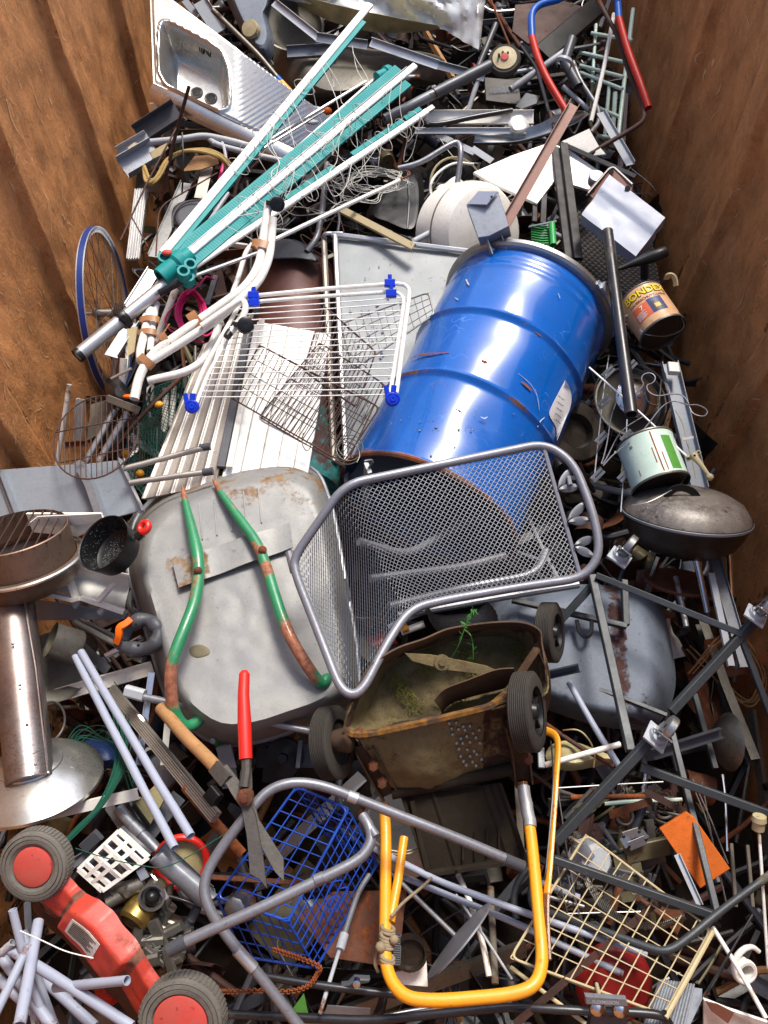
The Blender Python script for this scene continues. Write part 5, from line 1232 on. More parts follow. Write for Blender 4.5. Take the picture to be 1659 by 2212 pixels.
# ================= TUBES, RODS, BOARDS AND SMALL PIECES =================
# left side
TL = [
('conduit_pipe','long pale grey conduit pipe ending above the mower grille, the left one of two','pipe',0,[(160,1412,.12),(377,1832,.28)],20,'conduit'),
('conduit_pipe','pale grey conduit pipe with stained open end lying over its twin','pipe',0,[(175,1408,.13),(412,1806,.29)],20,'conduit'),
('conduit_pipe','thick pale pipe standing nearly upright in the bottom left corner','pipe',0,[(42,2215,.32),(83,1990,.20)],24,'conduit'),
('conduit_pipe','short pale pipe with round open mouth pointing at the red mower','pipe',0,[(120,2133,.20),(274,2118,.33)],21,'conduit'),
('conduit_pipe','long pale pipe running under the open-mouthed pipe to the bottom edge','pipe',0,[(20,2050,.22),(150,2130,.24),(285,2218,.25)],23,'conduit'),
('conduit_pipe','pale pipe leaning from the left edge down to the bottom','pipe',0,[(0,2062,.16),(115,2220,.18)],24,'conduit'),
('conduit_pipe','pale pipe with pointed cut end in the pipe bundle','pipe',0,[(27,1965,.28),(62,2110,.2),(105,2225,.16)],18,'conduit'),
('conduit_pipe','pale pipe buried lowest in the pipe bundle','pipe',0,[(70,2096,.10),(205,2218,.12)],23,'conduit'),
('conduit_pipe','short pale stub pipe at the left edge above the bundle','pipe',0,[(-10,2068,.22),(28,2036,.24)],16,'palegrey'),
('conduit_pipe','pale pipe crossing beneath the red mower deck','pipe',0,[(226,2086,.02),(148,2152,.05)],20,'conduit'),
('conduit_pipe','pale pipe along the left edge crossing to the bottom, second from below','pipe',0,[(-10,2110,.14),(60,2170,.15),(110,2225,.15)],23,'conduit'),
('conduit_pipe','pale pipe lying steeply beneath the pointed pipe','pipe',0,[(52,2010,.14),(75,2100,.13),(120,2225,.12)],20,'conduit'),
('conduit_pipe','pale pipe at the bottom left corner leaning the other way','pipe',0,[(-10,2190,.26),(30,2110,.25),(62,2040,.24)],20,'conduit'),
('thin_white_rod','thin curved white rod lying across the pipe bundle','rod',10,[(130,1055,.33),(300,1130,.33),(420,1190,.33),(605,1232,.33)],2.6,'white'),
('aluminium_tube','grey aluminium tube with round cap pointing at the wheelbarrow','tube',7,[(480,712,.08),(920,950,.16)],14,'dullsteel'),
('aluminium_tube','short bright tube with a hole below the trimmer grip','tube',7,[(685,930,.12),(920,815,.14)],14,'chrome'),
('aluminium_tube','grey tube behind the capped tube, under the trimmer grip','tube',7,[(520,705,.04),(780,830,.08)],14,'dullsteel'),
('grey_tube','long grey tube with pale square end crossing below the wheelbarrow','tube',0,[(282,1500,.16),(553,1556,.16),(682,1582,.14)],17,'framegrey'),
('green_wire_strand','single green wire arched across the red mower engine','wire',10,[(490,520,.27),(700,590,.28),(900,630,.28),(1050,655,.28),(1200,590,.28),(1470,420,.25)],2.4,'dgreen'),
('rusty_tube','rusty brown tube end beside the silver rails','tube',10,[(1200,120,.16),(1380,340,.16),(1570,560,.14)],23,'rust'),
('white_pipe','thin white pipe standing at the left wall','pipe',4,[(450,832,.20),(370,1352,.0)],10,'white'),
('aluminium_tube','bright aluminium tube above the grey cabinet, left of a pair','tube',4,[(745,1000,.14),(555,1335,.08)],14,'alu'),
('aluminium_tube','bright aluminium tube above the grey cabinet, right of a pair','tube',4,[(825,1015,.15),(640,1335,.09)],15,'alu'),
('capped_tube','grey tube with dark end cap across the slatted shelf, upper one','tube',4,[(800,1380,.22),(1330,1240,.22)],13,'brushed'),
('capped_tube','grey tube with dark end cap across the slatted shelf, lower one','tube',4,[(840,1472,.22),(1350,1398,.22)],13,'brushed'),
('white_tube','white tube with three holes standing behind the bicycle wheel','tube',4,[(800,665,.16),(790,850,.10)],15,'white'),
('white_tube','white tube in the gap left of the slatted shelf','tube',4,[(1075,860,.02),(1060,1260,-.05)],14,'white'),
('white_tube','short white tube beside the green mesh','tube',4,[(1130,820,.02),(1110,1110,-.02)],12,'white'),
('thin_tube','thin white tube standing in the green mesh','tube',4,[(990,820,.04),(985,940,.0)],7,'white'),
('rusty_bar','rusty brown angle bar running down through the green mesh','bar',4,[(1180,780,.14),(940,1010,.12),(680,1315,.08)],10,'rustdark'),
('white_tube','white curtain tube behind the magenta cable','tube',4,[(1140,215,.20),(1010,560,.14)],16,'white'),
('thin_rod','thin pale wooden rod beside the taped tubes','rod',4,[(1100,440,.30),(950,650,.28)],3,'straw'),
('grey_tube','grey bent furniture tube under the steel sink','tube',0,[(316,308,.16),(400,300,.17),(440,292,.17),(500,305,.16),(560,322,.14)],14,'palegrey'),
('grey_tube','second grey tube just below the bent furniture tube','tube',0,[(449,297,.16),(465,312,.16),(553,335,.14),(620,350,.1)],12,'palegrey'),
('grey_tube','small grey tube bent downward near the magenta strap','tube',0,[(480,308,.16),(487,330,.16),(491,378,.12)],7,'palegrey'),
('rusty_rod','rusty rod sticking up in front of the sink','rod',1,[(1225,560,.42),(1130,900,.25),(1040,1300,.08)],8,'rustdark'),
('thin_black_rod','thin dark rod crossing above the bicycle wheel','rod',1,[(1190,740,.3),(940,1210,.24),(780,1560,.2)],4,'rustdark'),
('thin_black_rod','thin bent dark rod between wheel and teal arms','rod',1,[(1410,1120,.2),(1030,1340,.2),(1010,1659,.16)],3.4,'rustdark'),
('thin_black_rod','thin dark rod slanting to the wheel rim','rod',1,[(850,1400,.2),(960,1600,.18)],3,'rustdark'),
('thin_black_rod','thin dark rod hanging from the straw basket','rod',1,[(1180,860,.24),(1190,1050,.2),(1180,1250,.1)],4,'blackm'),
('grey_tube','bent grey tube end between the teal arms','tube',1,[(1480,1250,.14),(1380,1400,.12),(1310,1500,.1)],9,'palegrey'),
('pink_strap','magenta strap strip behind the teal arms','strap',1,[(1470,970,.14),(1445,1080,.12),(1400,1250,.1)],8,'mag'),
# middle top
('white_tube','long white tube with rusty hooked end below the teal arms','tube',0,[(583,523,.24),(863,390,.20)],9,'white'),
('rusty_hook','rusty hook in the end of the long white tube','hook',2,[(930,1165,.20),(970,1150,.205),(1000,1130,.205),(990,1112,.2),(970,1110,.2)],4,'rust'),
('grey_pipe','thick dark grey plastic drain pipe behind the teal arms','pipe',0,[(1058,142,.22),(937,203,.20)],25,'dgrey'),
('grey_pipe','lower lighter length of the dark grey drain pipe','pipe',0,[(938,203,.20),(830,258,.16)],22,'midgrey'),
('black_tube','dark tube leaning beside the small white wheel','tube',2,[(1555,160,.15),(1420,480,.1)],13,'dgrey'),
('black_tube','thin dark tube parallel to the leaning dark tube','tube',2,[(1520,270,.1),(1460,420,.08)],8,'dgrey'),
('pale_tube','pale grey tube under the drain pipe','tube',2,[(1440,520,.08),(1365,745,.0)],11,'palegrey'),
('pale_tube','short pale tube stub beside the teal arm ends','tube',2,[(970,505,.1),(1060,500,.1)],11,'palegrey'),
('chair_tube','bare grey bent chair tube near the black seat','tube',0,[(860,364,.20),(905,354,.21),(972,312,.24),(990,306,.24),(997,326,.24),(983,434,.14)],12,'framegrey'),
('grey_tube','grey upright tube behind the teal clip rail','tube',2,[(460,1060,.1),(430,1350,.12),(400,1540,.12),(330,1630,.1)],14,'framegrey'),
('grey_tube','thin grey tube behind the white tube','tube',2,[(490,1240,.1),(545,1400,.1),(530,1500,.08)],6,'framegrey'),
('pale_tube','pale tube crossing under the white boiler','tube',2,[(1010,1570,.12),(1180,1480,.12),(1255,1400,.1)],13,'palegrey'),
('taped_tube','dark purple tube with blue and yellow tape running behind the sink','tube',0,[(460,22,.28),(560,120,.22),(620,193,.16)],11,'dirtysteel'),
('black_tube','curved black handle tube on the white rails','tube',2,[(1080,770,.14),(1110,805,.14),(1200,805,.14),(1400,760,.14),(1659,715,.14)],11,'blackm'),
('wire_loop','wire ring beside the white boiler','ring',2,[(1410,1065,.1),(1280,1050,.12),(1160,1130,.12),(1120,1220,.12),(1160,1330,.1),(1240,1400,.06)],6,'white'),
('thin_rusty_rod','thin rusty rod at the top beside the small wheel','rod',0,[(1056,-10,.3),(1110,120,.2)],5,'rust'),
# top right
('black_tube','bent black tube frame against the right wall','tube',3,[(560,0,.30),(610,100,.30),(680,220,.29),(760,480,.26),(845,670,.24),(865,770,.23),(800,825,.22),(600,940,.18),(460,1030,.14)],10,'rustdark'),
('white_rod','long white painted rod standing in the white rack','rod',3,[(660,92,.26),(600,420,.2),(512,788,.12)],9,'white'),
('grey_tube','grey tube with pale wooden end in the tangle','tube',3,[(380,305,.16),(220,420,.14),(-10,580,.1)],14,'palegrey'),
('grey_tube','dark tube rising behind the grey wood-ended tube','tube',3,[(390,320,.12),(560,290,.12),(600,270,.12)],9,'dgrey'),
('grey_tube','flattened grey tube leaning under the white rack','tube',3,[(395,400,.14),(440,520,.12),(560,700,.1),(570,790,.1),(510,860,.1)],10,'framegrey'),
('grey_tube','pale diagonal tube below the dark post','tube',3,[(330,560,.1),(500,715,.06)],10,'palegrey'),
('grey_tube','dark diagonal tube crossing the rack foot','tube',3,[(590,320,.08),(440,440,.08),(300,560,.06)],9,'dgrey'),
('dark_rod','dark hinged rod hanging inside the blue and red handle','rod',3,[(60,300,.14),(160,440,.14),(240,730,.14)],8,'blackm'),
('dark_rod','dark rusted pin below the hinged rod','rod',3,[(245,730,.14),(280,850,.14)],8,'rustdark'),
('grey_tube','thin grey tube slanting left in the tangle','tube',3,[(0,470,.1),(130,450,.1)],9,'palegrey'),
('black_post','long black leg pipe leaning on the white box','pipe',0,[(1312,500,.34),(1338,700,.32),(1364,895,.30)],26,'blackm'),
# right
('white_rod','thin white rod crossing the wire hangers','rod',6,[(500,722,.22),(760,950,.23),(1130,1295,.22)],4,'cleanwhite'),
('thin_wire','thin steel wire with clips running down, left one','wire',6,[(628,640,.05),(590,900,.1),(530,1470,.12)],2.6,'palegrey'),
('thin_wire','thin steel wire with clips beside the mint tin','wire',6,[(745,1060,.08),(740,1200,.12),(705,1659,.12)],2.6,'palegrey'),
('thin_wire','thin wire rising toward the peach tin','wire',6,[(978,640,.1),(960,900,.12),(945,1000,.12)],2.6,'dirtysteel'),
('bent_wire','long bent wire hanger with narrow loop','wire',6,[(690,910,.2),(640,1040,.2),(620,1200,.2),(590,1320,.2),(575,1350,.2),(600,1340,.2),(700,1130,.21),(850,1040,.2)],2.8,'framegrey'),
('bent_wire','bent wire hanger with round eye over the fixture','wire',6,[(590,1360,.22),(660,1280,.22),(830,1160,.22),(980,960,.24),(1060,935,.25),(1140,970,.25),(1200,960,.25),(1275,1000,.25),(1250,1045,.25),(1170,1025,.25),(1150,980,.25)],2.8,'framegrey'),
('bent_wire','bent wire with round eye and curly neck above the lids','wire',6,[(700,990,.22),(790,900,.23),(860,835,.24),(835,800,.24),(850,765,.24),(900,755,.24),(935,785,.24),(915,825,.24),(870,835,.24),(880,880,.24),(940,912,.24),(1040,890,.25),(1110,900,.25),(1148,960,.25)],2.8,'framegrey'),
('bent_wire','short curled dark wire hook beside the long black pipe','wire',6,[(860,850,.23),(870,930,.23),(900,960,.23),(950,970,.23)],2.6,'blackm'),
('grey_bar','grey support bar seen through the barbecue legs','tube',9,[(1060,420,.0),(1100,600,.0),(1130,745,.0)],12,'framegrey'),
('pale_pole','pale blue-grey pole running down from the zinc tub','pole',9,[(370,1105,.06),(520,1370,.08),(700,1659,.1)],14,'conduit'),
('white_pole','white pole behind the yellow mower handle','pole',9,[(215,1640,.08),(460,1570,.1),(700,1505,.1)],13,'white'),
('brown_pole','dark brown pole behind the white pole','pole',9,[(215,1370,.02),(400,1500,.03),(660,1650,.04)],10,'rustdark'),
('yellowed_cable','yellowed cable arching behind the yellow handle','cable',9,[(330,1415,.04),(430,1405,.05),(500,1470,.05),(540,1560,.05),(530,1659,.05)],3.6,'cream'),
# bottom
('lavender_tube','long pale lavender tube crossing behind the yellow handle, upper one','tube',0,[(806,1832,.04),(950,1905,.08),(1106,1962,.10),(1398,2062,.14)],15,'conduit'),
('lavender_tube','long pale lavender tube crossing behind the yellow handle, lower one','tube',0,[(860,1890,.02),(1106,1990,.06),(1346,2104,.10)],14,'conduit'),
('grey_tube','grey steel rod of the flat metal disc','rod',0,[(740,1790,-.02),(810,1852,.0),(984,2022,.08)],10,'framegrey'),
('telescopic_rod','thick upper half of a grey telescopic rod','rod',0,[(798,1890,.02),(774,1925,.04),(740,2030,.10)],12,'midgrey'),
('telescopic_rod','thin lower half of the grey telescopic rod','rod',0,[(740,2030,.10),(715,2110,.13),(691,2190,.16)],9,'palegrey'),
('black_handlebar','black metal handlebar with clamps along the bottom edge','handlebar',0,[(553,2106,.14),(700,2130,.15),(833,2146,.15),(1000,2160,.15),(1106,2170,.17)],17,'blackm'),
('chrome_tube','chrome tube lying under the yellow handle at the bottom','tube',0,[(740,2215,.12),(850,2190,.12),(1000,2165,.12)],12,'chrome'),
('black_tube','black curved tube stub under the handlebar','tube',0,[(830,2140,.12),(826,2170,.10),(805,2215,.08)],20,'blackm'),
('black_handlebar','shiny black handlebar at the bottom carrying a grey name plate','handlebar',0,[(470,2190,.10),(800,2205,.14),(1000,2185,.18),(1106,2174,.20),(1220,2182,.22),(1400,2188,.22),(1438,2196,.22),(1452,2225,.2)],19,'blackm'),
('black_tube','thick bent black foam-covered tube under the cream grid','tube',0,[(1115,1985,.03),(1108,1930,.03),(1130,1885,.04),(1160,1860,.04),(1140,1960,.05),(1196,1974,.09),(1300,2010,.15),(1406,2050,.19),(1440,2056,.2),(1475,2036,.2),(1560,1965,.2),(1670,1885,.2)],17,'blackbar'),
('white_rod','white jointed rod in the bottom right corner','rod',0,[(1539,2002,.16),(1600,2100,.18),(1655,2200,.2)],10,'white'),
('white_cane','thin white cane with cream rubber tip at the right wall','cane',0,[(1639,1785,.20),(1650,1950,.16),(1660,2100,.12)],7,'white'),
('black_stick','black flexible stick in the bottom right corner','stick',12,[(1560,950,.22),(1400,1220,.22),(1240,1480,.2)],5,'black'),
('green_stick','green garden stake beside the black stick','stick',12,[(1355,1150,.12),(1280,1290,.13),(1205,1400,.14)],6,'olive'),
('dark_stick','dark thin rod under the black stick','stick',12,[(1400,1230,.14),(1300,1400,.14),(1250,1470,.14)],7,'blackm'),
('steel_spring','long coiled flexible steel hose curving under the cream grid','hose',12,[(470,720,.04),(560,860,.05),(680,960,.05),(820,1015,.05),(980,1020,.05),(1120,975,.06)],9,'iron'),
('wood_handle','old wooden tool handle standing at the bottom','handle',11,[(1520,770,.0),(1535,1100,.02),(1550,1400,.04)],15,'greywood'),
('white_strut','white flat strut behind the metal disc','strut',11,[(1310,690,.0),(1390,870,.02),(1470,1130,.03),(1510,1350,.04)],13,'white'),
('white_strut','narrow white strut crossing to the bottom right','strut',11,[(1295,820,.04),(1460,1060,.06),(1659,1370,.08)],6,'palegrey'),
('chrome_tube','wide chrome tube end at the top of the rusty small parts','tube',12,[(870,0,.02),(850,160,.0)],12,'chrome'),
('chrome_rail','bright chrome rail bent beside the orange board','rail',12,[(1365,45,.08),(1385,200,.1),(1395,540,.1)],6,'chrome'),
('lavender_tube','short pale tube end poking from the left of the cream grid','tube',12,[(180,740,.02),(330,800,.04),(440,840,.05)],13,'conduit'),
('rusty_shaft','rusty threaded shaft across the top of the small parts','shaft',12,[(380,190,.02),(640,185,.03),(860,185,.03)],11,'rust'),
('white_strip','white flat strip among the rusty small parts','strip',12,[(600,232,.05),(800,215,.05),(1100,205,.05)],9,'mint'),
]
for a in TL:
    name, lab, cat, kk, pts, w, m_ = a
    T(name, lab, cat, kk, pts, w, m_, .05, w >= 8, n=14 if w > 9 else 8)
# flat and profiled bars: name, label, category, crop, a, b, width, height, material, kind
BL = [
('steel_rail','long ribbed steel rail with dark plastic end by the shears','rail',7,(720,1150,.06),(1400,1980,.20),23,13,'brushed','R'),
('white_profile','wide white flat profile lying behind the conduit pipes','profile',7,(270,1215,.0),(985,1010,.08),29,9,'white','C'),
('white_profile','long white angle profile under the heater base','profile',10,(-10,375,.10),(900,165,.14),22,12,'white','U'),
('steel_rail','narrow shiny steel rail crossing the white profile','rail',7,(985,1040,.10),(900,1640,.06),14,7,'chrome','C'),
('pale_strip','pale strip next to the worn wooden handle','strip',7,(1090,1340,.0),(1060,1640,.0),14,6,'white','F'),
('metal_strip','dull strip under the two conduit pipes','strip',7,(530,870,.0),(700,1030,.0),22,8,'midgrey','F'),
('perforated_strip','perforated grey steel strip above the mower grille','strip',10,(700,240,.04),(860,475,.08),22,3,'midgrey','F'),
('grey_plank','dark grey sheet strip beside the red ring','strip',10,(900,500,.06),(1160,180,.04),36,10,'dgrey','box'),
('sheet_channel','grey steel channel poking out toward the left wall','channel',1,(795,1085,.14),(1010,960,.16),46,22,'galv','C'),
('sheet_channel','long dark steel channel under the sink corner','channel',1,(890,880,.12),(1150,710,.18),44,20,'dgrey','C'),
('sheet_channel','pale steel channel piece with peeling paint','channel',1,(770,1000,.10),(960,890,.14),30,14,'palegrey','C'),
('aluminium_strip','ribbed aluminium strip standing beside the bicycle wheel','strip',1,(915,1230,.12),(862,1680,.10),26,8,'alu','R'),
('aluminium_strip','short dull aluminium strip behind the magenta strap','strip',1,(1345,1080,.06),(1295,1285,.04),24,7,'brushed','F'),
('aluminium_strip','long silver sheet strip under the teal arms at left','strip',1,(1210,1180,.02),(1000,1659,.06),26,7,'dullsteel','C'),
('dark_rail','dark perforated rail behind the white profile tubes','rail',4,(1400,130,.1),(1340,320,.1),12,6,'dgrey','box'),
('aluminium_strip','wide silver strip behind the hub of the bicycle wheel','strip',4,(1000,90,.14),(850,330,.14),30,8,'alu','C'),
('galvanised_angle','galvanised angle piece under the dryer pole','bracket',4,(860,420,.10),(720,640,.12),30,12,'galv','L'),
('white_profile','white box profile standing at the left wall','profile',4,(522,930,.16),(505,1200,.04),17,9,'white','C'),
('white_profile','pale profile crossing under the round wire grill','profile',4,(820,1150,.0),(1030,1300,.0),16,8,'palegrey','F'),
('rusty_bracket','small rusty bracket on the round wire grill','bracket',4,(420,1225,.14),(560,1215,.14),14,8,'rust','C'),
('grey_block','grey steel rail clamp where the white stand ends','bracket',4,(700,925,.24),(895,1000,.24),17,12,'dirtysteel','box'),
('brown_channel','reddish brown painted channel bar leaning over the white board','bar',3,(405,668,.46),(-60,1480,.32),23,13,'brownpaint','C'),
('plank','long dark slat left of the woven panel','slat',3,(280,960,.18),(370,1680,.16),17,9,'wicker','box'),
('plank','long dark slat next to the woven panel edge','slat',3,(335,935,.20),(430,1680,.18),17,9,'wicker','box'),
('plank','dark grooved slat beside the green rake','slat',3,(215,1090,.14),(200,1450,.12),12,7,'wicker','box'),
('plank','short dark slat behind the brown channel bar','slat',3,(150,1220,.12),(145,1440,.11),10,7,'wicker','box'),
('dark_strip','black strip lying across the upper white plate','strip',3,(350,945,.20),(800,1145,.20),10,5,'blackm','box'),
('ladder_strip','pale perforated strip running down to the right wall','strip',3,(575,720,.12),(770,1060,.12),18,8,'palegrey','L'),
('light_fixture','long grey fluorescent light fixture without its tube','light fixture',6,(1020,690,.14),(1215,1510,.06),35,14,'cabgrey','C'),
('grey_profile','grey steel profile between barbecue legs and wall','profile',9,(1300,260,.0),(1515,1000,.02),26,9,'midgrey','C'),
('white_profile','pale broken profile end at the right wall','profile',9,(1290,400,.04),(1420,1000,.04),13,8,'palegrey','U'),
('black_channel','short black channel with holes behind the mower wheel','channel',9,(215,1060,.10),(435,1010,.12),17,14,'blackm','C'),
('black_channel','black channel bar behind the lower right tubing','channel',9,(910,1570,.0),(1360,1430,.02),22,14,'dgrey','C'),
('rusty_flat_bar','long rusty flat bar crossing the cream grid','bar',12,(940,870,.14),(20,1660,.22),16,5,'rustdark','F'),
('white_angle','white angle strip leaning on the orange board','angle',12,(1070,560,.16),(1220,890,.14),13,7,'palegrey','L'),
('rusty_strap','rusty flat strap among the small parts','strap',12,(630,305,.06),(910,210,.06),17,6,'rust','F'),
('rusty_strap','dark rusty strap with slot near the orange board','strap',12,(860,150,.08),(1130,290,.08),14,5,'rustdark','F'),
('olive_box_bar','olive painted steel box bar with bolt under the grid','bar',12,(735,560,.05),(1010,500,.05),38,16,'olive','box'),
('steel_angle','bright steel angle between black rails, lower left of mower','angle',8,(290,1480,.0),(270,1659,.0),10,6,'midgrey','box'),
('grey_angle','dark grey post below the mower right wheel','post',9,(185,1530,.05),(190,1659,.05),15,12,'midgrey','box'),
('wood_lath','weathered wooden lath behind the small parts','lath',12,(35,100,.02),(60,560,.0),14,8,'greywood','box'),
('wood_lath','grey wooden ladder rail at the right wall, left one','lath',12,(1420,490,.04),(1450,900,.04),7,7,'greywood','box'),
('wood_lath','grey wooden ladder rail at the right wall, right one','lath',12,(1525,500,.04),(1560,900,.04),7,7,'greywood','box'),
('rubber_handle','grey ribbed rubber grip beside the mower grille','grip',10,(545,520,.18),(640,430,.20),26,16,'plastic','box'),
('grey_latch','grey latch strip with slot left of the mower grille','latch',10,(440,640,.16),(560,560,.17),20,8,'midgrey','C'),
('cream_profile','cream window profile over the black seat','profile',0,(735,452,.16),(895,535,.18),14,12,'cream','U'),
('white_rail','flat white rail under the chair tube near the white board','rail',2,(1100,760,.12),(1800,760,.12),30,8,'white','C'),
('white_rail','thin bent white rail below the flat white rail','rail',2,(1030,850,.12),(1750,850,.11),13,8,'alu','C'),
('ruler','pale printed metal ruler in the gap below the white rails','ruler',2,(1170,870,.06),(1420,990,.08),14,4,'palegrey','F'),
('ruler','second short pale ruler piece with label','ruler',2,(1400,960,.10),(1530,1045,.10),14,4,'palegrey','F'),
('aluminium_profile','bent aluminium roof profile crossing the top, left length','profile',2,(110,10,.20),(400,240,.16),15,9,'alu','L'),
('aluminium_profile','bent aluminium roof profile crossing the top, middle length','profile',2,(390,240,.16),(720,290,.15),17,9,'dullsteel','L'),
('aluminium_profile','bent aluminium roof profile crossing the top, right length','profile',2,(740,270,.15),(1180,420,.12),17,9,'alu','L'),
('aluminium_profile','bent aluminium roof profile ending beside the drain pipe','profile',2,(1180,420,.12),(1480,500,.10),15,9,'dullsteel','L'),
('dark_beam','thick black beam behind the blue handle','beam',3,(560,40,.10),(190,360,.06),42,20,'black','box'),
('grey_profile','flattened grey profile inside the top left tangle','profile',2,(200,340,.10),(520,320,.1),26,10,'midgrey','C'),
('white_bracket','thin white bracket arm behind the sink corner','bracket',1,(1195,0,.18),(1275,100,.16),14,6,'cabgrey','F'),
('white_bracket','grey bent bracket arm behind the sink','bracket',1,(1290,0,.2),(1420,200,.16),32,8,'cabgrey','C'),
]
for a in BL:
    name, lab, cat, kk, p0, p1, w, h_, m_, kd = a
    BAR(name, lab, cat, kk, p0, p1, w, h_, m_, kd, up=CB)
# flat plates
PLL = [
('orange_board','orange laminated board with chipped edge under the black tubing','board',12,[(958,395,.13),(1130,285,.16),(1180,320,.16),(1415,655,.13),(1222,782,.10)],'orange',.016),
('white_board','large cream-white board with broken corner behind the brown bar','board',0,[(1022,372,.14),(1106,335,.17),(1185,308,.19),(1225,320,.19),(1296,370,.17),(1275,410,.16),(1200,388,.16),(1160,440,.13),(1060,395,.13)],'white',.012),
('white_plate','white plate with dark square latch in the upper right','plate',3,[(320,915,.16),(500,832,.19),(560,940,.18),(610,1000,.17),(520,1010,.15)],'white',.006),
('grey_plate','grey striped plate piece at the right edge, bottom','plate',12,[(1240,1500,.14),(1390,1560,.15),(1659,1650,.15),(1659,1700,.12),(1240,1700,.1)],'white',.006),
('brown_sheet','brown patterned sheet on the striped plate','sheet',12,[(1250,1510,.147),(1330,1530,.157),(1440,1585,.16),(1400,1659,.15),(1290,1575,.145)],'brownpaint',.003),
('grey_board','dark board behind the rear of the yellow mower','board',8,[(300,1500,-.04),(385,1495,-.04),(390,1659,-.06),(290,1659,-.06)],'dgrey',.01),
('cardboard_piece','ragged brown cardboard in the middle left gap','cardboard',1,[(1180,1110,.08),(1260,1010,.1),(1400,1000,.1),(1420,1060,.09),(1300,1100,.08)],'wood',.004),
('plaster_chunk','flaking pale plaster chunk by the left wall','plaster',1,[(820,960,.16),(870,920,.17),(905,930,.17),(890,950,.165),(850,968,.16)],'cream',.01),
('bark_piece','pale flaky board piece on the steel channel','board',1,[(965,985,.17),(1080,925,.19),(1090,960,.18),(1040,1010,.16),(990,1030,.16)],'cream',.006),
('small_white_part','broken white bracket under the sink corner','bracket',1,[(968,668,.14),(1020,665,.15),(1030,720,.12),(1005,760,.1),(995,700,.12)],'white',.006),
('grey_sheet','grey sheet panel under the white oven tray','panel',7,[(165,560,.02),(830,650,.06),(810,695,.02),(160,705,.0)],'cabgrey',.004),
('flat_bracket','grey bracket with holes next to the zinc rail','bracket',7,[(1395,1530,.10),(1495,1510,.11),(1530,1659,.08),(1440,1659,.07)],'midgrey',.004),
('dark_case','dark box lid behind the shears','box',8,[(0,1500,-.02),(280,1470,.0),(270,1659,-.02),(0,1659,-.04)],'black',.02),
('rusty_sheet','broad rusty oven sheet under the blue basket','sheet',11,[(270,960,-.04),(500,800,-.03),(980,790,-.02),(960,930,-.02),(930,1240,.0),(1000,1330,.0),(870,1290,-.01),(480,1230,-.03)],'rust',.003),
('white_panel','white sheet panel under the rusty oven sheet','panel',11,[(860,1330,-.03),(1000,1300,-.02),(1100,1170,-.02),(1115,1420,-.03),(870,1400,-.04)],'white',.02),
('grey_sheet','dark bent grey sheet in the lower middle','sheet',11,[(460,1540,-.02),(740,1560,0),(740,1640,-.02),(430,1620,-.04)],'midgrey',.003),
('colour_print','small colourful printed card at the bottom','card',11,[(230,1570,.02),(310,1460,.03),(340,1600,.02),(320,1659,.01)],'labelgreen',.002),
('white_sheet','white cardboard box flap below the small shelf','sheet',5,[(20,400,.18),(55,410,.18),(30,560,.17),(0,600,.16)],'white',.003),
('dark_plate','dark plate behind the tube frame at the top right','plate',3,[(20,30,.0),(320,0,.0),(520,60,.02),(300,320,-.02),(100,280,-.02),(0,200,-.04)],'rustdark',.01),
('green_plastic','green translucent strip in the upper right gap','strip',3,[(0,600,.0),(40,640,.02),(60,680,.02),(0,700,0)],'lgreen',.004),
('grey_wing','dark grey folded plate at left of the white rails','plate',3,[(20,690,.08),(90,600,.1),(180,620,.1),(160,670,.1),(60,705,.08)],'dgrey',.008),
]
for a in PLL: PL(*a)

# --- crumpled sheet at the top
t = Thing('crumpled_sheet', 'big crumpled aluminium sheet with cream underside at the top of the pile', 'sheet')
def crum(x, y, u, v): return .06*noise.noise(Vector((x*.008,y*.014,2)))+.030*abs(noise.noise(Vector((x*.018,y*.022,7))))+.004*abs(noise.noise(Vector((x*.06,y*.05,1))))
edge = [(600,-90,-6),(640,-92,4),(700,-95,12),(800,-95,28),(850,-95,48),(900,-95,52),(960,-95,64),(1000,-95,90),(1034,-95,107),(1046,-95,40)]
P = []; nu = 90; nv = 26
for i in range(nu):
    s_ = i/(nu-1)*(len(edge)-1); a = min(int(s_), len(edge)-2); f_ = s_-a; x = lerp(edge[a][0],edge[a+1][0],f_); y1 = lerp(edge[a][2],edge[a+1][2],f_)
    for j in range(nv):
        v = j/(nv-1); y = lerp(-110, y1, v); xx = x+6*noise.noise(Vector((x*.05,v*3,0))); P.append(W(xx, y, .30-.12*v**2+crum(x,y,0,0)))
t.part('sheet', B().surf(P, nu, nv, .0012), 'crumple', sharp=20)
P = []
for i in range(60):
    x = lerp(610, 945, i/59); ya = lerp(-30, 55, (i/59)**.7); yb = ya + 40*math.sin(math.pi*min(1,(i/59)*.85+.12))+4
    for j in range(8): v = j/7; P.append(W(x+8*v, lerp(ya, yb, v), .24-.12*v+.02*noise.noise(Vector((x*.04,v*2,3)))))
t.part('underside_fold', B().surf(P, 60, 8, .0012), 'paleyellow', label='cream yellow underside turned outward')
t = Thing('old_vessel', 'pale enamelled vessel with round cream screw cap at the top', 'tank')
b = B().dome(spl2([(480,-30),(500,-60),(560,-80),(600,-60),(590,0),(578,30),(590,80),(592,110),(580,135),(555,128),(535,90),(512,50)],4), .12, .22, .6, 14, .003, lambda x,y: .2 if x > 575 else 0, 1.6, cen=(548,30)); t.part('body', b, 'zinc')
b = B().lathe(W(540,62,.25), A(-.25,-.1,.9), [(.036,-.03),(.036,-.012),(.039,-.012),(.039,-.004),(.036,-.004),(.036,.004),(.034,.008),(0,.01)], 28); t.part('screw_cap', b, 'cream')
t = Thing('small_wheel', 'small white wheel with red centre and dark tyre near the top', 'wheel')
c_ = W(1090,128,.24); ax_ = A(-.12,.1,.95); r_ = sz(27, c_)
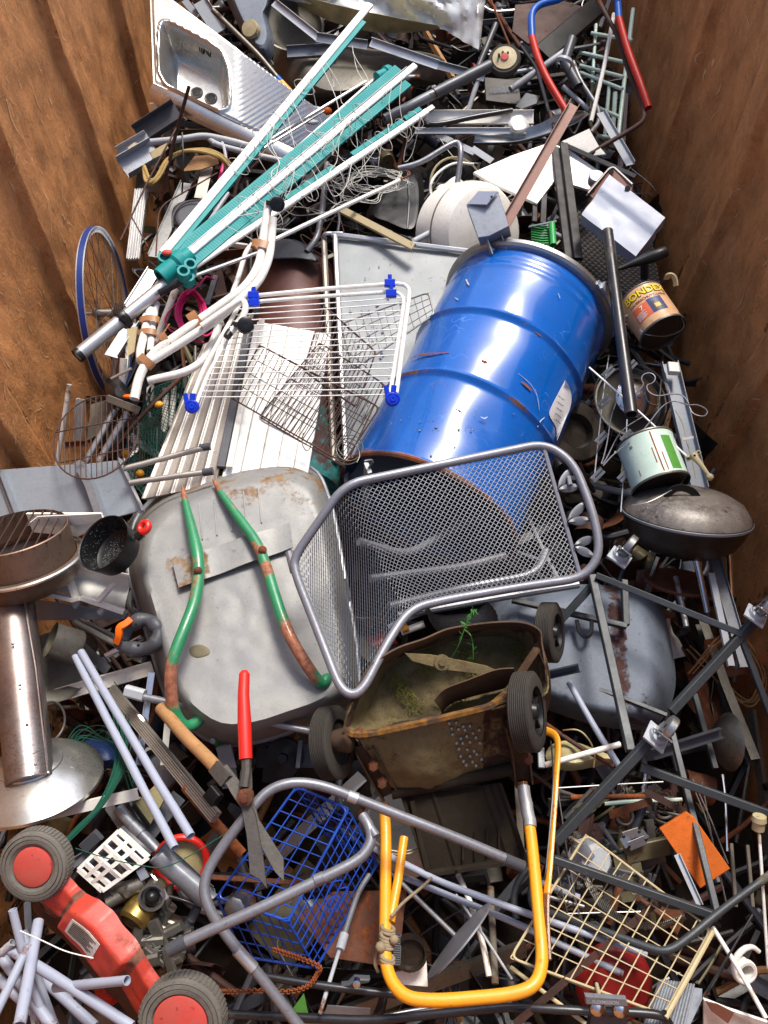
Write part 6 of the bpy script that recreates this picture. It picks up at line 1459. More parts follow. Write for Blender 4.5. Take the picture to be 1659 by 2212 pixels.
t.part('tyre', B().lathe(c_, ax_, [(r_*.95,-.03),(r_*1.25,-.025),(r_*1.3,0),(r_*1.2,.008),(r_*.98,.008)], 40), 'rubber')
t.part('hub', B().lathe(c_, ax_, [(r_,.003),(r_*.96,.012),(r_*.6,.013),(r_*.3,.016),(0,.017)], 40), 'cream'); t.part('red_centre', B().lathe(c_, ax_, [(r_*.33,.015),(r_*.3,.020),(0,.021)], 24), 'redhub')
for q in ((1078,118),(1086,113),(1097,114)): t.part('dark_slot', B().lathe(W(*q,.263), ax_, [(.006,-.01),(.005,.003),(0,.003)], 8), 'black')
# --- blue and red handle
t = Thing('bent_tube', 'bent tube handle painted blue at the top and red below', 'handle')
for pts, m_ in (([(360,-40,.36),(300,0,.36),(200,20,.36),(150,50,.36),(122,100,.35),(130,240,.32)],'bluetube'),([(130,240,.32),(150,320,.31),(180,410,.30),(230,520,.28),(350,720,.24)],'redtube'),([(680,-40,.36),(684,0,.36),(692,118,.34)],'bluetube'),([(692,118,.34),(750,330,.31),(830,540,.28),(884,700,.25)],'redtube')):
    t.part('tube', B().tube(rounded(L(3,pts), .06), .0145, 12, True), m_)
# --- white rack
t = Thing('drying_rack', 'greenish white tube rack with many rungs against the right wall', 'rack')
for a, c_, w in (((785,60,.20),(740,420,.14),9),((740,420,.14),(690,870,.06),9),((545,160,.14),(520,540,.08),7),((630,560,.10),(600,900,.0),8),((670,600,.1),(650,900,.0),10)):
    p = L(3, [a, c_]); t.part('rail', B().tube([p[0],p[0].lerp(p[1],.5),p[1]], sz(w,p[0])/2, 10), 'mint')
for a, c_ in (((515,215,.14),(780,262,.18)),((440,340,.10),(735,405,.15)),((440,425,.10),(725,500,.13)),((440,470,.08),(715,578,.12)),((550,880,.04),(690,900,.05)),((560,700,.06),(700,760,.08))):
    p = L(3, [a, c_]); t.part('rung', B().tube([p[0],p[0].lerp(p[1],.5),p[1]], .008, 10), 'mint')
# --- post with handle grips in the tangle
t = Thing('jack_stand', 'grey bicycle post with clamp in the upper right tangle', 'post')
t.part('post', B().tube(L(3,[(390,250,.20),(340,400,.16),(430,560,.12)]), .022, 14, True), 'dgrey'); t.part('clamp', B().lathe(W(*V2(3,340,395),.18), A(.3,.9,.2), [(.03,-.01),(.036,0),(.03,.012)], 20), 'palegrey')
# --- woven panel
t = Thing('woven_panel', 'dark brown woven plastic panel below the white box', 'panel')
Cw = [V2(3,380,1160)+(.10,), V2(3,860,1360)+(.10,), V2(3,960,1900)+(.06,), V2(3,440,1900)+(.06,)]
b = B()
def Sw(u,v): return W(*[lerp(lerp(Cw[0][m],Cw[1][m],u), lerp(Cw[3][m],Cw[2][m],u), v) for m in (0,1)], lerp(.10,.05,v))
nu_, nv_ = 26, 40
for i in range(nu_+1):
    b.sweep([Sw(i/nu_, j/(nv_*1.0))+CB*.0025*(1 if (i+j)%2 else -1) for j in range(nv_+1)], [(-.0055,-.001),(.0055,-.001),(.0055,.001),(-.0055,.001)], CB)
for j in range(nv_+1):
    b.sweep([Sw(i/nu_, j/nv_)+CB*.0025*(-1 if (i+j)%2 else 1) for i in range(nu_+1)], [(-.0045,-.001),(.0045,-.001),(.0045,.001),(-.0045,.001)], CB)
t.part('weave', b, 'wicker'); t.part('edge', B().tube([Sw(0,0),Sw(0,.5),Sw(0,1)], .009, 8), 'wicker'); t.part('edge', B().tube([Sw(0,0),Sw(.5,0),Sw(1,0)], .009, 8), 'wicker')
# --- white box and bracket
t = Thing('metal_box', 'pale lavender-white metal box lying on the woven panel', 'box')
q = L(3, [(450,1390,.30),(630,1142,.34),(990,1420,.32),(802,1660,.28)]); n_ = (q[1]-q[0]).cross(q[3]-q[0]).normalized(); n_ = n_ if n_.dot(CB) > 0 else -n_
P = []
for i in range(20):
    for j in range(16): u,v = i/19,j/15; P.append(q[0]*(1-u)*(1-v)+q[1]*u*(1-v)+q[2]*u*v+q[3]*(1-u)*v+n_*(.02*sst((u-.55)/.12)*.4+.003*noise.noise(Vector((u*4,v*4,0)))))
t.part('cover', B().surf(P, 20, 16, .05), 'conduit')
for i in range(4): t.part('rust_edge', B().tube([q[i]-n_*.001, q[(i+1)%4]-n_*.001], .0016, 5), 'rust') if i == 0 else None
t = Thing('mounting_bracket', 'white bracket plate with three oval holes behind the lavender box', 'bracket')
q = L(3, [(488,1250,.30),(500,1220,.305),(625,1085,.35),(660,1080,.35),(775,1190,.345),(780,1235,.34),(700,1230,.33),(520,1285,.30)]); t.part('plate', B().poly(q, .004), 'brownpaint')
for i, (x, y, z) in enumerate(((520,1245,.305),(642,1112,.352),(750,1220,.345))): t.part('hole', B().lathe(W(*V2(3,x,y),z+.001), CB, [(.010,-.001),(.009,.001),(0,.001)], 16), 'black')
p = L(3, [(492,1252,.31),(630,1090,.352),(660,1084,.352),(780,1195,.348)]); t.part('flange', B().sweep(rounded(p,.01), [(-.002,-.02),(.002,-.02),(.002,.004),(-.002,.004)], CB), 'white')
solo('round_knob', 'small grey round knob beside the bracket plate', 'knob', B().lathe(W(*V2(3,548,1145),.25), A(0,.4,.9), [(.0,-.03),(.026,-.03),(.03,0),(.026,.006),(0,.008)], 24), 'galv')
# --- grey post cap and channel
t = Thing('post_cap', 'grey galvanised box cap on a channel above the blue drum', 'post cap')
f1 = L(2, [(1362,1325,.42),(1440,1240,.45),(1570,1240,.45),(1640,1465,.42),(1510,1530,.39),(1440,1540,.38)])
t.part('cap', B().poly(f1, .07), 'galv'); p = L(2, [(1365,1325,.422),(1440,1240,.455),(1570,1242,.455),(1480,1300,.44)])
t.part('bevel_face', B().poly([p[0]+CB*.004, p[1]+CB*.004, p[2]+CB*.004, W(*V2(2,1495,1330),.437)+CB*.004], .004), 'conduit')
t.part('channel', B().prof(L(2,[(1520,1480,.38),(1575,1640,.34)]), 'C', .05, .03, .003, CB), 'galv')
t.part('hole', B().lathe(W(*V2(2,1527,1275),.455), CB, [(.004,-.001),(.0035,.0015),(0,.0015)], 10), 'black')
# --- white boiler
t = Thing('boiler_casing', 'round white enamelled boiler casing with worn brown edge', 'boiler')
c_ = W(1030,470,.02); ax_ = A(.55,.80,.30)
b = B().lathe(W(1040,505,.10), A(.5,-.25,.85), [(.0,.05),(.10,.045),(.16,.02),(.185,-.02),(.19,-.06),(.19,-.16)], 56); t.part('casing', b, 'white')
t.part('edge', B().lathe(W(1040,505,.10), A(.5,-.25,.85), [(.189,-.052),(.1915,-.054),(.1915,-.058),(.189,-.06)], 56), 'dirtysteel')
solo('white_shard', 'torn white enamelled sheet shard beside the boiler', 'sheet', B().patch([(942,405,.08),(985,380,.10),(1025,410,.10),(960,440,.06)], 14, 10, lambda x,y,u,v: .02*noise.noise(Vector((x*.05,y*.05,0))), .002), 'white')
t = Thing('small_rim', 'small spoked wheel rim standing behind the white boiler', 'wheel')
c_ = W(985,400,.06); ax_ = A(.2,-.1,.9); r_ = sz(58, c_)
t.part('rim', B().lathe(c_, ax_, [(r_*1.0,-.006),(r_*1.03,0),(r_*1.0,.006),(r_*.95,.004),(r_*.95,-.004),(r_,-.006)], 48), 'cream'); b = B(); yv_ = ax_.cross(CR).normalized(); xv_ = yv_.cross(ax_)
for i in range(24): a = i*math.pi/12; b.tube([c_, c_+(xv_*math.cos(a)+yv_*math.sin(a))*r_*.96], .001, 4)
t.part('spokes', b, 'black')
t = Thing('file', 'file with wooden handle lying beside the small rim', 'file')
t.part('handle', B().tube(spline(L(2,[(1147,1450,.15),(1165,1400,.16),(1195,1345,.16),(1212,1330,.16)]),4), .010, 12, scale=None), 'wood'); t.part('blade', B().tube(spline(L(2,[(1212,1330,.16),(1280,1260,.15),(1355,1205,.13)]),4), .003, 6), 'rust')
# --- black seat, grey housings
t = Thing('plastic_chair_shell', 'black scuffed plastic chair seat in the middle of the upper pile', 'seat')
t.part('shell', B().dome(spl2([(790,470),(815,420),(850,380),(895,362),(912,380),(916,440),(905,500),(880,510),(830,490)],4), .02, .09, .75, 14, .003, None, 1.6), 'black')
t.part('ridge', B().tube(spline(L(0,[(880,372,.095),(884,430,.1),(880,495,.09)]),4), .004, 6), 'dgrey')
T('dark_disc_rim','dark curved pan edge beneath the teal arms on the left','pan',1,[(1120,1480,.1),(1115,1400,.1),(1160,1330,.1),(1230,1300,.1),(1310,1300,.1)],4,'dgrey',.03,False)
solo('dark_pan', 'dark round pan half hidden by the lowest teal arm', 'pan', B().dome(spl2([(373,480),(374,450),(395,435),(430,432),(455,450),(440,490),(400,505)],4), .04, .09, .7, 10, .003), 'dgrey')
solo('crushed_bin', 'crushed dark metal bin with circular mark at the top', 'bin', B().dome(spl2([(620,60),(700,70),(800,105),(900,110),(960,130),(950,180),(860,190),(720,230),(620,210),(590,130)],4), -.08, .06, .6, 16, .003, None, 1.5, nz=.03), 'dirtysteel')
solo('steel_pan', 'dull round steel pan wedged behind the sink', 'pan', B().lathe(W(625,50,.10), A(.2,.2,.9), [(0,-.03),(.10,-.03),(.14,-.01),(.15,.01),(.16,.012),(.15,0),(.10,-.04)], 40), 'dirtysteel')
solo('curved_tray', 'long curved dull steel tray in front of the white board', 'tray', B().ribbon(L(3,[(-250,920,.08),(0,915,.10),(200,870,.14),(400,800,.18),(500,735,.22)]), L(3,[(-240,840,.08),(0,850,.10),(180,800,.14),(300,740,.18),(440,720,.22)]), 8, -.03, .003, 6), 'dullsteel')
solo('white_lump', 'crumpled white plastic bag piece under the black handle tube', 'bag', B().dome(spl2([(1100,250),(1130,235),(1150,262),(1146,285),(1110,292),(1095,275)],4), .08, .13, .5, 10, .002, None, 1.4, nz=.05), 'cleanwhite')
# text on a dark carton
t = Thing('dark_carton', 'dark green carton with pale printed letters in the upper right gap', 'box')
p0_ = W(*V2(2,1510,600),.05); t.part('side', B().poly(L(2,[(1480,500,.05),(1700,520,.05),(1720,680,.04),(1490,650,.04)]), .02), 'enamel')
t.part('lettering', textb('nzlasur', .045, lambda x,y: RP(*[v+d for v, d in zip(V2(2,1512,606), (x*520, -y*520-x*60))], W(*V2(2,1600,590),.05), CB, .004) , .0008), 'midgrey')
# --- green rake
t = Thing('green_rake', 'small green plastic rake head beside the blue drum', 'rake')
b = B()
for i in range(10): y = 1445+i*16; p = L(3, [(125,y+10,.16),(190,y+22,.15),(262,y+18,.15)]); b.tube(p, .003, 6)
t.part('tines', b, 'lgreen'); p = L(3, [(258,1450,.17),(268,1590,.16)]); t.part('socket', B().tube(p, .012, 14, True), 'lgreen'); t.part('edge', B().bar(W(*V2(3,110,1470),.17), W(*V2(3,285,1435),.17), .006, .01, CB), 'galv')
# --- straw basket handle, magenta cable, lights
t = Thing('straw_rope', 'coarse braided straw rope curled by the left wall', 'rope')
for o in ((0,0),(6,8),(-5,10),(3,-7)): t.part('strand', B().tube(wig(L(1,[(930+o[0],1080+o[1],.16),(960+o[0],1170+o[1],.17),(1010+o[0],1150+o[1],.18),(1080+o[0],1040+o[1],.19),(1180+o[0],985+o[1],.2),(1320+o[0],975+o[1],.2),(1420+o[0],1010+o[1],.18),(1490+o[0],1080+o[1],.14)]), .012), .006, 7), 'straw')
t = Thing('magenta_cable', 'magenta cable coiled loosely behind the white stand', 'cable')
rr = random.Random(4); q = []
for i in range(8):
    for a in range(10):
        an = a*2*math.pi/10; q.append(W(412+(20+i*1.8)*math.cos(an)+rr.gauss(0,1.5), 678+(42+i*1.2)*math.sin(an)+rr.gauss(0,1.5), .17+.004*i+.01*math.sin(an)))
t.part('coil', B().tube(spline(q,3), .0034, 6), 'mag')
for pts in ([(1180,280,.18),(1100,360,.18),(1070,420,.18),(1100,480,.18),(1150,500,.2)],[(1210,250,.2),(1290,180,.2),(1340,130,.18),(1390,150,.16)],[(990,570,.18),(1080,550,.18),(1200,530,.17),(1320,560,.16)],[(1280,480,.22),(1330,520,.2),(1400,470,.2)]): t.part('strand', B().tube(wig(L(4,pts),.006), .0034, 6), 'mag')
for c_, m_, lab in (((420,1063-100,.06),'orangep','x'),): pass
for (x,y,z,m_,lab) in ((815,1280,.03,'yellow','small yellow plastic bulb in the green mesh'),(908,1412,.02,'yellow','second yellow plastic bulb lower in the green mesh')):
    solo('plastic_ball', lab, 'ball', B().ball(W(*V2(4,x,y),z), .014, 14), m_)
solo('orange_tag', 'small orange tag by the end of the white stand', 'tag', B().ball(W(*V2(4,828,910),.26), .010, 10, (1.6,.7,.6)), 'orangep')
solo('yellow_tag', 'small yellow plug beside the rusty angle bar', 'plug', B().ball(W(*V2(4,1028,962),.12), .013, 10, (1.2,1,.8)), 'yellow')
solo('black_shoe', 'crumpled black rubber lump at the foot of the bicycle wheel', 'rubber', B().dome(spl2([(226,826),(240,812),(262,822),(285,850),(300,862),(290,880),(255,876),(232,858)],4), .14, .21, .4, 10, .003, None, 1.3, nz=.05), 'black')
solo('yellowed_plate', 'yellowed plastic plate behind the white tube', 'plate', B().poly(L(4,[(820,460,.12),(890,455,.13),(870,620,.10),(830,650,.1)]), .004), 'cream')
# --- green wire mesh, round grill
t = Thing('wire_mesh', 'sheets of fine green wire fencing crumpled left of the slatted shelf', 'wire mesh')
for c4_, nu_, nv_ in (([(1000,850,.10),(1230,770,.12),(1100,1480,.02),(880,1100,.02)],26,12),([(830,1150,.04),(1020,1100,.06),(1000,1640,.0),(810,1400,.0)],18,10),([(1410,1280,.12),(1480,1300,.12),(1470,1400,.1),(1400,1360,.1)],6,4)):
    t.part('mesh_sheet', B().grid(L(4,c4_), nv_, nu_, .0012, .0018, 4, .006), 'greenwire')
t = Thing('round_grill', 'round dark wire grill with parallel bars leaning on the left wall', 'grill')
el = [W(207+92*math.cos(a), 945+88*math.sin(a)-.2*92*math.cos(a), .22+.03*math.sin(a)) for a in [i*math.pi/16 for i in range(32)]]
t.part('ring', B().tube(el, .0026, 6, closed=True), 'rustdark'); b = B()
for i in range(1, 16):
    x = -1+2*i/16; h_ = math.sqrt(1-x*x); b.tube([W(207+92*x, 945-88*h_-.2*92*x, .22-.03*h_), W(207+92*x+2, 945+88*h_-.2*92*x, .22+.03*h_)], .0016, 5)
for s_ in (-.3,.45): b.tube([W(207-92*math.sqrt(1-s_*s_), 945+88*s_+16, .222), W(207+92*math.sqrt(1-s_*s_), 945+88*s_-18, .222)], .0022, 5)
t.part('bars', b, 'rustdark')
solo('wood_board', 'weathered grey board seen through the round grill', 'board', B().poly(L(4,[(590,960,.08),(690,930,.10),(740,1000,.09),(640,1160,.06),(560,1200,.04)]), .02), 'greywood')
solo('dark_curved_tray', 'black curved sheet scraps between mesh and stand', 'sheet', B().dome(spl2([(300,930),(330,900),(370,915),(375,960),(340,1010),(305,1000)],4), -.08, -.02, .6, 10, .003), 'black')
# --- grey cabinet and white tray on the left
t = Thing('steel_cabinet', 'open grey steel cabinet panel with divider at the left edge', 'cabinet')
t.part('panel', B().poly(L(0,[(-20,1016,.16),(166,1002,.17),(212,1112,.12),(50,1150,.10),(-20,1140,.1)]), .006), 'cabgrey')
t.part('panel', B().poly(L(0,[(176,1003,.175),(250,994,.18),(302,1104,.13),(222,1125,.125)]), .006), 'cabgrey')
t.part('divider', B().prof(L(0,[(170,1000,.19),(196,1050,.17),(222,1125,.14)]), 'U', .022, .03, .003, CB), 'galv')
t.part('side_edge', B().prof(L(0,[(253,993,.185),(305,1106,.14)]), 'L', .018, .02, .003, CB), 'palegrey')
t.part('side_edge', B().prof(L(0,[(-5,1020,.17),(40,1140,.12)]), 'L', .02, .02, .003, CB), 'galv')
t = Thing('oven_tray', 'white broken plastic drawer under the black pan', 'drawer')
t.part('floor', B().patch([(60,1270,.10),(150,1215,.14),(280,1240,.12),(270,1322,.05)], 14, 10, lambda x,y,u,v: .01*math.sin(u*8), .006), 'white')
t.part('rear_wall', B().poly(L(0,[(55,1110,.20),(215,1110,.22),(228,1130,.20),(168,1160,.16),(70,1150,.14)]), .01), 'white')
for a, c_ in (((54,1270,.12),(160,1296,.13)),((176,1291,.14),(268,1322,.10)),((160,1296,.13),(176,1291,.14)),((214,1298,.14),(245,1262,.16)),((145,1236,.16),(165,1295,.13))): p = L(0,[a,c_]); t.part('edge_rail', B().bar(p[0], p[1], .012, .03, CB), 'white')
for x,y in ((161,1305),(216,1320)): t.part('clip', B().bar(W(x,y-3,.11), W(x+6,y+4,.11), .02, .01, CB), 'palegrey')
solo('inner_sheet', 'white laminated sheet leaning above the black pan', 'sheet', B().poly(L(7,[(165,90,.22),(240,30,.24),(660,10,.25),(670,60,.24),(520,150,.20),(480,90,.2)]), .004), 'white')
# trimmer handle
t = Thing('trimmer_grip', 'grey garden trimmer grip with orange trigger', 'trimmer')
p = rounded(L(7,[(770,850,.18),(815,770,.19),(880,710,.20),(950,692,.20),(1020,740,.20),(1035,800,.20),(1000,870,.19),(900,895,.18),(830,885,.18)]), .03, 5, True)
t.part('loop_body', B().tube(p, .020, 12, closed=True, scale=[.85+.25*math.sin(i*.3)**2 for i in range(len(p))]), 'plastic')
for (x,y) in ((880,730),(965,760),(895,865)): t.part('screw_hole', B().lathe(W(*V2(7,x,y),.232), CB, [(.004,-.002),(.0035,.001),(0,.001)], 8), 'black')
t.part('trigger', B().sweep(rounded(L(7,[(755,850,.2),(775,800,.22),(770,745,.23),(815,725,.23),(850,695,.23)]),.01), [(-.008,-.005),(.008,-.005),(.008,.005),(-.008,.005)], CB), 'orangep')
# dirty cup, disc
t = Thing('dirty_pot', 'dirty brown cooking pot tipped over beside the heater column', 'pot')
c_ = W(112,1382,.14); ax_ = A(-.80,.38,.46); r_ = sz(38, c_)
t.part('wall', B().lathe(c_, ax_, [(0,-.075),(r_*.92,-.075),(r_,-.068),(r_,0),(r_*1.02,.003),(r_*.95,0),(r_*.95,-.06),(0,-.062)], 36), 'dirtysteel')
t.part('inside', B().lathe(c_, ax_, [(r_*.94,-.004),(r_*.94,-.05),(0,-.055)], 36), 'olive')
solo('steel_disc', 'dull curved steel disc behind the heater column', 'disc', B().lathe(W(118,1440,.05), A(.1,.2,.9), [(0,-.01),(.05,-.008),(.09,.0),(.095,.003)], 36), 'dirtysteel')
solo('ring_hoop', 'thin brass-coloured hoop beside the heater column', 'hoop', B().lathe(W(108,1558,.06), A(.85,.1,.4), [(.050+.003*math.cos(a), .003*math.sin(a)) for a in [i*math.pi/4 for i in range(9)]], 36), 'dullsteel')
# green wire bundle
t = Thing('green_wire_bundle', 'bundle of thin green garden wires tied in a hank', 'wire')
rr = random.Random(6)
for i in range(22):
    o = Vector((rr.gauss(0,5), rr.gauss(0,3))); f_ = rr.uniform(.85,1.15)
    pts = [(135+o.x*.3,1826+o.y*.4,.20),(170+o.x*.5,1790+o.y,.20),(220+o.x,1735,.19),(258+o.x*1.5,1660,.17),(268+o.x*2,1600,.12)]
    if i % 3 == 0: pts += [(262+o.x*4,1540-abs(o.y)*4,.08),(230+o.x*6,1500-abs(o.y)*5,.05)]
    t.part('strand', B().tube(wig(L(0,pts), .006, 5), .0014, 5), 'dgreen')
for i in range(8):
    pts = [(130+rr.gauss(0,12),1650+rr.gauss(0,12),.02),(170,1605+rr.gauss(0,20),.04),(220,1590+rr.gauss(0,15),.05),(262,1620+rr.gauss(0,12),.07),(290,1680+rr.gauss(0,20),.05)]
    t.part('strand', B().tube(wig(L(0,pts), .01, 6), .0013, 5), 'dgreen')
# red ring, yellow box
t = Thing('red_ring', 'red plastic ring half hidden under the conduit pipe ends', 'ring')
t.part('ring', B().lathe(W(393,1862,.10), A(.1,0,1), [(.058+.009*math.cos(a), .009*math.sin(a)) for a in [i*math.pi/5 for i in range(11)]], 40), 'red')
t.part('inner_plate', B().lathe(W(393,1862,.085), A(.1,0,1), [(.05,0),(.03,.004),(0,.005)], 30), 'paleyellow')
t = Thing('yellow_box', 'pale yellow plastic tray between the conduit pipes', 'box')
t.part('tray', B().poly(L(10,[(862,245,.12),(1010,110,.14),(1080,180,.13),(965,385,.09)]), .02), 'paleyellow'); p = L(10,[(862,245,.125),(965,388,.095)]); t.part('dark_edge', B().bar(p[0]-CB*.01, p[1]-CB*.01, .012, .02, CB), 'black')
solo('steel_cylinder', 'small bright steel cylinder beside the yellow box', 'cylinder', B().tube(L(10,[(865,370,.08),(920,430,.08)]), .018, 16, True), 'galv')
# heater-bottom gap items
solo('blue_bag', 'dark blue plastic sheet deep beneath the green wires', 'plastic', B().dome(spl2([(160,1620),(200,1595),(260,1610),(270,1650),(220,1660),(175,1650)],4), -.1, -.04, .4, 8, .002, None, 1.3, nz=.05), 'navy')
solo('red_can', 'crushed red can under the pipe bundle', 'can', B().dome(spl2([(215,2110),(250,2120),(265,2150),(235,2175),(205,2150)],4), -.05, .03, .5, 8, .002, None, 1.4, nz=.05), 'redtube')
# --- chain, steel disc, bucket, lids
t = Thing('rusty_chain', 'rusty chain draped over the blue wire basket', 'chain')
q = spline(L(0,[(440,2110,.2),(447,2125,.18),(470,2140,.16),(500,2142,.15),(553,2140,.14),(620,2142,.14),(665,2130,.16),(685,2104,.17),(690,2088,.18),(650,2070,.16),(620,2060,.14),(590,2050,.12)]), 9)
b = B(); d_ = 0
for i in range(len(q)-1):
    pa, pb = q[i], q[i+1]; mi = (pa+pb)/2; dd = (pb-pa).normalized(); sd_ = dd.cross(Vector((0,0,1)) if i % 2 else Vector((.3,.2,1)).cross(dd)).normalized()
    L_ = min(.011, (pb-pa).length*.7); ring = [mi + dd*L_*math.cos(a) + sd_*.0045*math.sin(a) for a in [m_*math.pi/5 for m_ in range(10)]]
    b.tube(ring, .0016, 5, closed=True)
t.part('links', b, 'chain')
t = Thing('metal_disc', 'flat grey metal disc on a rod seen nearly edge on', 'disc')
c_ = W(992,2032,.12); r_ = sz(100, c_); t.part('disc', B().lathe(c_, A(-.74,.66,-.26), [(0,-.006),(r_*.6,-.005),(r_,-.002),(r_*1.0,.002),(r_*.3,.012),(0,.014)], 56), 'framegrey')
t = Thing('white_bucket', 'white plastic bucket under the yellow handle', 'bucket')
c_ = W(868,1770,.02); t.part('wall', B().lathe(c_, A(-.1,.8,.6), [(.085,0),(.09,.004),(.086,0),(.074,-.15),(0,-.152)], 40), 'white'); t.part('handle_ring', B().lathe(c_, A(-.1,.8,.6), [(.088,-.012),(.093,-.01),(.093,-.004),(.088,-.002)], 40), 'cream')
t = Thing('fluted_dish', 'black fluted round dish between chair and mower', 'dish')
c_ = W(998,1328,.16); r_ = sz(76, c_); t.part('bowl', B().lathe(c_, A(.1,.82,.50), [(0,-.03),(r_*.55,-.03),(r_*.8,-.02),(r_,.0),(r_*1.02,.004),(r_*.9,-.02),(r_*.6,-.04),(0,-.04)], 96, lambda r,h,a: (r*(1+.012*math.sin(a*32)*(r/r_)), h)), 'black')
t = Thing('pot_lids', 'round chrome lid and dark pan stacked beneath the black pipe', 'lid')
c_ = W(1362,868,.02); t.part('dark_pan', B().lathe(c_, A(.1,.25,.95), [(0,-.02),(.09,-.02),(.11,-.01),(.118,.006),(.124,.006),(.11,-.02)], 48), 'dirtysteel')
t.part('chrome_lid', B().lathe(W(1375,858,.05), A(.1,.25,.95), [(.07,-.006),(.072,0),(.06,.010),(.03,.016),(.012,.018),(.012,.03),(0,.031)], 40), 'chrome')
t.part('wire_guard', B().lathe(c_, A(.1,.25,.95), [(.13,.02),(.132,.022),(.134,.02)], 48), 'dullsteel'); b = B(); ax_ = A(.1,.25,.95); yv_ = ax_.cross(CR).normalized(); xv_ = yv_.cross(ax_)
for i in range(40): a = i*math.pi/20; b.tube([c_+(xv_*math.cos(a)+yv_*math.sin(a))*.132+ax_*.02, c_+(xv_*math.cos(a+.15)+yv_*math.sin(a+.15))*.15-ax_*.03], .0012, 4)
t.part('fan_guard', b, 'dullsteel')
solo('dark_rim_disc', 'dark motor housing disc beside the paper label', 'housing', B().lathe(W(1245,930,.02), A(.2,.2,.9), [(0,-.03),(.05,-.03),(.06,0),(.09,.002),(.1,0),(.1,-.03)], 36), 'enamel')
b = B()
for (x,y,r1) in ((625,755,.5),(770,715,.9),(580,1180,.5),(745,1160,1),(555,1420,.5),(728,1420,.8),(600,945,.4)):
    pass
for i,(x,y) in enumerate(((625,755),(770,715),(580,1180),(745,1170),(555,1420),(728,1420),(600,945))):
    c_ = W(*V2(6,x,y),.15); t = Thing('wire_clip', ['grey plastic clip topmost on the left thin wire','grey plastic clip just left of the black pipe','grey plastic clip low on the left thin wire','grey plastic clip above the mint tin','grey plastic clip at the bottom end of the left wire','grey plastic clip left of the mint tin base','grey plastic clip midway on the left thin wire'][i], 'clip', 'plastic clips on the thin wires')
    for s_ in (-1,1): t.part('jaw', B().bar(c_-A(.6,.6,0)*.022+A(-.6,.6,0)*.006*s_, c_+A(.6,.6,0)*.022+A(-.6,.6,0)*.006*s_, .009, .008, CB), 'midgrey')
t = Thing('window_latch', 'cream window latch with ball end on the light fixture', 'latch')
t.part('plate', B().poly(L(6,[(1125,1300,.17),(1210,1255,.18),(1230,1275,.18),(1140,1330,.165)]), .006), 'cream'); t.part('lever', B().tube(L(6,[(1170,1285,.18),(1230,1360,.18),(1280,1430,.17)]), .007, 10, scale=[1.6,1,.8]), 'cream'); t.part('ball_end', B().ball(W(*V2(6,1282,1433),.172), .011, 12), 'cream')
for (x,y,z) in ((1185,1292,.19),(1145,1310,.18),(1212,1272,.19)): t.part('screw_hole', B().lathe(W(*V2(6,x,y),z), CB, [(.004,-.004),(.003,.001),(0,.001)], 8), 'black')
for lab, a, c_ in (('white socket block at the top of the light fixture',(1040,700,.17),(1050,760,.17)),('white cable tie bracket across the light fixture',(1100,1190,.14),(1175,1175,.14))):
    p = L(6,[a,c_]); solo('fixture_part', lab, 'socket', B().bar(p[0], p[1], .035 if 'socket' in lab else .008, .02 if 'socket' in lab else .004, CB), 'white')
T('yellow_wire','yellow-green earth wire lying in the light fixture','wire',6,[(1060,1000,.14),(1110,1090,.13),(1130,1200,.12),(1170,1330,.1),(1190,1440,.09)],2,'paleyellow',.03,False,n=5)
t = Thing('saddle', 'black bicycle saddle beside the peach tin', 'saddle')
p = L(6,[(690,85,.27),(780,50,.28),(880,15,.29),(950,-10,.30),(985,-25,.30)]); t.part('seat', B().tube(spline(p,5), .02, 14, scale=[.35+.65*sst(i/12) for i in range(21)]), 'black'); t.part('post', B().tube(L(6,[(860,20,.26),(860,140,.2)]), .014, 12, True), 'blackm')
# --- cream wire grid shelf
t = Thing('wire_shelf', 'big cream coated wire grid shelf with rust over the small parts', 'wire shelf')
q = L(12,[(480,430,.13),(1290,1045,.17),(985,1600,.22),(-10,1230,.18)]); t.part('grid', B().grid(q, 10, 7, .0015, .0030, 6, .003), 'cream')
q2 = L(12,[(1290,1045,.17),(985,1600,.22)]); t.part('front_rail', B().tube([q2[0]+CB*.01,q2[0].lerp(q2[1],.5)+CB*.01,q2[1]+CB*.01], .0055, 8), 'cream')
q2 = L(12,[(-10,1290,.15),(480,1659,.2)]); t.part('front_rail', B().tube([q2[0],q2[0].lerp(q2[1],.5),q2[1]], .0045, 8), 'cream')
q2 = L(12,[(385,450,.12),(440,490,.12)]); t.part('peg', B().tube(q2, .004, 6), 'cream')
# second thin steel wire frame
t = Thing('wire_frame', 'thin galvanised wire basket frame around the rusty small parts', 'wire frame')
for a, c_ in (((295,130,.08),(980,90,.08)),((295,130,.08),(430,950,.05)),((290,590,.07),(360,940,.05)),((360,945,.05),(900,930,.05)),((1170,70,.1),(1400,620,.1)),((1230,90,.1),(1390,880,.08)),((1190,160,.1),(1300,470,.1)),((360,690,.06),(440,950,.05))):
    p = L(12,[a,c_]); t.part('wire', B().tube([p[0],p[0].lerp(p[1],.5)+rv(.004),p[1]], .0017, 5), 'dullsteel')
# cream rubber tip on the cane
solo('rubber_tip', 'cream rubber tip on top of the thin white cane', 'cap', B().lathe(W(1639,1778,.205), A(.02,1,.2), [(.014,-.016),(.014,.004),(.017,.006),(.015,.018),(0,.019)], 18), 'cream')
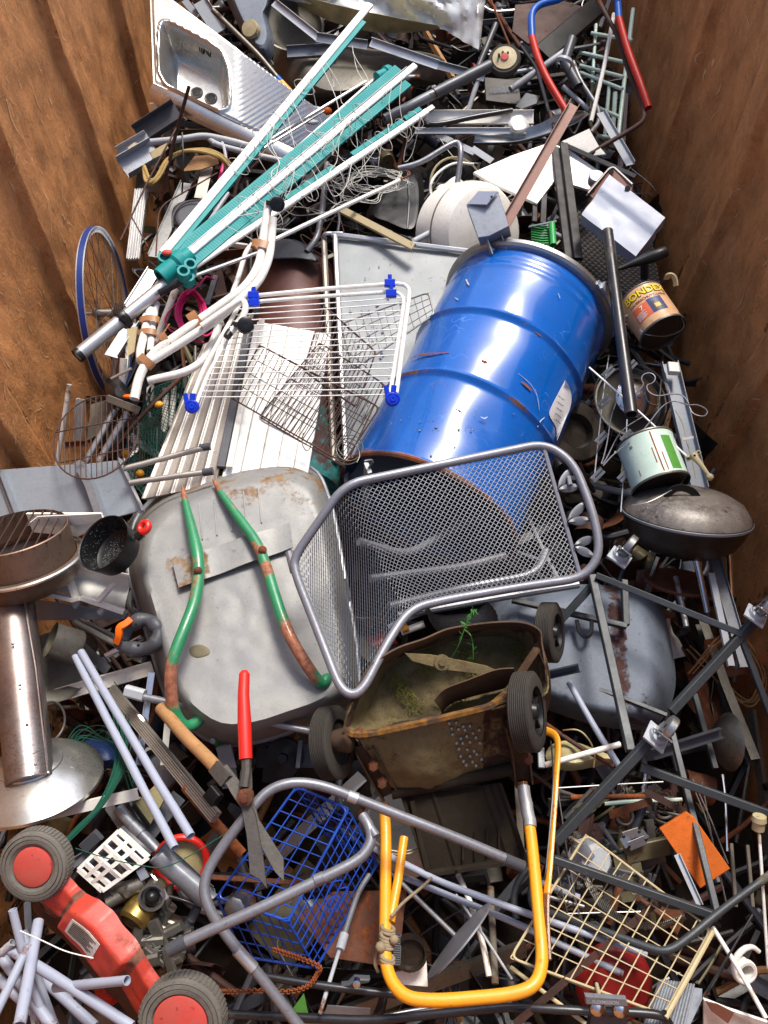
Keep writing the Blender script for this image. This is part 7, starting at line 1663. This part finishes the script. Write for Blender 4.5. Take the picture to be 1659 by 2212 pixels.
# --- red lid, heat sink, vent cap
t = Thing('red_lid', 'round dark red enamel lid under the cream grid', 'lid')
c_ = W(1328,2125,.06); t.part('dome', B().lathe(c_, A(.05,.1,1), [(0,.02),(.05,.019),(.055,.014),(.075,.012),(.085,.002),(.088,-.01),(.084,-.012)], 56), 'dred'); t.part('knob', B().lathe(W(*V2(12,552,1410),.10), A(0,0,1), [(.006,-.01),(.008,.01),(.005,.02),(0,.022)], 12), 'black')
t = Thing('heat_sink', 'finned aluminium heat sink block at the bottom edge', 'heat sink')
q = L(12,[(965,1365,.14),(1165,1395,.16),(1090,1720,.2),(850,1700,.18)]); t.part('base', B().poly(q, .02), 'alu')
for i in range(12): u = i/11; a = q[0].lerp(q[1], u)+CB*.004; c_ = q[3].lerp(q[2], u)+CB*.004; t.part('fin', B().bar(a, c_, .003, .012, CB), 'galv')
solo('metal_plate', 'grey folded steel plate with slot beside the heat sink', 'plate', B().poly(L(12,[(1170,1420,.16),(1235,1430,.17),(1235,1500,.16),(1140,1700,.16),(1095,1700,.16)]), .02), 'cabgrey')
t = Thing('vent_cap', 'white plastic spiral spout piece in the bottom right corner', 'fitting')
p = rounded(L(12,[(1600,1190,.14),(1560,1155,.15),(1500,1170,.16),(1440,1240,.16),(1440,1340,.15),(1500,1400,.14),(1570,1360,.14),(1580,1290,.15),(1530,1240,.15),(1480,1260,.15)]), .03)
t.part('spiral', B().tube(p, .006, 12, scale=[.5+.7*math.sin(math.pi*min(1,i/len(p)+.15)) for i in range(len(p))]), 'white'); t.part('ring', B().lathe(W(*V2(12,1510,1310),.15), A(.2,-.1,1), [(.014,-.02),(.020,-.02),(.022,.008),(.016,.008),(.014,-.02)], 28), 'white')
# name plate on the handlebar
t = Thing('name_plate', 'grey plastic lever plate with raised lettering on the handlebar', 'plate')
q = L(12,[(475,1482,.26),(742,1500,.26),(752,1545,.25),(478,1530,.25)]); t.part('plate', B().poly(q, .012), 'midgrey')
px = [V2(12,520,1527), V2(12,712,1536)]
def npm(x, y): u = x; a0_, b0_ = px; dx = (b0_[0]-a0_[0]); dy = b0_[1]-a0_[1]; s_ = x/.185; return RP(a0_[0]+dx*s_+y*4, a0_[1]+dy*s_-y*420, W(*V2(12,600,1515),.256), (W(*V2(12,742,1500),.26)-W(*V2(12,475,1482),.26)).cross(W(*V2(12,478,1530),.25)-W(*V2(12,475,1482),.26)).normalized()*-1, .0025)
tb_ = textb('FLEXMISSION', .028, npm, .0003); t.part('lettering', tb_, 'palegrey')
b = B().bar(W(*V2(12,500,1600),.18), W(*V2(12,735,1625),.18), .05, .03, CB); t.part('lower_bracket', b, 'dgrey')
for (x,y) in ((558,1562),(708,1572)): t.part('bolt', B().lathe(W(*V2(12,x,y),.235), A(0,.1,1), [(.016,-.02),(.016,0),(.010,.006),(0,.008)], 20), 'chrome')
t.part('cable_stop', B().tube(L(12,[(548,1400,.2),(560,1450,.23),(570,1485,.25)]), .004, 8), 'cream')
# wing nut
t = Thing('clamp_lever', 'grey plastic wing lever on the black handlebar', 'lever')
t.part('wing', B().poly(L(11,[(555,1415,.20),(600,1410,.205),(640,1370,.21),(740,1375,.205),(735,1390,.2),(680,1400,.2),(660,1430,.2),(610,1435,.195)]), .014), 'plastic'); t.part('pin', B().lathe(W(*V2(11,652,1395),.22), A(0,0,1), [(.008,-.01),(.008,.004),(0,.007)], 12), 'chrome')
solo('ribbed_vent', 'small grey ribbed vent box on the rusty sheet', 'vent', (lambda b: ([b.bar(W(*V2(11,890,1085+i*15),.045), W(*V2(11,935,1090+i*15),.045), .004, .012, CB) for i in range(13)], b)[1])(B().poly(L(11,[(878,1068,.03),(945,1078,.03),(938,1270,.03),(878,1280,.03)]), .03)), 'dgrey')
solo('round_dial', 'small dark round dial beside the ribbed vent box', 'dial', B().lathe(W(*V2(11,998,1195),.02), A(0,.1,1), [(0,.0),(.03,.0),(.034,.012),(.04,.012),(.04,-.01)], 28), 'enamel')
solo('sleeve_joint', 'pale collar joining the telescopic rod halves', 'collar', B().tube(L(0,[(744,2018,.097),(734,2052,.112)]), .0105, 14), 'palegrey')
solo('rail_end', 'dark plastic end on the long ribbed steel rail', 'end cap', B().bar(W(*V2(10,1355,150),.20), W(*V2(10,1410,215),.205), .035, .022, CB), 'black')
for lab, x, y in (('rubber end cap on the upper capped tube',1335,1238),('rubber end cap on the lower capped tube',1355,1398)): c_ = W(*V2(4,x,y),.22); solo('tube_cap', lab, 'cap', B().tube([c_-A(1,.15,0)*.018, c_+A(1,.15,0)*.012], .0115, 14), 'plastic')
solo('tube_cap', 'dull cap on the aluminium tube pointing at the wheelbarrow', 'cap', B().tube(L(7,[(885,935,.155),(915,948,.16),(932,957,.162)]), .0125, 14, scale=[1,1,.7]), 'dirtysteel')
solo('square_end', 'pale squared plastic end of the long grey tube', 'end cap', B().bar(W(272,1492,.16), W(312,1503,.162), .03, .024, CB, .25), 'palegrey')
# rusty small parts in the lower right
names = [('rusty_bolt','bolt'),('small_plate','plate'),('spring_clip','clip'),('hinge','hinge'),('small_bracket','bracket'),('steel_ring','ring'),('pliers','pliers'),('short_tube','tube')]
rr = random.Random(77); mats_ = ['iron','rust','dirtysteel','rustdark','dullsteel','iron','dgrey','olive']
N_ = 0
def place_part(x, y, z, k_, m_, gi, sc_=1.0):
    c_ = W(*V2(12,x,y), z); a = rr.uniform(0,3.14); d = A(math.cos(a), math.sin(a), rr.gauss(0,.15)); s_ = d.cross(CB).normalized(); n_ = s_.cross(d); b = B(); nm, ct = names[k_]; L_ = rr.uniform(.02,.045)*sc_
    if k_ == 0: b.tube([c_-d*L_, c_+d*L_], .005, 8); b.lathe(c_+d*L_, d, [(.010,0),(.010,.008),(0,.009)], 6)
    elif k_ == 1:
        b.bar(c_-d*L_, c_+d*L_, L_*1.2, .003, n_)
        for e in (-1,1): b.lathe(c_+d*L_*.6*e, n_, [(.004,.002),(.007,.003),(.007,.001)], 12)
    elif k_ == 2: b.tube([c_+d*(i*.0018-.02)+s_*.008*math.cos(i*1.2)+n_*.008*math.sin(i*1.2) for i in range(30)], .0016, 5)
    elif k_ == 3: b.bar(c_-d*L_, c_+d*L_, .03, .003, n_); b.tube([c_-d*L_+s_*.015, c_+d*L_+s_*.015], .005, 8)
    elif k_ == 4: b.prof([c_-d*L_, c_, c_+d*L_], 'L', .025, .022, .003, n_)
    elif k_ == 5: b.lathe(c_, n_, [(L_*.5+.004*math.cos(q), .004*math.sin(q)) for q in [i*math.pi/4 for i in range(9)]], 24)
    elif k_ == 6:
        for e in (-1,1): b.tube(spline([c_-d*L_*2+s_*.015*e, c_-d*L_*.5+s_*.012*e, c_, c_+d*L_*.8-s_*.006*e], 4), .004, 7)
        b.lathe(c_, n_, [(.009,-.004),(.009,.006),(0,.007)], 12)
    else: b.tube([c_-d*L_, c_+d*L_], .010, 12, True)
    return nm, ct, b
spots = []
for i in range(78):
    x = rr.uniform(330,1080); y = rr.uniform(160,900)
    if x > 940 and y > 380: x -= 300
    spots.append((x, y))
colw = {'iron':'grey iron','rust':'orange rusted','dirtysteel':'grimy steel','rustdark':'dark brown rusted','dullsteel':'dull silver','dgrey':'dark grey','olive':'olive painted'}
pos = lambda x, y: ('upper' if y < 400 else 'middle' if y < 640 else 'lower')+' '+('left' if x < 560 else 'centre' if x < 800 else 'right')
seen = {}
for (x, y) in spots:
    k_ = rr.randrange(8); m_ = rr.choice(mats_); nm, ct, b = place_part(x, y, rr.uniform(-.03,.05), k_, m_, 0, 1.25)
    key = f"{colw[m_]} {nm.replace('_',' ').replace('rusty ','').replace('small ','')} at the {pos(x,y)} of the small-parts heap"
    solo(nm, key, ct, b, m_, 'small rusty parts heaped under the cream grid')
t = Thing('flange_plate', 'square steel flange plate with central opening and four holes', 'plate')
q = L(12,[(705,440,.09),(830,400,.10),(885,465,.09),(750,520,.08)]); c_ = sum(q, Vector())/4
for i in range(4): a, c1 = q[i], q[(i+1)%4]; t.part('frame_side', B().bar(a.lerp(c_,.2), c1.lerp(c_,.2), .022, .004, CB), 'dullsteel')
for i in range(4): t.part('hole', B().lathe(q[i].lerp(c_,.2)+CB*.0025, CB, [(.004,0),(.003,.0008),(0,.0008)], 8), 'black')
t = Thing('lens_housing', 'pale grey round motor housing behind the black handlebar bar', 'housing'); t.part('housing', B().lathe(W(*V2(12,520,600),.04), A(.3,.3,.9), [(0,.03),(.03,.03),(.04,.02),(.045,-.02),(.05,-.03)], 32), 'palegrey'); t.part('wing', B().poly(L(12,[(400,510,.09),(480,480,.1),(540,570,.08),(500,620,.08)]), .01), 'galv')
b = B(); q = [];
for i in range(180): 
    s_ = i/179; base = [(470,720,.05),(560,860,.06),(680,960,.06),(820,1015,.06),(980,1020,.06),(1120,975,.07)]; f_ = s_*5; a = min(int(f_),4); f_ -= a
    c_ = W(*V2(12, lerp(base[a][0],base[a+1][0],f_), lerp(base[a][1],base[a+1][1],f_)), base[a][2]); q.append(c_+CR*.0105*math.cos(i*2.1)*.5+CB*.0105*math.sin(i*2.1)+CU*.0105*math.cos(i*2.1)*.8)
b.tube(q, .0016, 4); solo('coil_winding', 'round wire winding around the flexible steel hose', 'spring', b, 'dirtysteel')
solo('yellow_cloth', 'crumpled yellow checked cloth behind the yellow handle', 'cloth', B().dome(spl2([(1180,1640),(1190,1610),(1230,1600),(1290,1620),(1330,1640),(1290,1655),(1220,1665)],4), -.02, .03, .4, 10, .002, None, 1.4, nz=.06), 'paleyellow')
solo('chrome_dome', 'shiny steel bowl against the right wall behind black tubing', 'bowl', B().lathe(W(1572,1602,-.2), A(-.95,.1,.12), [(0,.04),(.03,.036),(.06,.02),(.08,0),(.083,-.004)], 44), 'dirtysteel')
solo('dark_motor', 'dark oily motor block left of the yellow mower wheel', 'motor', (lambda b: ([b.lathe(W(*V2(8,170,1600),.02), A(0,.2,1), [(.0,.0),(.012,.0),(.014,-.02),(.05,-.03),(.05,-.08)], 24)], b)[1])(B().bar(W(*V2(8,60,1620),-.06), W(*V2(8,260,1640),-.06), .1, .05, CB)), 'black')
solo('white_pipe_pair', 'white plastic pipe under the chair by the fluted dish', 'pipe', B().tube(L(8,[(860,750,.06),(1000,680,.08),(1160,610,.10)]), .009, 12, True), 'conduit')
solo('white_pipe_pair', 'short white pipe with yellow mark behind the mower deck', 'pipe', B().tube(L(8,[(940,780,.1),(1090,725,.11)]), .010, 12, True), 'cleanwhite')
solo('yellow_band', 'yellow band on the short white pipe', 'band', B().tube(L(8,[(945,760,.115),(985,745,.118)]), .011, 12), 'yellow')
solo('blue_tape', 'blue tape band on the dark purple tube', 'tape', B().tube(L(2,[(138,505,.205),(160,530,.2)]), .0135, 12), 'bluetube')
solo('yellow_tape', 'yellow tape band on the dark purple tube', 'tape', B().tube(L(2,[(162,533,.2),(230,605,.185)]), .013, 12), 'yellow')
solo('orange_fitting', 'orange and grey plastic fitting between the teal arms', 'fitting', B().dome(spl2([(645,250),(665,228),(705,236),(715,255),(690,275),(655,272)],4), .10, .15, .5, 8, .003, None, 1.4), 'palegrey')
solo('orange_fitting', 'small orange plastic cap on the grey fitting', 'fitting', B().ball(W(706,240,.16), .022, 10, (1,.8,.7)), 'orangep')

# parts that belong to a thing built above
merge('long white tube with rusty hooked end below the teal arms', [('rusty hook in the end of the long white tube','hook')])
merge('thick dark grey plastic drain pipe behind the teal arms', [('lower lighter length of the dark grey drain pipe','lower_length')])
merge('dark purple tube with blue and yellow tape running behind the sink', [('blue tape band on the dark purple tube','blue_tape'),('yellow tape band on the dark purple tube','yellow_tape')])
merge('short white pipe with yellow mark behind the mower deck', [('yellow band on the short white pipe','yellow_band')])
merge('grey tube with dark end cap across the slatted shelf, upper one', [('rubber end cap on the upper capped tube','end_cap')])
merge('grey tube with dark end cap across the slatted shelf, lower one', [('rubber end cap on the lower capped tube','end_cap')])
merge('grey aluminium tube with round cap pointing at the wheelbarrow', [('dull cap on the aluminium tube pointing at the wheelbarrow','end_cap')])
merge('long grey tube with pale square end crossing below the wheelbarrow', [('pale squared plastic end of the long grey tube','square_end')])
merge('long ribbed steel rail with dark plastic end by the shears', [('dark plastic end on the long ribbed steel rail','end_cap')])
merge('thin white cane with cream rubber tip at the right wall', [('cream rubber tip on top of the thin white cane','rubber_tip')])
merge('thick upper half of a grey telescopic rod', [('thin lower half of the grey telescopic rod','lower_section'),('pale collar joining the telescopic rod halves','collar')])
OBJ['thick upper half of a grey telescopic rod']['label'] = 'grey telescopic rod with pale collar and thinner lower half'
merge('long grey fluorescent light fixture without its tube', [('white socket block at the top of the light fixture','lamp_socket'),('white cable tie bracket across the light fixture','bracket'),('yellow-green earth wire lying in the light fixture','earth_wire')])
merge('long coiled flexible steel hose curving under the cream grid', [('round wire winding around the flexible steel hose','winding')])
merge('orange and grey plastic fitting between the teal arms', [('small orange plastic cap on the grey fitting','orange_cap')])
merge('bent aluminium roof profile crossing the top, left length', [('bent aluminium roof profile crossing the top, middle length','bent_length'),('bent aluminium roof profile crossing the top, right length','bent_length'),('bent aluminium roof profile ending beside the drain pipe','bent_length')])
OBJ['bent aluminium roof profile crossing the top, left length']['label'] = 'long bent aluminium roof profile crossing the top of the pile'
merge('grey striped plate piece at the right edge, bottom', [('brown patterned sheet on the striped plate','brown_pattern')])
